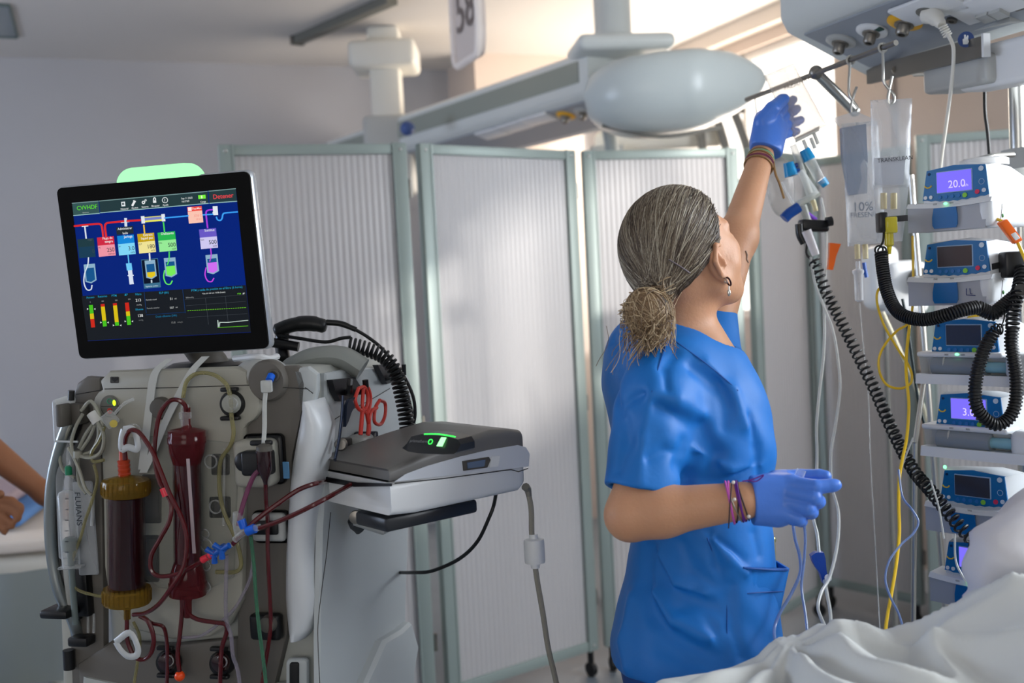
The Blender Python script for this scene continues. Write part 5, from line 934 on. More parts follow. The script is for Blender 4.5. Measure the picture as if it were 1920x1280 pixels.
# bag held in the raised hand and the black clamp with coiled cord
hb_, nb3 = bag('fluid_bag', 'clear bag of fluid held up in the raised blue glove against the bright window', [(1432, 142), (1487, 118), (1550, 236), (1490, 262)], 2.50, .012, film('held_bag_film', (214, 200, 184), .34, .1, bump=.3, bscale=40))
part('lettering', MB().text('FRESENIUS', P(1470, 170, 2.51), nrm(P(1520, 150, 2.51)-P(1470, 170, 2.51)), za, .011, 'LEFT', 0), mat('bag_ink_brown', (96, 78, 66), .6), hb_, world=True)
part('bag_bar', MB().obox(P(1492, 258, 2.53), P(1536, 236, 2.53)-P(1492, 258, 2.53), (0, .006, 0), (0, 0, -.012)), film('bar_milky', (170, 176, 172), .7, .3), hb_, world=True)
for x_, y_ in ((1506, 262), (1520, 258), (1526, 250)): part('port', MB().tube([P(x_, y_, 2.53), P(x_+8, y_+20, 2.53)], .0045, 10), film('bar_milky', (170, 176, 172), .7, .3), hb_, world=True)
tr = thing('transfer_set', 'clear fluid transfer chamber set with bright blue and navy fittings under the raised glove', 'transfer set', P(1500, 400, 2.48))
CYN = mat('cyan_plastic', (16, 140, 196), .3); NAVY = mat('navy_plastic', (12, 70, 150), .35)
def TC(a, b, r0, r1, m, nm='chamber'): part(nm, MB().cyl(P(*a, 2.5), P(*b, 2.5), r0, r1, 20), m, tr, world=True)
TC((1484, 330), (1512, 375), .030, .034, CLEAR); TC((1478, 305), (1484, 330), .012, .016, CYN, 'blue_cap'); TC((1516, 296), (1542, 345), .013, .011, CLEAR); TC((1508, 280), (1518, 300), .0125, .015, CYN, 'blue_cap'); TC((1540, 336), (1549, 348), .011, .009, CYN, 'blue_cap')
TC((1487, 272), (1524, 380), .008, .008, film('milky_rod', (200, 204, 196), .45, .2), 'spike'); TC((1500, 318), (1478, 326), .006, .006, NAVY, 'navy_tab'); TC((1502, 306), (1484, 314), .006, .006, mat('navy_dark', (30, 50, 110), .4), 'navy_tab')
part('lower_fitting', MB().tube(spline([P(1470, 410, 2.48), P(1480, 400, 2.48), P(1498, 388, 2.48)], 4), .0125, 12), NAVY, tr, world=True); part('crossbar', MB().cyl(P(1492, 384, 2.49), P(1536, 362, 2.49), .0075), film('milky_rod', (200, 204, 196), .45, .2), tr, world=True)
part('port', MB().cyl(P(1524, 375, 2.49), P(1530, 396, 2.49), .006), film('amber_port', (214, 200, 150), .5, .2), tr, world=True); part('purple_clip', MB().cyl(P(1514, 400, 2.48), P(1530, 412, 2.48), .005), mat('purple_plastic', (120, 70, 190), .4), tr, world=True)
part('stem', MB().cyl(P(1505, 385, 2.48), P(1516, 420, 2.48), .009), film('milky_rod', (200, 204, 196), .45, .2), tr, world=True)
part('crumpled_sleeve', MB().ell(P(1464, 350, 2.66), .034, .012, .075, 24, 14), film('grey_film', (150, 146, 142), .35, .25, bump=.6, bscale=25), tr, world=True)
tcl = thing('pressure_sensor', 'black clamp holding a clear pressure sensor with coiled cord end', 'sensor', P(1510, 480, 2.4))
part('jaw', MB().rbox(-.032, .03, -.02, .02, -.012, .014, .006, 3, fn=lambda v: P(1526, 424, 2.42)+v+np.array([0, 0, -.1*v[0]])), BLACK, tcl, world=True); part('arm', MB().tube(spline([P(1498, 420, 2.4), P(1500, 440, 2.4), P(1508, 456, 2.4)], 4), .009, 10), BLACK, tcl, world=True)
part('screw', MB().cyl(P(1550, 416, 2.4), P(1560, 414, 2.4), .011), BLACK, tcl, world=True); part('sensor_body', MB().cyl(P(1512, 432, 2.38), P(1530, 478, 2.38), .011, .009), film('sensor_clear', (230, 225, 228), .5, .15), tcl, world=True)
ogc = thing('roller_clip', 'orange clip hanging on the line beside the black clamp', 'clip', P(1560, 506, 2.38))
part('clip', MB().prism([P(x, y, 2.38) for x, y in ((1556, 455), (1577, 457), (1568, 480), (1566, 490), (1562, 506), (1553, 505), (1555, 480))], (0, .012, 0)), ORANGE, ogc, world=True)
# long coiled cord from the sensor to the low pump
c1 = thing('coiled_cord', 'long black coiled cord slanting from the pressure sensor down to the lowest pump', 'cord', P(1830, 1030, 2.0))
part('lead', MB().tube(spline([P(1513, 455, 2.39), P(1512, 475, 2.39), P(1520, 485, 2.38), P(1530, 494, 2.38)], 6), .0028, 6), RUBBER, c1, world=True)
part('coil', coil(spline([P(1526, 488, 2.38), P(1548, 545, 2.36), P(1568, 585, 2.35), P(1606, 660, 2.32), P(1640, 730, 2.28), P(1675, 810, 2.22), P(1712, 880, 2.15), P(1745, 920, 2.08), P(1790, 975, 2.02), P(1832, 1022, 1.98)], 8), .0115, .0026, 56), RUBBER, c1, world=True)
# yellow clip pressure line by the top pump
yc = thing('pressure_sensor', 'yellow pressure sensor in a black arm left of the top pump', 'sensor', P(1668, 465, 2.14))
part('arm', MB().obox(P(1650, 418, 2.13), P(1712, 413, 2.2)-P(1650, 418, 2.13), (0, .014, 0), (0, 0, .012)), BLACK, yc, world=True); part('jaw', MB().rbox(-.012, .006, -.014, .014, -.02, .02, .004, 2, fn=lambda v: P(1656, 417, 2.12)+v), BLACK, yc, world=True)
YC = film('yellow_clear', (214, 200, 60), .7, .15, tint=(250, 240, 130)); part('block', MB().rbox(-.012, .01, -.012, .004, -.02, .012, .003, 2, fn=lambda v: P(1670, 418, 2.11)+v), YC, yc, world=True)
part('barrel', MB().lathe([(.003, -.03), (.005, -.015), (.009, -.012), (.0085, .02)], P(1667, 448, 2.12), (0, 0, 1), 14), YC, yc, world=True)
def wl(name, pts, d, r, m, lbl, cat='tube', n=8): return solo(name, MB().tube(spline([P(x, y, d if not hasattr(d, '__len__') else d[i]) for i, (x, y) in enumerate(pts)], n), r, 8), m, lbl, cat)
wl('yellow_line', [(1664, 466), (1663, 500), (1660, 530), (1646, 545), (1645, 570), (1658, 610), (1684, 655), (1702, 682), (1710, 704), (1706, 720), (1688, 728), (1664, 722), (1650, 700), (1648, 672), (1660, 645), (1682, 620), (1705, 603), (1712, 560), (1712, 500), (1711, 442)], 2.18, .0026, YELT, 'yellow line looping between the yellow sensor and the top pump')
wl('yellow_line', [(1706, 604), (1700, 660), (1699, 700), (1704, 760), (1700, 820), (1692, 860), (1686, 900), (1685, 950), (1686, 1000), (1680, 1060), (1670, 1120), (1662, 1165), (1659, 1200)], [2.16, 2.14, 2.12, 2.1, 2.08, 2.05, 2.03, 2.0, 1.97, 1.92, 1.87, 1.82, 1.78], .0032, YELT, 'thick yellow line dropping down to the bed')
wl('yellow_line', [(1815, 596), (1845, 588), (1870, 580), (1888, 570)], 2.1, .0032, YELT, 'short yellow line behind the black hose under the second pump')
# black corrugated hoses
def hose(pts, d, r, lbl, turns):
    p = spline([P(x, y, d if not hasattr(d, '__len__') else d[i]) for i, (x, y) in enumerate(pts)], 8); mb = MB().tube(p, r*.86, 10); c_ = coil(p, r*.92, r*.19, turns, 5, 14); t = thing('corrugated_hose', lbl, 'hose', p[-1]); part('core', mb, RUBBER, t, world=True); part('winding', c_, RUBBER, t, world=True); return t
h1 = thing('coiled_cord', 'black coiled cord sagging from the yellow sensor under the second pump', 'cord', P(1800, 592, 2.0))
part('lead', MB().tube(spline([P(1657, 430, 2.12), P(1656, 450, 2.12), P(1650, 464, 2.12)], 5), .0022, 6), RUBBER, h1, world=True); part('knot', MB().torus(P(1648, 468, 2.12), (0, 1, .2), .008, .002, 16, 6), RUBBER, h1, world=True); part('knot', MB().torus(P(1654, 470, 2.12), (.2, 1, 0), .008, .002, 16, 6), RUBBER, h1, world=True)
p1 = spline([P(x, y, d) for x, y, d in ((1652, 474, 2.12), (1656, 510, 2.11), (1663, 545, 2.1), (1678, 578, 2.08), (1700, 594, 2.05), (1735, 599, 2.02), (1775, 590, 1.99), (1805, 581, 1.98), (1835, 575, 1.98))], 8)
part('coil', coil(p1, .0108, .0026, 62), RUBBER, h1, world=True)
hose([(1833, 576), (1848, 583), (1862, 588), (1878, 576), (1895, 562), (1912, 548)], 1.99, .0125, 'thick black wound hose end hooked over the right side of the second pump', 20)
hose([(1862, 625), (1850, 645), (1840, 670), (1832, 700), (1828, 735), (1832, 765), (1848, 786), (1870, 796), (1893, 782), (1904, 755), (1906, 715), (1902, 680), (1896, 645), (1898, 615)], 1.96, .0115, 'black wound hose hanging in a long loop before the syringe pumps', 62)
h2 = thing('coiled_cord', 'loosely coiled black cord rising from the hanging hose loop at the right edge', 'cord', P(1898, 615, 1.96))
part('coil', coil(spline([P(1898, 618, 1.96), P(1900, 585, 1.97), P(1908, 550, 1.98), P(1914, 520, 2.0), P(1912, 500, 2.02)], 8), .0105, .0026, 16), RUBBER, h2, world=True)
h3 = thing('coiled_cord', 'thin black cord tail with small rings at the top left of the hanging hose loop', 'cord', P(1862, 622, 1.96))
part('coil', coil(spline([P(1862, 628, 1.96), P(1868, 616, 1.96), P(1880, 618, 1.96)], 6), .009, .0016, 5), RUBBER, h3, world=True); part('lead', MB().tube(spline([P(1872, 622, 1.96), P(1882, 600, 1.97), P(1884, 580, 1.98)], 6), .0014, 6), RUBBER, h3, world=True)
bsc = thing('hose_clamp', 'black cross-shaped clamp beside the second pump at the right edge', 'clamp', P(1898, 500, 2.04))
part('arm', MB().obox(P(1860, 506, 2.04), P(1925, 492, 2.04)-P(1860, 506, 2.04), (0, .015, 0), (0, 0, .012)), BLACK, bsc, world=True); part('block', MB().rbox(-.02, .02, -.018, .018, -.025, .025, .005, 2, fn=lambda v: P(1898, 496, 2.03)+v), BLACK, bsc, world=True)
part('knob', MB().cyl(P(1914, 543, 2.0), P(1914, 543, 1.97), .011), BLACK, bsc, world=True)
osy = thing('orange_valve', 'orange plastic valve clip with white label beside the top pump', 'valve', P(1905, 455, 2.0))
oa, ob_ = P(1878, 414, 2.02), P(1908, 454, 2.0); od = nrm(ob_-oa); on = nrm(np.cross(od, [0, 1, 0]))
part('body', MB().rbox(0, np.linalg.norm(ob_-oa), -.0085, .0085, -.008, .008, .003, 2, fn=lambda v: oa+od*v[0]+on*v[1]+np.array([0, 1, 0])*v[2]), ORANGE, osy, world=True)
part('label', MB().rbox(.03, .045, -.005, .005, -.0095, -.0075, .001, 1, fn=lambda v: oa+od*v[0]+on*v[1]+np.array([0, 1, 0])*v[2]), WHITE, osy, world=True)
part('line', MB().tube(spline([P(1862, 408, 2.05), P(1870, 411, 2.03), P(1878, 414, 2.02)], 4), .003, 8), YELT, osy, world=True); part('line', MB().tube(spline([P(1908, 454, 2.0), P(1916, 472, 1.99), P(1926, 495, 1.98)], 4), .0034, 8), YELT, osy, world=True)
# thin lines to the bed
MW_ = mat('white_line', (206, 208, 206), .35)
wl('infusion_line', [(1540, 372), (1545, 400), (1549, 440), (1548, 500), (1545, 560), (1546, 620), (1543, 680), (1536, 740), (1531, 800), (1532, 860), (1528, 940), (1525, 970), (1532, 1000), (1536, 1038)], [2.46, 2.44, 2.42, 2.4, 2.36, 2.32, 2.28, 2.22, 2.16, 2.1, 2.0, 1.96, 1.94, 1.92], .0032, MILK, 'long milky line dropping from the transfer set to the blue roller clamp')
wl('infusion_line', [(1520, 482), (1528, 530), (1545, 575), (1562, 620), (1572, 680), (1575, 730), (1566, 800), (1558, 850), (1560, 910), (1572, 960), (1570, 1020), (1556, 1080), (1540, 1110), (1534, 1140), (1545, 1170), (1556, 1190)], [2.38, 2.36, 2.34, 2.3, 2.25, 2.2, 2.15, 2.1, 2.04, 1.98, 1.94, 1.9, 1.87, 1.84, 1.8, 1.78], .003, MILK, 'milky line from the pressure sensor curving to the bed right of the blue clamp')
wl('infusion_line', [(1546, 1088), (1552, 1120), (1557, 1150), (1558, 1190)], [1.91, 1.87, 1.83, 1.78], .003, MILK, 'short milky line under the blue roller clamp')
rc = thing('roller_clamp', 'dark blue roller clamp on the milky line above the bed', 'clamp', P(1545, 1090, 1.9))
part('body', MB().prism([P(x, y, 1.915) for x, y in ((1521, 1042), (1530, 1036), (1545, 1036), (1548, 1048), (1550, 1070), (1555, 1092), (1544, 1094), (1538, 1075), (1530, 1064), (1525, 1055)) ], (0, .014, 0)), mat('clamp_blue', (14, 66, 158), .35), rc, world=True); part('wheel', MB().cyl(P(1553, 1083, 1.905), P(1553, 1083, 1.925), .0065), WHITE, rc, world=True)
BT = film('blue_tint_line', (140, 164, 210), .5, .2, tint=(200, 215, 245))
wl('infusion_line', [(1487, 982), (1491, 1010), (1500, 1045), (1500, 1075), (1485, 1110), (1462, 1150), (1452, 1178), (1453, 1200)], [1.87, 1.87, 1.87, 1.86, 1.84, 1.82, 1.8, 1.76], .0028, BT, 'blue-tinted line from the lowered glove curving left to the bed')
wl('infusion_line', [(1508, 982), (1510, 1010), (1508, 1050), (1503, 1100), (1510, 1150), (1515, 1195)], [1.87, 1.87, 1.86, 1.84, 1.81, 1.77], .0024, BT, 'straighter blue-tinted line from the lowered glove down to the bed')
wl('infusion_line', [(1685, 880), (1692, 930), (1710, 955), (1722, 978), (1712, 1000), (1690, 1020), (1668, 1050), (1660, 1085), (1670, 1120), (1685, 1150), (1694, 1180)], [2.0, 1.98, 1.96, 1.95, 1.94, 1.93, 1.91, 1.89, 1.86, 1.83, 1.79], .002, BT, 'thin pale line winding across the yellow line above the bed')
wl('infusion_line', [(1790, 1000), (1792, 1050), (1805, 1080), (1822, 1105)], [1.96, 1.95, 1.93, 1.9], .002, MILK, 'thin milky line in front of the lowest pump display')
wl('infusion_line', [(1745, 900), (1760, 950), (1770, 1010)], [2.0, 1.98, 1.96], .0018, MILK, 'thin milky line beside the fifth pump')
wl('infusion_line', [(1640, 1198), (1650, 1186), (1668, 1180), (1674, 1186), (1662, 1192), (1650, 1198)], 1.76, .002, MILK, 'small loop of clear line lying on the sheet')
wl('infusion_line', [(1712, 820), (1700, 850), (1690, 880), (1684, 920)], 2.1, .002, MILK, 'short milky line behind the thick yellow line')
wl('dark_cable', [(1692, 560), (1700, 600), (1710, 670), (1722, 750), (1735, 800), (1745, 830)], 2.4, .0035, mat('cable_green_black', (16, 40, 44), .4), 'dark green cable hanging behind the syringe pumps', 'cable')
wl('dark_cable', [(1846, 165), (1847, 210), (1852, 250), (1856, 300)], 2.45, .0042, RUBBER, 'dark cable hanging beside the chrome pole above the pumps', 'cable')
wl('cream_cable', [(1655, 585), (1680, 640), (1708, 705), (1730, 760), (1738, 790)], 3.0, .006, mat('cream_cable', (186, 180, 156), .4), 'cream cable slanting down behind the yellow loops', 'cable')
thr = thing('drip_stand', 'thin chrome stand leg rising from the bed to the syringe pumps', 'stand', P(1694, 1200, 2.3) * [1, 1, 0])
part('pole_tube', MB().cyl(P(1716, 830, 2.3), P(1690, 1250, 2.3)*[1, 1, 0]+np.array([0, 0, .02]), .0055), CHROME, thr, world=True); part('upper_tube', MB().cyl(P(1716, 830, 2.3), P(1736, 690, 2.32), .0055), CHROME, thr, world=True)
part('foot', MB().lathe([(.12, 0), (.12, .02), (.02, .04)], L(thr, WM[thr].translation), (0, 0, 1), 24), MGREY, thr)
cht = thing('drip_stand', 'chrome stand tube behind the two uppermost pumps', 'stand', P(1800, 1250, 2.62)*[1, 1, 0])
part('pole_tube', MB().cyl(P(1708, 328, 2.62), P(1800, 1250, 2.62)*[1, 1, 0]+np.array([0, 0, .02]), .0075), CHROME, cht, world=True)
part('foot', MB().lathe([(.05, 0), (.05, .02), (.01, .04)], (0, 0, 0), (0, 0, 1), 24), MGREY, cht)
# white device behind
dv = P(1668, 520, 3.3); wd = thing('bedside_device', 'blurred white bedside device with a dark round knob behind the pumps', 'device', (dv[0], dv[1], 0))
part('stand', MB().cyl((.0, .05, 0), (.0, .05, dv[2]-.1), .008), MGREY, wd); part('stand_foot', MB().lathe([(.2, 0), (.2, .03), (.03, .06)], (0, .05, 0), (0, 0, 1), 24), MGREY, wd)
part('upper_body', MB().rbox(-.06, .03, -.02, .1, dv[2]-.1, dv[2]+.1, .03, 4), WHITE, wd); part('lower_body', MB().rbox(-.02, .11, -.05, .08, dv[2]-.12, dv[2]+.05, .035, 4), WHITE, wd)
part('knob', MB().lathe([(.035, 0), (.035, .03), (.025, .035)], (.07, -.05, dv[2]-.01), (0, -1, 0), 24), DGREY, wd)
# ================================================================ PEOPLE (smooth implicit surfaces)
import openvdb
def sd_cap(p, a, b, ra, rb):
    a = np.asarray(a, np.float32); b = np.asarray(b, np.float32); ba = b-a; h = np.clip((p-a)@ba/(ba@ba+1e-9), 0, 1); return np.linalg.norm(p-a-h[:, None]*ba, axis=1)-(ra+(rb-ra)*h)
def sd_ell(p, c, ax, r):
    q = (p-np.asarray(c, np.float32))@np.asarray(ax, np.float32).T; r = np.asarray(r, np.float32); k0 = np.linalg.norm(q/r, axis=1); k1 = np.linalg.norm(q/(r*r), axis=1); return k0*(k0-1)/(k1+1e-6)
def smin(a, b, k): h = np.clip(.5+.5*(b-a)/k, 0, 1); return b*(1-h)+a*h-k*h*(1-h)
def smax(a, b, k): return -smin(-a, -b, k)
def sdf_mesh(fn, lo, hi, h):
    lo = np.array(lo); nb = np.ceil((np.array(hi)-lo)/h/8).astype(int); n = nb*8
    ax = [np.arange(k)*8+3.5 for k in nb]; G = np.stack(np.meshgrid(*ax, indexing='ij'), -1).reshape(-1, 3)
    d = fn((lo+G*h).astype(np.float32)); near = np.abs(d) < h*8*.95+.006
    arr = np.repeat(np.repeat(np.repeat(np.where(d > 0, 1., -1.).reshape(nb), 8, 0), 8, 1), 8, 2).astype(np.float32)*h*6
    off = np.stack(np.meshgrid(*[np.arange(8)]*3, indexing='ij'), -1).reshape(-1, 3)
    base = (G[near]-3.5).astype(int)
    for s in range(0, len(base), 400):
        bb = base[s:s+400]; idx = (bb[:, None, :]+off[None]).reshape(-1, 3); v = fn((lo+idx*h).astype(np.float32)); arr[idx[:, 0], idx[:, 1], idx[:, 2]] = v
    arr = np.clip(arr, -h*6, h*6); g = openvdb.FloatGrid(h*6); g.copyFromArray(arr); pts, quads = g.convertToQuads(0.0)
    return [tuple(p) for p in (lo+np.array(pts)*h)], [tuple(int(i) for i in q) for q in quads]
def sdf_part(name, fn, lo, hi, h, m, root, smooth=2, **k):
    vs, fs_ = sdf_mesh(fn, lo, hi, h)
    if smooth:
        V = np.array(vs); ed = set()
        A = np.zeros_like(V); F_ = np.array(fs_); 
        for _ in range(smooth):
            A[:] = 0; C_ = np.zeros(len(V))
            for i in range(4):
                a_, b_ = F_[:, i], F_[:, (i+1) % 4]
                np.add.at(A, a_, V[b_]); np.add.at(A, b_, V[a_]); np.add.at(C_, a_, 1); np.add.at(C_, b_, 1)
            V = V*.5+.5*A/C_[:, None]
        vs = [tuple(p) for p in V]
    return part(name, MB().add(vs, fs_), m, root, world=True, angle=180, **k)
def march(fn, x, y, d0=1.4, d1=2.6):
    d = d0; r_ = ray(x, y)
    for _ in range(90):
        v = float(fn((CAM+r_*d)[None].astype(np.float32))[0])
        if v < .0006: return CAM+r_*d
        d += max(v*.7, .0008)
        if d > d1: return None
    return CAM+r_*d
SKIN = mat('skin', (200, 148, 114), .5, sub=.12, bump=.08, bscale=180, var=.05, vscale=14)
TUN = mat('blue_scrub_fabric', (14, 112, 196), .55, bump=.18, bscale=22, var=.04)
GLV = mat('blue_glove', (72, 122, 214), .36, bump=.1, bscale=70)
# ---- nurse: head frame
yw, ptc = math.radians(33), math.radians(22)
hf = np.array([math.cos(yw)*math.cos(ptc), math.sin(yw)*math.cos(ptc), math.sin(ptc)]); hr = nrm(np.cross(hf, [0, 0, 1])); hu = np.cross(hr, hf); HA = np.array([hf, hr, hu])
Hc = P(1284, 478, 1.93)
def HH(f_, r_, u_): return Hc+hf*f_+hr*r_+hu*u_
tyw = math.radians(12); tf = np.array([math.cos(tyw), math.sin(tyw), 0]); trr = np.array([math.sin(tyw), -math.cos(tyw), 0]); TA = np.array([tf, trr, [0, 0, 1.]])
nA = P(1322, 655, 2.07); eA = P(1382, 445, 2.21); wA = P(1428, 292, 2.37)
nB = P(1236, 735, 1.83); eB = P(1182, 966, 1.77); wB = P(1397, 938, 1.72)
def body_fn(p):
    d = sd_ell(p, HH(-.012, 0, .022), HA, (.098, .077, .098))
    d = smin(d, sd_ell(p, HH(.035, 0, -.035), HA, (.062, .060, .08)), .03)
    d = smin(d, sd_cap(p, HH(.072, 0, -.098), HH(.06, 0, -.085), .018, .03), .03)
    for s_ in (-1, 1):
        d = smin(d, sd_cap(p, HH(.06, s_*.034, -.022), HH(.045, s_*.048, -.04), .026, .022), .025)      # cheeks
        d = smin(d, sd_cap(p, HH(.0, s_*.058, -.06), HH(.062, s_*.02, -.1), .02, .016), .03)             # jaw line
        d = smin(d, sd_cap(p, HH(.083, s_*.012, .028), HH(.07, s_*.045, .026), .009, .008), .016)        # brows
        d = smax(d, -sd_ell(p, HH(.1, s_*.032, .008), HA, (.018, .017, .011)), .014)                     # eye sockets
        d = smin(d, sd_ell(p, HH(.076, s_*.031, .008), HA, (.0125, .0125, .0125)), .003)
        # ear: rim ring, lobe, concha
        ec = HH(-.006, s_*.078, -.018); d = smin(d, sd_ell(p, ec, HA, (.017, .009, .031)), .006)
        d = smin(d, sd_cap(p, HH(-.019, s_*.092, -.008), HH(-.006, s_*.092, .016), .0052, .0048), .003); d = smin(d, sd_cap(p, HH(-.006, s_*.092, .016), HH(.010, s_*.084, .010), .0048, .004), .003)
        d = smin(d, sd_cap(p, HH(-.019, s_*.092, -.008), HH(-.012, s_*.088, -.036), .0052, .0045), .003); d = smin(d, sd_ell(p, HH(-.003, s_*.083, -.046), HA, (.009, .005, .01)), .006)
        d = smax(d, -sd_ell(p, HH(-.003, s_*.091, -.011), HA, (.0095, .0105, .017)), .002); d = smin(d, sd_cap(p, HH(.007, s_*.084, -.018), HH(.006, s_*.086, -.026), .004, .004), .003)
    d = smin(d, sd_cap(p, HH(.09, 0, .02), HH(.113, 0, -.016), .007, .011), .012); d = smin(d, sd_cap(p, HH(.098, -.012, -.022), HH(.098, .012, -.022), .007, .007), .008)   # nose
    d = smin(d, sd_cap(p, HH(.09, -.018, -.054), HH(.09, .018, -.054), .008, .008), .008); d = smin(d, sd_cap(p, HH(.088, -.015, -.065), HH(.088, .015, -.065), .008, .008), .008)
    d = smax(d, -sd_cap(p, HH(.1, -.022, -.0595), HH(.1, .022, -.0595), .0025, .0025), .004)
    d = smin(d, sd_cap(p, HH(-.03, 0, -.05), P(1292, 665, 1.965), .052, .055), .03)                      # neck
    d = smin(d, sd_cap(p, P(1268, 600, 1.93), P(1245, 690, 1.9), .024, .04), .04); d = smin(d, sd_cap(p, P(1306, 590, 1.93), P(1338, 680, 1.93), .012, .014), .02); d = smin(d, sd_cap(p, P(1312, 650, 1.95), P(1350, 705, 1.945), .045, .04), .03)
    d = smin(d, sd_ell(p, P(1290, 760, 1.97), TA, (.1, .14, .13)), .05); d = smin(d, sd_ell(p, P(1318, 950, 1.97), TA, (.09, .125, .22)), .05); d = smin(d, sd_ell(p, P(1305, 1180, 1.97), TA, (.105, .15, .16)), .05)
    d = smin(d, sd_cap(p, nA, eA, .044, .038), .03); d = smin(d, sd_cap(p, eA, wA, .0385, .0265), .03)
    d = smin(d, sd_cap(p, nB, eB, .040, .039), .03); m_ = eB*.72+wB*.28; d = smin(d, sd_cap(p, eB, m_, .040, .0405), .02); d = smin(d, sd_cap(p, m_, wB, .0405, .0295), .02)
    d = smin(d, sd_cap(p, wB, wB+(wB-eB)*.16, .026, .016), .01); d = smin(d, sd_cap(p, wA, wA+(wA-eA)*.12, .022, .014), .01)
    return d
nurse = thing('person', 'nurse in blue scrub top with grey-brown hair bun reaching up to a fluid bag', 'person', (*P(1305, 1200, 1.97)[:2], 0))
sdf_part('body', body_fn, (.02, 1.6, .62), (.80, 2.56, 1.86), .0027, SKIN, nurse, smooth=2)
def TP3(x, y, d): return P(x, y, d)
def tun0(p):
    d = sd_ell(p, P(1290, 800, 1.96), TA, (.135, .165, .2)); d = smin(d, sd_ell(p, P(1228, 700, 2.0), TA, (.092, .15, .12)), .05)
    d = smin(d, sd_ell(p, P(1374, 842, 1.92), TA, (.062, .075, .07)), .06); d = smin(d, sd_ell(p, P(1352, 755, 1.94), TA, (.055, .09, .06)), .05)
    d = smin(d, sd_ell(p, P(1316, 1040, 1.96), TA, (.125, .155, .22)), .06); d = smin(d, sd_ell(p, P(1302, 1235, 1.96), TA, (.150, .19, .19)), .07)
    d = smin(d, sd_ell(p, P(1248, 690, 1.88), TA, (.07, .07, .06)), .05)
    # raised sleeve, far side
    d = smin(d, sd_cap(p, P(1332, 690, 2.05), P(1338, 592, 2.12), .066, .046), .05)
    # near sleeve
    a_ = np.array(P(1236, 748, 1.83)); b_ = np.array(P(1195, 940, 1.785)); ax = nrm(b_-a_)
    s_ = sd_cap(p, a_, b_, .075, .060); hem = (p-P(1193, 921, 1.785).astype(np.float32))@nrm(ax+np.array([.0, 0, 0])).astype(np.float32)
    s_ = smax(s_, hem, .004); inner = sd_cap(p, P(1213, 850, 1.80), eB, .044, .045); s_ = smax(s_, -smax(inner, -(hem+.03), .004), .004)
    d = smin(d, s_, .022)
    return d
FOLDS = []
def fold(pts, w, a): # groove (a>0) or ridge (a<0)
    q = [march(tun0, x, y) for x, y in pts]; q = [v for v in q if v is not None]
    for u_, v_ in zip(q, q[1:]): FOLDS.append((u_, v_, w, a))
for pts, w_, a_ in [([(1236, 640), (1222, 735), (1204, 820), (1200, 900)], .010, -.006), ([(1160, 770), (1190, 745), (1222, 733)], .008, .006), ([(1226, 738), (1270, 750), (1316, 775)], .010, -.009), ([(1232, 760), (1285, 790), (1300, 800)], .012, .007),
        ([(1300, 690), (1345, 722), (1362, 760), (1360, 800)], .012, .010), ([(1325, 680), (1375, 730), (1398, 800)], .011, -.007), ([(1318, 800), (1340, 850), (1330, 900)], .013, .010), ([(1285, 890), (1350, 905), (1420, 868)], .009, .007), ([(1300, 840), (1370, 880), (1425, 872)], .008, -.005),
        ([(1214, 1035), (1208, 1090), (1222, 1150), (1262, 1195), (1350, 1235)], .012, .013), ([(1222, 1030), (1240, 1080), (1285, 1120), (1340, 1135)], .012, .011), ([(1236, 1040), (1265, 1095), (1320, 1118)], .010, -.008), ([(1225, 1110), (1265, 1165), (1330, 1195)], .012, -.010),
        ([(1330, 1000), (1345, 1060), (1362, 1120), (1364, 1240)], .007, .007), ([(1332, 1008), (1370, 1048), (1400, 1075)], .008, -.007), ([(1345, 1012), (1395, 1050)], .007, .006), ([(1300, 1110), (1340, 1180), (1356, 1225)], .010, .007), ([(1185, 1120), (1168, 1200), (1175, 1250)], .012, -.010), ([(1240, 1215), (1290, 1240), (1340, 1250)], .011, .008),
        ([(1370, 1100), (1375, 1180), (1392, 1230)], .010, .008), ([(1148, 640), (1165, 700), (1160, 780)], .011, .008), ([(1405, 780), (1418, 840), (1424, 900)], .008, .006), ([(1415, 1000), (1425, 1040)], .008, .006), ([(1215, 860), (1245, 845), (1285, 850)], .008, .006), ([(1160, 880), (1175, 830), (1172, 790)], .010, .006),
        ([(1290, 900), (1275, 870), (1285, 830)], .012, .010), ([(1265, 660), (1245, 690), (1250, 730)], .009, .006), ([(1280, 1020), (1300, 1070), (1345, 1100)], .009, .007), ([(1350, 1150), (1310, 1130), (1270, 1140)], .009, .006)]: fold(pts, w_, a_)
nk0 = np.array(P(1306, 590, 1.945)); nk1 = np.array(P(1312, 668, 1.93)); nk2 = np.array(P(1384, 700, 1.925))
def tun(p):
    d = tun0(p)
    m_ = np.abs(d) < .03
    if m_.any():
        q = p[m_]; dd = d[m_].copy()
        for u_, v_, w_, a_ in FOLDS:
            ds = sd_cap(q, u_, v_, 0, 0); dd += a_*1.8*np.exp(-ds/(w_*.75))
        dd += .0022*np.sin(q[:, 0]*38+3*np.sin(q[:, 2]*17+q[:, 1]*9))*np.sin(q[:, 2]*24+q[:, 0]*30)
        d[m_] = dd
    d = smax(d, -smin(sd_cap(p, nk0, nk1, .078, .068), sd_cap(p, nk1, nk2, .068, .030), .02), .005)
    hemz = P(1300, 1262, 1.9)[2]; d = smax(d, (hemz-.012*np.sin(p[:, 0]*20)-p[:, 2]).astype(np.float32), .006)
    up_ = ((p-P(1340, 598, 2.11).astype(np.float32))@nrm(eA-nA).astype(np.float32)); near = sd_cap(p, P(1332, 690, 2.05), P(1338, 560, 2.14), .09, .09)
    return smax(d, -smax(-(up_-.0), near, .01)*1.0, .004) if False else d
tunic = sdf_part('scrub_top', tun, (.02, 1.62, .66), (.68, 2.34, 1.56), .0029, TUN, nurse, smooth=1)
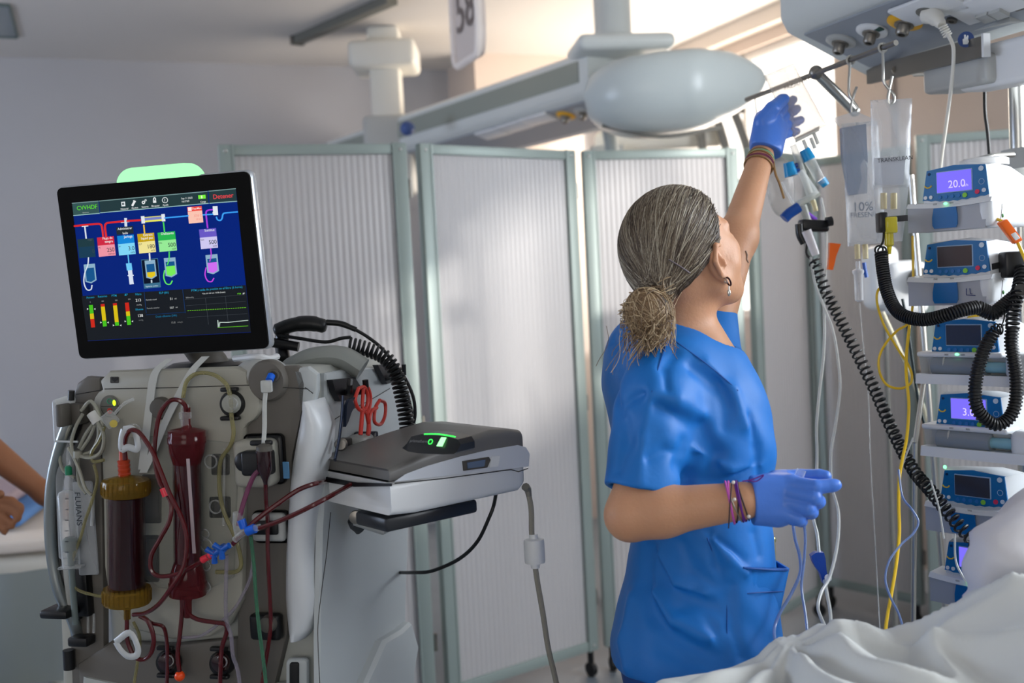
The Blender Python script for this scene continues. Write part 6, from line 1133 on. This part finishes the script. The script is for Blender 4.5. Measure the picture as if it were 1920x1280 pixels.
# neckline band, seam, undershirt, pocket, trousers, shoes
SEAMB = mat('scrub_seam', (8, 78, 156), .65)
def surf(pts, fn, off=.0015):
    o = []
    for x, y in pts:
        q = march(fn, x, y)
        if q is not None: o.append(q-ray(x, y)*off)
    return o
nb_ = surf([(1246, 624), (1262, 636), (1276, 646), (1298, 662), (1320, 678), (1345, 698), (1366, 716), (1384, 732)], tun, .0)
if len(nb_) > 3: part('neckline_band', MB().tube(spline(nb_, 5), .0014, 6, flat=.6), SEAMB, nurse, world=True)
for pts in ([(1326, 1008), (1345, 1062), (1361, 1120), (1363, 1180), (1362, 1235)], [(1250, 640), (1234, 690), (1222, 735)]):
    q = surf(pts, tun, .0005)
    if len(q) > 2: part('stitched_seam', MB().tube(spline(q, 5), .0012, 5), SEAMB, nurse, world=True)
part('undershirt', MB().prism([P(x, y, d) for x, y, d in ((1336, 648, 1.905), (1352, 666, 1.90), (1374, 690, 1.885), (1388, 708, 1.88), (1376, 706, 1.88), (1352, 692, 1.89), (1338, 676, 1.90))], (0, .012, 0)), mat('navy_shirt', (16, 22, 48), .7), nurse, world=True)
pk = [(1393, 1062, 1.81), (1420, 1064, 1.815), (1450, 1066, 1.84), (1478, 1066, 1.88), (1472, 1100, 1.885), (1460, 1150, 1.885), (1450, 1188, 1.885), (1425, 1225, 1.86), (1405, 1225, 1.825), (1404, 1190, 1.818), (1401, 1130, 1.815)]
pkm = MB().prism([P(*q) for q in pk], (.0, .004, 0)); part('pocket', pkm, TUN, nurse, world=True, angle=60)
part('pocket_side', MB().prism([P(*q) for q in ((1478, 1066, 1.88), (1452, 1050, 1.92), (1443, 1030, 1.93), (1440, 1190, 1.95), (1450, 1188, 1.885), (1462, 1140, 1.885))], (.003, .003, 0)), TUN, nurse, world=True)
part('pocket_hem', MB().tube([P(1394, 1064, 1.808), P(1420, 1066, 1.813), P(1450, 1068, 1.838), P(1477, 1068, 1.878)], .002, 6), SEAMB, nurse, world=True)
part('pocket_crease', MB().tube([P(1401, 1112, 1.811), P(1430, 1110, 1.818), P(1468, 1108, 1.882)], .0012, 5), SEAMB, nurse, world=True)
part('pen', MB().cyl(P(1449, 1052, 1.9), P(1447, 1010, 1.91), .006, n=12).ell(P(1447, 1012, 1.91), .008, .006, .008), mat('pen_metal', (150, 150, 110), .3, .6), nurse, world=True)
hipz = P(1300, 1262, 1.95)[2]; cxh, cyh = P(1302, 1230, 1.96)[:2]
def trou(p):
    d = sd_ell(p, (cxh, cyh, hipz+.02), TA, (.135, .165, .16)); 
    for s_ in (-1, 1):
        h0 = np.array([cxh, cyh, hipz-.03])+trr*s_*.085; k_ = h0*[1, 1, 0]+np.array([.02, 0, .46])+trr*s_*.005; f0 = k_*[1, 1, 0]+np.array([-.02, 0, .07]); d = smin(d, sd_cap(p, h0, k_, .088, .07), .04); d = smin(d, sd_cap(p, k_, f0, .07, .062), .03)
    return d
sdf_part('trousers', trou, (cxh-.25, cyh-.3, .0), (cxh+.25, cyh+.3, hipz+.16), .009, mat('trouser_blue', (12, 66, 140), .65), nurse, smooth=2)
for s_ in (-1, 1):
    f0 = np.array([cxh, cyh, 0])+trr*s_*.09; part('shoe', MB().ell(f0+tf*.07+np.array([0, 0, .035]), .14, .048, .034, 24, 12, TA), WHITE, nurse, world=True)
# ---- hair
bunc = P(1212, 585, 1.82); bbase = P(1236, 556, 1.835)
def hair_fn(p):
    d = sd_ell(p, HH(-.014, 0, .026), HA, (.109, .087, .105)); d = smin(d, sd_cap(p, HH(-.07, .02, -.02), bbase+np.array([0, .02, 0]), .055, .03), .04)
    q = (p-Hc.astype(np.float32))@HA.T.astype(np.float32); f_, r_, u_ = q[:, 0], q[:, 1], q[:, 2]
    lim = np.where(u_ > .005, .012+.60*(u_-.005), .012+2.6*(u_-.005)); d = smax(d, (f_-lim)*.72, .006)
    d = smax(d, -(sd_ell(p, HH(-.002, .085, -.02), HA, (.019, .03, .036))), .004)
    return smax(d, -sd_cap(p, HH(.01, 0, -.075), P(1296, 660, 1.94), .056, .056), .006)
HB = mat('hair_base', (62, 50, 40), .55, bump=.5, bscale=140)
hair = sdf_part('hair', hair_fn, Hc-.17, Hc+.17, .003, HB, nurse, smooth=2)
def bun_fn(p): return smin(sd_ell(p, bunc, np.eye(3), (.036, .034, .040)), sd_cap(p, bunc, bbase, .028, .024), .02)
part('bun_core', MB().ell(bunc, .0375, .0355, .0415, 28, 16), mat('bun_base', (126, 100, 72), .5, bump=.5, bscale=120), hair, world=True)
part('hair_tie', MB().torus((bunc*.4+bbase*.6), bunc-bbase, .024, .006, 22, 8), mat('hair_tie_dark', (40, 32, 28), .6), hair, world=True)
def project(fn, q, off, it=5):
    q = np.array(q, np.float32); e = .0015
    for _ in range(it):
        d = fn(q)-off; g = np.stack([fn(q+np.array(v, np.float32)*e)-fn(q-np.array(v, np.float32)*e) for v in ((1, 0, 0), (0, 1, 0), (0, 0, 1))], 1)/(2*e)
        n_ = g/(np.linalg.norm(g, axis=1)[:, None]+1e-6); q = q-n_*d[:, None]
    return q
# strands combed from hairline and crown back to the bun
NS, NP = 1500, 13; starts = []
while len(starts) < NS:
    th, ph = rng.uniform(-1.75, 1.75), rng.uniform(-.15, 1.5)   # around the head from the front
    u_ = math.sin(ph); f_ = math.cos(ph)*math.cos(th); r_ = math.cos(ph)*math.sin(th)
    v_ = np.array([-.012+.109*f_, .087*r_, .026+.105*u_])
    lim = .010+.60*(v_[2]-.005) if v_[2] > .005 else .010+2.6*(v_[2]-.005)
    if v_[0] < lim-.001: starts.append(v_)
starts = np.array(starts); S0 = Hc+starts@HA; tgt = bbase+rng.normal(0, .010, (NS, 3))
offs = rng.uniform(.0002, .0022, NS); P_ = np.zeros((NP, NS, 3), np.float32); cen_ = HH(-.02, 0, .015)
for k in range(NP):
    t = (k/(NP-1))**.9; d0 = S0-cen_; d1 = tgt-cen_; n0 = d0/np.linalg.norm(d0, axis=1)[:, None]; n1 = d1/np.linalg.norm(d1, axis=1)[:, None]
    om = np.arccos(np.clip((n0*n1).sum(1), -1, 1))[:, None]; sl = (np.sin((1-t)*om)*n0+np.sin(t*om)*n1)/(np.sin(om)+1e-6)
    q = cen_+sl*.11+np.array([0, 0, -.018])*math.sin(math.pi*t)*0; q = q+(rng.normal(0, .0008, (NS, 3)) if 0 < k < NP-1 else 0)
    P_[k] = project(hair_fn, q, offs)
sm = MB(); bad = 0
for i in range(NS):
    pts = P_[:, i]
    if np.max(np.linalg.norm(np.diff(pts, axis=0), axis=1)) > .06: bad += 1; continue
    sm.tube(spline(pts, 2), float(rng.uniform(.00045, .0009)), 4, cap=False)
HS = mat('hair_strands', (110, 96, 80), .42, island=[(0, (50, 38, 30)), (.35, (84, 70, 56)), (.6, (118, 104, 86)), (.8, (150, 138, 118)), (1, (186, 178, 160))])
o_ = part('hair_strands', sm, HS, hair, world=True, angle=180, recalc=False); o_['kind'] = 'stuff'
bm_ = MB()
for i in range(1100):
    d0 = nrm(rng.normal(0, 1, 3)); a_ = nrm(np.cross(d0, np.array([.5, -.9, .35])+rng.normal(0, .35, 3))); R_ = rng.uniform(.88, 1.05); w_ = rng.uniform(1.6, 2.8); ph = rng.uniform(0, 6.28); pts = []
    tail = i % 4 == 0; b0 = bbase+rng.normal(0, .012, 3)
    for k in range(10):
        t = k/9; v_ = nrm(d0*math.cos(ph+w_*t)+a_*math.sin(ph+w_*t)); q = bunc+v_*np.array([.037, .035, .041])*R_
        if tail: q = b0*(1-t)**2+q*(1-(1-t)**2) if t < .5 else q+np.array([.01*math.sin(i), -.004, -.05*(t-.5)**1.2*rng.uniform(.7, 1.3)])*1.3
        pts.append(q)
    bm_.tube(spline(pts, 2), float(rng.uniform(.0004, .0009)), 4, cap=False)
for i in range(160):    # loose ends below the bun and at the nape
    s0 = bunc+np.array([rng.normal(0, .02), rng.normal(-.005, .012), rng.uniform(-.03, .0)]); dx = rng.normal(-.1, .35); ln_ = rng.uniform(.02, .075); pts = [s0+np.array([dx*ln_*t+.006*math.sin(t*5+i), -.006*t, -ln_*t]) for t in np.linspace(0, 1, 7)]; bm_.tube(spline(pts, 2), .0005, 4, cap=False)
o_ = part('bun_strands', bm_, mat('bun_strands', (140, 116, 88), .42, island=[(0, (96, 74, 54)), (.4, (140, 114, 84)), (.7, (176, 150, 116)), (1, (210, 190, 156))]), hair, world=True, angle=180, recalc=False); o_['kind'] = 'stuff'
hp_ = [march(hair_fn, x, y) for x, y in ((1254, 486), (1275, 499), (1294, 512))]
if all(v is not None for v in hp_): part('hair_pin', MB().tube([v-ray(1270, 500)*.004 for v in hp_], .0013, 6), mat('pin_steel', (130, 120, 124), .3, .8), hair, world=True)
erl = HH(-.003, .09, -.054); ep = P(1341, 527, 1.86)
part('hoop_earring', MB().torus(erl, hf*.6+hr*.2, .0075, .0016, 20, 8), mat('earring_dark', (60, 34, 36), .3, .5), nurse, world=True)
part('hoop_earring', MB().torus(erl+hf*-.006+hu*.004, hf*.6+hr*.2, .005, .001, 18, 8), CHROME, nurse, world=True)
part('drop_earring', MB().tube([erl-hu*.0-np.array([0, 0, .008]), erl-np.array([0, 0, .016])], .0012, 6).ell(erl-np.array([0, 0, .02]), .003, .0015, .006), CHROME, nurse, world=True)
# ---- gloves: palm + five fingers, one continuous surface each
def hand_fn(palm, fingers, wrist, kf=.0035):
    def fn(p):
        d = None; fg = None
        for a_, b_, ra, rb in palm: c_ = sd_cap(p, a_, b_, ra, rb); d = c_ if d is None else smin(d, c_, .016)
        for ch in fingers:
            f_ = None
            for (a_, ra), (b_, rb) in zip(ch, ch[1:]): c_ = sd_cap(p, a_, b_, ra, rb); f_ = c_ if f_ is None else smin(f_, c_, .003)
            fg = f_ if fg is None else np.minimum(fg, f_)
        d = smin(d, fg, kf*1.5)
        a_, n_ = wrist; return smax(d, (np.asarray(a_, np.float32)-p)@np.asarray(n_, np.float32), .002)
    return fn
Q = P
palmB = [(Q(1404, 925, 1.72), Q(1480, 912, 1.715), .029, .021), (Q(1404, 948, 1.72), Q(1468, 950, 1.715), .0285, .023), (Q(1420, 952, 1.72), Q(1458, 962, 1.715), .024, .022), (Q(1440, 912, 1.735), Q(1470, 900, 1.745), .02, .016)]
fB = [[(Q(1484, 908, 1.708), .0142), (Q(1528, 913, 1.688), .0122), (Q(1560, 910, 1.69), .0105), (Q(1567, 909, 1.69), .0095)],
      [(Q(1484, 924, 1.702), .0142), (Q(1526, 932, 1.685), .0122), (Q(1534, 940, 1.705), .0115), (Q(1512, 940, 1.73), .010)],
      [(Q(1480, 942, 1.702), .014), (Q(1514, 953, 1.688), .0122), (Q(1521, 960, 1.708), .0112), (Q(1500, 960, 1.73), .0095)],
      [(Q(1466, 960, 1.704), .0135), (Q(1496, 972, 1.694), .0112), (Q(1502, 976, 1.712), .010), (Q(1484, 974, 1.73), .009)],
      [(Q(1455, 900, 1.75), .017), (Q(1500, 893, 1.755), .0122), (Q(1535, 892, 1.745), .0112), (Q(1547, 893, 1.74), .0105)]]
cufB = nrm(Q(1460, 935, 1.72)-Q(1400, 938, 1.72))
sdf_part('lowered_glove', hand_fn(palmB, fB, (Q(1409, 938, 1.72), cufB)), Q(1480, 930, 1.72)-np.array([.085, .07, .08]), Q(1480, 930, 1.72)+np.array([.1, .08, .075]), .0017, GLV, nurse, smooth=2)
part('clear_cap', MB().cyl(Q(1494, 898, 1.70), Q(1502, 882, 1.715), .008, .0075, 16), CLEAR, nurse, world=True) if False else None
hc_ = thing('tubing_plug', 'clear tubing cap held between thumb and finger of the lowered glove', 'tubing cap', Q(1500, 900, 1.72)); part('cap', MB().cyl(Q(1494, 903, 1.722), Q(1503, 880, 1.722), .0075, .0078, 16), CLEAR, hc_, world=True)
palmA = [(Q(1434, 285, 2.37), Q(1444, 228, 2.40), .030, .027), (Q(1426, 270, 2.37), Q(1432, 225, 2.39), .024, .022), (Q(1446, 280, 2.38), Q(1458, 240, 2.42), .026, .024)]
fA = [[(Q(1430, 228, 2.375), .02), (Q(1448, 204, 2.37), .0165), (Q(1466, 188, 2.40), .0135), (Q(1470, 186, 2.41), .0125)],
      [(Q(1450, 222, 2.42), .015), (Q(1468, 202, 2.50), .0125), (Q(1480, 192, 2.555), .0115), (Q(1487, 187, 2.57), .0105)],
      [(Q(1456, 232, 2.44), .015), (Q(1474, 216, 2.51), .0125), (Q(1488, 208, 2.56), .0115), (Q(1494, 204, 2.575), .0105)],
      [(Q(1460, 244, 2.45), .0145), (Q(1478, 232, 2.51), .0122), (Q(1494, 228, 2.555), .011), (Q(1501, 225, 2.57), .010)],
      [(Q(1460, 256, 2.45), .0135), (Q(1476, 250, 2.50), .0112), (Q(1488, 248, 2.54), .010), (Q(1494, 246, 2.55), .009)]]
cufA = nrm(Q(1446, 225, 2.40)-Q(1432, 290, 2.37))
sdf_part('raised_glove', hand_fn(palmA, fA, (Q(1436, 283, 2.37), cufA)), Q(1460, 235, 2.45)-np.array([.085, .13, .10]), Q(1460, 235, 2.45)+np.array([.085, .16, .1]), .0019, GLV, nurse, smooth=2)
# bracelets
BRC = [mat('bracelet_pink', (190, 80, 170), .6), mat('bracelet_purple', (100, 30, 130), .6), mat('bracelet_black', (40, 26, 34), .6), mat('bracelet_silver', (150, 140, 130), .4, .5), mat('bracelet_green', (120, 180, 140), .6), mat('bracelet_maroon', (110, 40, 70), .6), mat('bracelet_gold', (150, 120, 80), .5, .3)]
def bracelet(t, a_, b_, r, th, m, tilt):
    c_ = a_*(1-t)+b_*t; ax = nrm(b_-a_)+np.array(tilt); part('bracelet', MB().torus(c_, ax, r, th, 32, 6), m, nurse, world=True)
for t, r, th, m, tl in ((.87, .0345, .0018, 0, (.1, .1, .05)), (.885, .034, .0016, 0, (.12, 0, 0)), (.90, .0338, .0014, 3, (.0, .1, .25)), (.93, .0332, .0013, 2, (.1, .1, -.2)), (.955, .033, .0018, 1, (0, .1, .0)), (.965, .0328, .0017, 1, (0, .0, .1)), (.98, .0325, .0013, 2, (.05, .1, .15))): bracelet(t, eB, wB, r, th, BRC[m], tl)
for t, r, th, m, tl in ((.86, .031, .0022, 6, (.0, 0, .0)), (.885, .0305, .0024, 5, (.1, 0, .1)), (.90, .030, .0022, 5, (-.1, 0, .1)), (.92, .030, .0018, 6, (0, .1, -.1)), (.955, .0292, .0016, 4, (0, .1, .2)), (.965, .029, .0014, 6, (.1, .1, 0))): bracelet(t, eA, wA, r, th, BRC[m], tl)
part('bracelet', MB().tube(spline([wA+np.array([.02, -.02, -.01]), P(1454, 325, 2.33), P(1462, 345, 2.33), P(1470, 372, 2.33)], 6), .0028, 6), BRC[6], nurse, world=True)
part('bracelet_thread', MB().tube(spline([Q(1372, 905, 1.69), Q(1369, 940, 1.685), Q(1366, 990, 1.69)], 4), .0011, 5), BRC[2], nurse, world=True); part('bracelet_thread', MB().tube(spline([Q(1392, 902, 1.69), Q(1412, 898, 1.69), Q(1432, 890, 1.69), Q(1418, 902, 1.69), Q(1400, 900, 1.69)], 4), .0011, 5), BRC[1], nurse, world=True)
for x_, y_ in ((1377, 936), (1404, 968), (1375, 904)): part('bracelet_bead', MB().ell(Q(x_, y_, 1.685), .003, .003, .003, 10, 6), mat('bead', (220, 210, 200), .3), nurse, world=True)
# tattoo marks on the raised arm
tm = [q for q in surf([(1398, 470), (1401, 478), (1400, 486), (1403, 492)], body_fn, .001) if (q-CAM)@cf > 2.05]
if len(tm) > 2: part('tattoo', MB().tube(tm, .0016, 5), mat('tattoo_ink', (140, 118, 104), .6), nurse, world=True)

# ---- second person, at the left edge behind the machine
p2 = thing('person', 'bare forearm and hand of a person in blue trousers reaching in at the left edge', 'person', (*P(-270, 1100, 2.84)[:2], 0))
bx, by = p2.location[0], p2.location[1]; sh = np.array([bx+.12, by-.14, 1.42]); el = P(-60, 812, 2.96); wr_ = P(84, 925, 2.98); sh2 = np.array([bx+.1, by-.1, 1.4]); el2 = P(-130, 900, 2.75); w2 = P(-30, 950, 2.78)
BA = np.eye(3)
def b2(p):
    d = sd_ell(p, (bx, by, 1.2), BA, (.15, .2, .3)); d = smin(d, sd_cap(p, (bx, by, 1.45), (bx+.02, by, 1.56), .055, .05), .05); d = smin(d, sd_ell(p, (bx+.05, by, 1.66), BA, (.1, .08, .115)), .03)
    d = smin(d, sd_ell(p, (bx+.1, by, 1.62), BA, (.05, .05, .06)), .03); d = smin(d, sd_cap(p, (bx+.14, by, 1.66), (bx+.16, by, 1.63), .008, .012), .012)
    d = smin(d, sd_cap(p, sh, el, .055, .046), .04); d = smin(d, sd_cap(p, el, wr_, .046, .028), .03); d = smin(d, sd_cap(p, sh2, el2, .055, .044), .04); d = smin(d, sd_cap(p, el2, w2, .044, .03), .03)
    for ch, hb2 in ((wr_, .0), (w2, 1)):
        if hb2:
            d = smin(d, sd_cap(p, w2, P(-2, 958, 2.78), .03, .026), .02)
            for a_, b_, c_, e_ in (((-4, 935), (22, 938), (38, 950), (40, 956)), ((-4, 948), (20, 955), (34, 966), (34, 972)), ((-6, 962), (10, 972), (22, 980), (22, 986)), ((-8, 976), (2, 986), (8, 992), (8, 997))):
                k_ = [P(*v, 2.76) for v in (a_, b_, c_, e_)]; f_ = sd_cap(p, k_[0], k_[1], .0115, .0108)
                for u_, v_ in ((1, 2), (2, 3)): f_ = smin(f_, sd_cap(p, k_[u_], k_[v_], .0108, .0095), .003)
                d = smin(d, f_, .006)
            d = smin(d, sd_cap(p, P(-30, 925, 2.73), P(0, 926, 2.72), .014, .012), .01)
        else:
            d = smin(d, sd_cap(p, wr_, P(118, 950, 2.98), .028, .03), .02)
            for j in range(4): d = smin(d, sd_cap(p, P(118, 938+j*9, 2.98-.01*j), P(150, 950+j*10, 2.98-.01*j), .011, .009), .006)
            d = smin(d, sd_cap(p, P(105, 935, 2.96), P(130, 930, 2.94), .013, .010), .008)
    return d
sdf_part('body', b2, (bx-.3, by-.6, .85), (P(170, 950, 3)[0]+.02, by+.3, 1.82), .0055, mat('skin_tan', (150, 98, 66), .55, bump=.08, bscale=120), p2, smooth=2)
def j2(p):
    d = sd_ell(p, (bx, by, .98), BA, (.17, .2, .14))
    for s_ in (-1, 1): d = smin(d, sd_cap(p, (bx+.02, by+s_*.1, .92), (bx+.05, by+s_*.1, .5), .095, .075), .03); d = smin(d, sd_cap(p, (bx+.05, by+s_*.1, .5), (bx+.02, by+s_*.1, .06), .075, .06), .03)
    return d
sdf_part('trousers', j2, (bx-.3, by-.3, 0), (bx+.3, by+.3, 1.14), .009, mat('denim_blue', (40, 84, 150), .8, bump=.2, bscale=200), p2)
def s2f(p): return smin(smin(sd_ell(p, (bx, by, 1.22), BA, (.17, .22, .31)), sd_cap(p, sh, sh*.5+el*.5, .075, .065), .04), sd_cap(p, sh2, sh2*.5+el2*.5, .075, .065), .04)
sdf_part('shirt', s2f, (bx-.3, by-.5, .88), (bx+.45, by+.4, 1.56), .008, mat('shirt_white', (206, 210, 214), .7), p2)
part('hair', MB().ell((bx+.04-bx, 0, 1.69), .11, .092, .105, 24, 14), mat('hair_dark', (40, 30, 24), .6), p2)
for s_ in (-1, 1): part('shoe', MB().ell((.08, s_*.1, .04), .14, .05, .04), WHITE, p2)
# ================================================================ BEDS
SHEET = mat('white_sheet', (204, 206, 204), .75, bump=.12, bscale=14)
def sil(X):
    xs = [.15, .24, .2975, .355, .395, .425, .45, .50, .545, .585, .625, .66, .70, .76, .84, .95, 1.1, 1.4]
    pys = [1310, 1290, 1262, 1246, 1226, 1196, 1187, 1181, 1178, 1188, 1200, 1190, 1172, 1138, 1050, 960, 900, 860]
    return np.interp(X, [P(p_, q_, 1.66)[0] for p_, q_ in SILP], [P(p_, q_, 1.66)[2] for p_, q_ in SILP])
SILP = [(1160, 1330), (1200, 1300), (1240, 1278), (1300, 1260), (1370, 1244), (1418, 1226), (1436, 1204), (1450, 1190), (1480, 1186), (1560, 1180), (1600, 1184), (1640, 1200), (1690, 1188), (1760, 1140), (1830, 1100), (1920, 1046), (2000, 1000), (2100, 960), (2300, 930)]
vs, fs_ = [], []; NX, NY = 260, 170; x0, x1, y0_, y1_ = .1, 1.55, .72, 1.72
for j in range(NY+1):
    Y = y0_+(y1_-y0_)*j/NY
    for i in range(NX+1):
        X = x0+(x1-x0)*i/NX; t = (1.62-Y)
        Xs = X+.35*max(t, 0)*.6
        z = float(sil(X-.12*max(t, 0)))+.02*max(0, t)
        if Y > 1.62: z -= .9*((Y-1.62)/.1)**2*.8
        if Y < .80: z -= 6*(.80-Y)**1.5
        n1 = noise.noise(Vector((X*3.2-Y*1.7, Y*5.0+X*2.4, 1.3))); n2 = noise.noise(Vector((X*7-Y*5, Y*9+X*8, 4.3))); rg_ = 1-abs(noise.noise(Vector((X*4.2-Y*3.1+.3*n1, Y*5.5+X*5.2, 7.7))))*2
        amp = min(1, max(0, t+.03)*9)
        z += amp*(.026*n1+.010*n2+.05*max(rg_-.5, 0))
        # long diagonal folds rising to the right, and rays from the crumple on the left
        a_ = (Y-1.62)+.9*(X-.45); z += amp*.026*math.exp(-abs(a_)/.03)*(1 if X > .42 else .2); a_ = (Y-1.62)+.55*(X-.62)+.06; z += amp*.03*math.exp(-abs(a_)/.03)
        ang = math.atan2(1.6-Y, X-.40); rr_ = math.hypot(1.6-Y, X-.40); z += amp*.016*math.sin(ang*9+n1*2)*math.exp(-((rr_-.12)/.1)**2)
        vs.append((X, Y, z))
for j in range(NY):
    for i in range(NX): a_ = j*(NX+1)+i; fs_.append((a_, a_+1, a_+NX+2, a_+NX+1))
shm = MB().add(vs, fs_); shm.v += [(x, y, z-.006) for x, y, z in vs]; k_ = len(vs); shm.f += [tuple(i+k_ for i in reversed(f)) for f in fs_]
solo('bed_sheet', shm, SHEET, 'rumpled white sheet over the bed in the lower right foreground', 'sheet', angle=180, recalc=False)
solo('green_print', MB().tube(spline([P(1828, 1128, 1.6), P(1850, 1120, 1.6), P(1880, 1112, 1.6), P(1905, 1098, 1.6)], 5), .007, 6, flat=.2), mat('faded_green', (120, 150, 120), .8), 'faint green printed mark on the rumpled white sheet', 'print')
bed = thing('hospital_bed', 'hospital bed under the rumpled white sheet in the right foreground', 'bed', (.9, 1.2, 0))
part('mattress', MB().rbox(-.6, .62, -.36, .36, .58, .74, .05, 4), mat('mattress_blue', (120, 140, 160), .6), bed); part('bed_frame', MB().rbox(-.6, .62, -.34, .34, .44, .56, .02, 2), LGREY, bed)
part('raised_section', MB().loft([[np.array([x_, y_, .74]), np.array([x_, y_, z_])] if False else [np.array([x_, -.34, .70]), np.array([x_, .34, .70]), np.array([x_, .34, z_]), np.array([x_, -.34, z_])] for x_, z_ in ((-.58, .74), (-.2, .76), (0, .80), (.3, .84), (.6, .88))]), mat('mattress_blue', (120, 140, 160), .6), bed)
for x_ in (-.5, .5):
    for y_ in (-.28, .28): lg = part('leg', MB().cyl((x_, y_, .1), (x_, y_, .45), .025), CHROME, bed); part('caster', MB().cyl((x_, y_-.02, .06), (x_, y_+.02, .06), .06, n=24), RUBBER, lg)
# pillow standing at the right edge
PA = np.array([nrm([.85, .25, .25]), nrm([-.25, .95, 0]), nrm([-.25, -.1, .95])]); pil = MB(); rings = []
for j in range(31):
    v_ = -1+2*j/30; ring = []
    for k in range(64):
        th = 2*math.pi*k/64; c_, s_ = math.cos(th), math.sin(th); sc_ = (1-abs(v_)**3.2)**.5 if abs(v_) < 1 else 0.01
        x_ = math.copysign(abs(c_)**.6, c_)*.17*max(sc_, .01); y_ = math.copysign(abs(s_)**.9, s_)*.065*max(sc_, .01)
        q = np.array([x_, y_, v_*.135]); n_ = noise.noise(Vector((q[0]*11, q[1]*11+2, q[2]*7))); q = q*(1+.2*n_)+np.array([0, -.022*max(0, 1-abs(noise.noise(Vector((q[0]*9+q[2]*14, 3, q[2]*4))))*4), 0]); ring.append(P(1985, 1068, 1.70)+q@PA)
    rings.append(ring)
solo('pillow', pil.loft(rings), mat('pillow_cloth', (202, 200, 204), .75, bump=.15, bscale=18), 'creased white pillow propped at the right edge before the lowest pumps', 'pillow', angle=180)
# bed of the neighbouring patient, far left
b0 = P(60, 1150, 3.5); nbd = thing('hospital_bed', 'neighbouring hospital bed with cream sheet and grey side at the left edge', 'bed', (b0[0]-.55, b0[1]+.15, 0), 10)
zt_ = P(60, 1000, 3.4)[2]
part('mattress', MB().rbox(-1.0, .75, -.4, .4, zt_-.2, zt_-.05, .04, 4), mat('mattress_cream', (200, 196, 186), .7), nbd)
part('side_drape', MB().loft([[np.array([-1.0+1.75*k/24, -.42-.015*math.sin(k*1.9), zt_-.1]), np.array([-1.0+1.75*k/24, -.44-.03*math.sin(k*1.3+.5), zt_-.3]), np.array([-1.0+1.75*k/24, -.42-.02*math.sin(k*1.1), zt_-.46]), np.array([-1.0+1.75*k/24, -.40, zt_-.3])] for k in range(25)]), mat('grey_drape', (130, 136, 134), .75), nbd, angle=80)
part('side_rail', MB().rbox(-.9, .7, -.46, -.40, zt_-.56, zt_-.48, .02, 2), mat('bed_cream_frame', (150, 146, 126), .5), nbd); part('rail_bracket', MB().tube([(.25, -.45, zt_-.52), (.25, -.45, zt_-.64), (-.2, -.45, zt_-.66)], .012, 8), STEELD, nbd)
for x_ in (-.85, .6):
    for y_ in (-.3, .3): part('leg', MB().cyl((x_, y_, 0), (x_, y_, zt_-.18), .025), LGREY, nbd)
solo('sheet', MB().rbox(-.98, .74, -.42, .38, zt_-.045, zt_+.0, .015, 4, fn=lambda v: np.array(WM[nbd] @ Vector(v+np.array([0, 0, .012*noise.noise(Vector((v[0]*3, v[1]*3, 0)))])))), mat('cream_sheet', (216, 204, 192), .8, bump=.2, bscale=8), 'cream sheet on the neighbouring bed behind the machine handle', 'sheet')
solo('blanket', MB().rbox(-.95, .52, -.30, .3, zt_+.014, zt_+.055, .02, 3, fn=lambda v: np.array(WM[nbd] @ Vector(v))), mat('blue_blanket', (84, 128, 186), .8), 'folded blue blanket on the neighbouring bed at the left edge', 'blanket')
solo('pillow', MB().rbox(-.95, .45, -.2, .25, zt_+.057, zt_+.1, .02, 3, fn=lambda v: np.array(WM[nbd] @ Vector(v))), mat('mauve_cloth', (168, 150, 158), .8), 'mauve folded cloth on top of the blue blanket at the left edge', 'cloth')
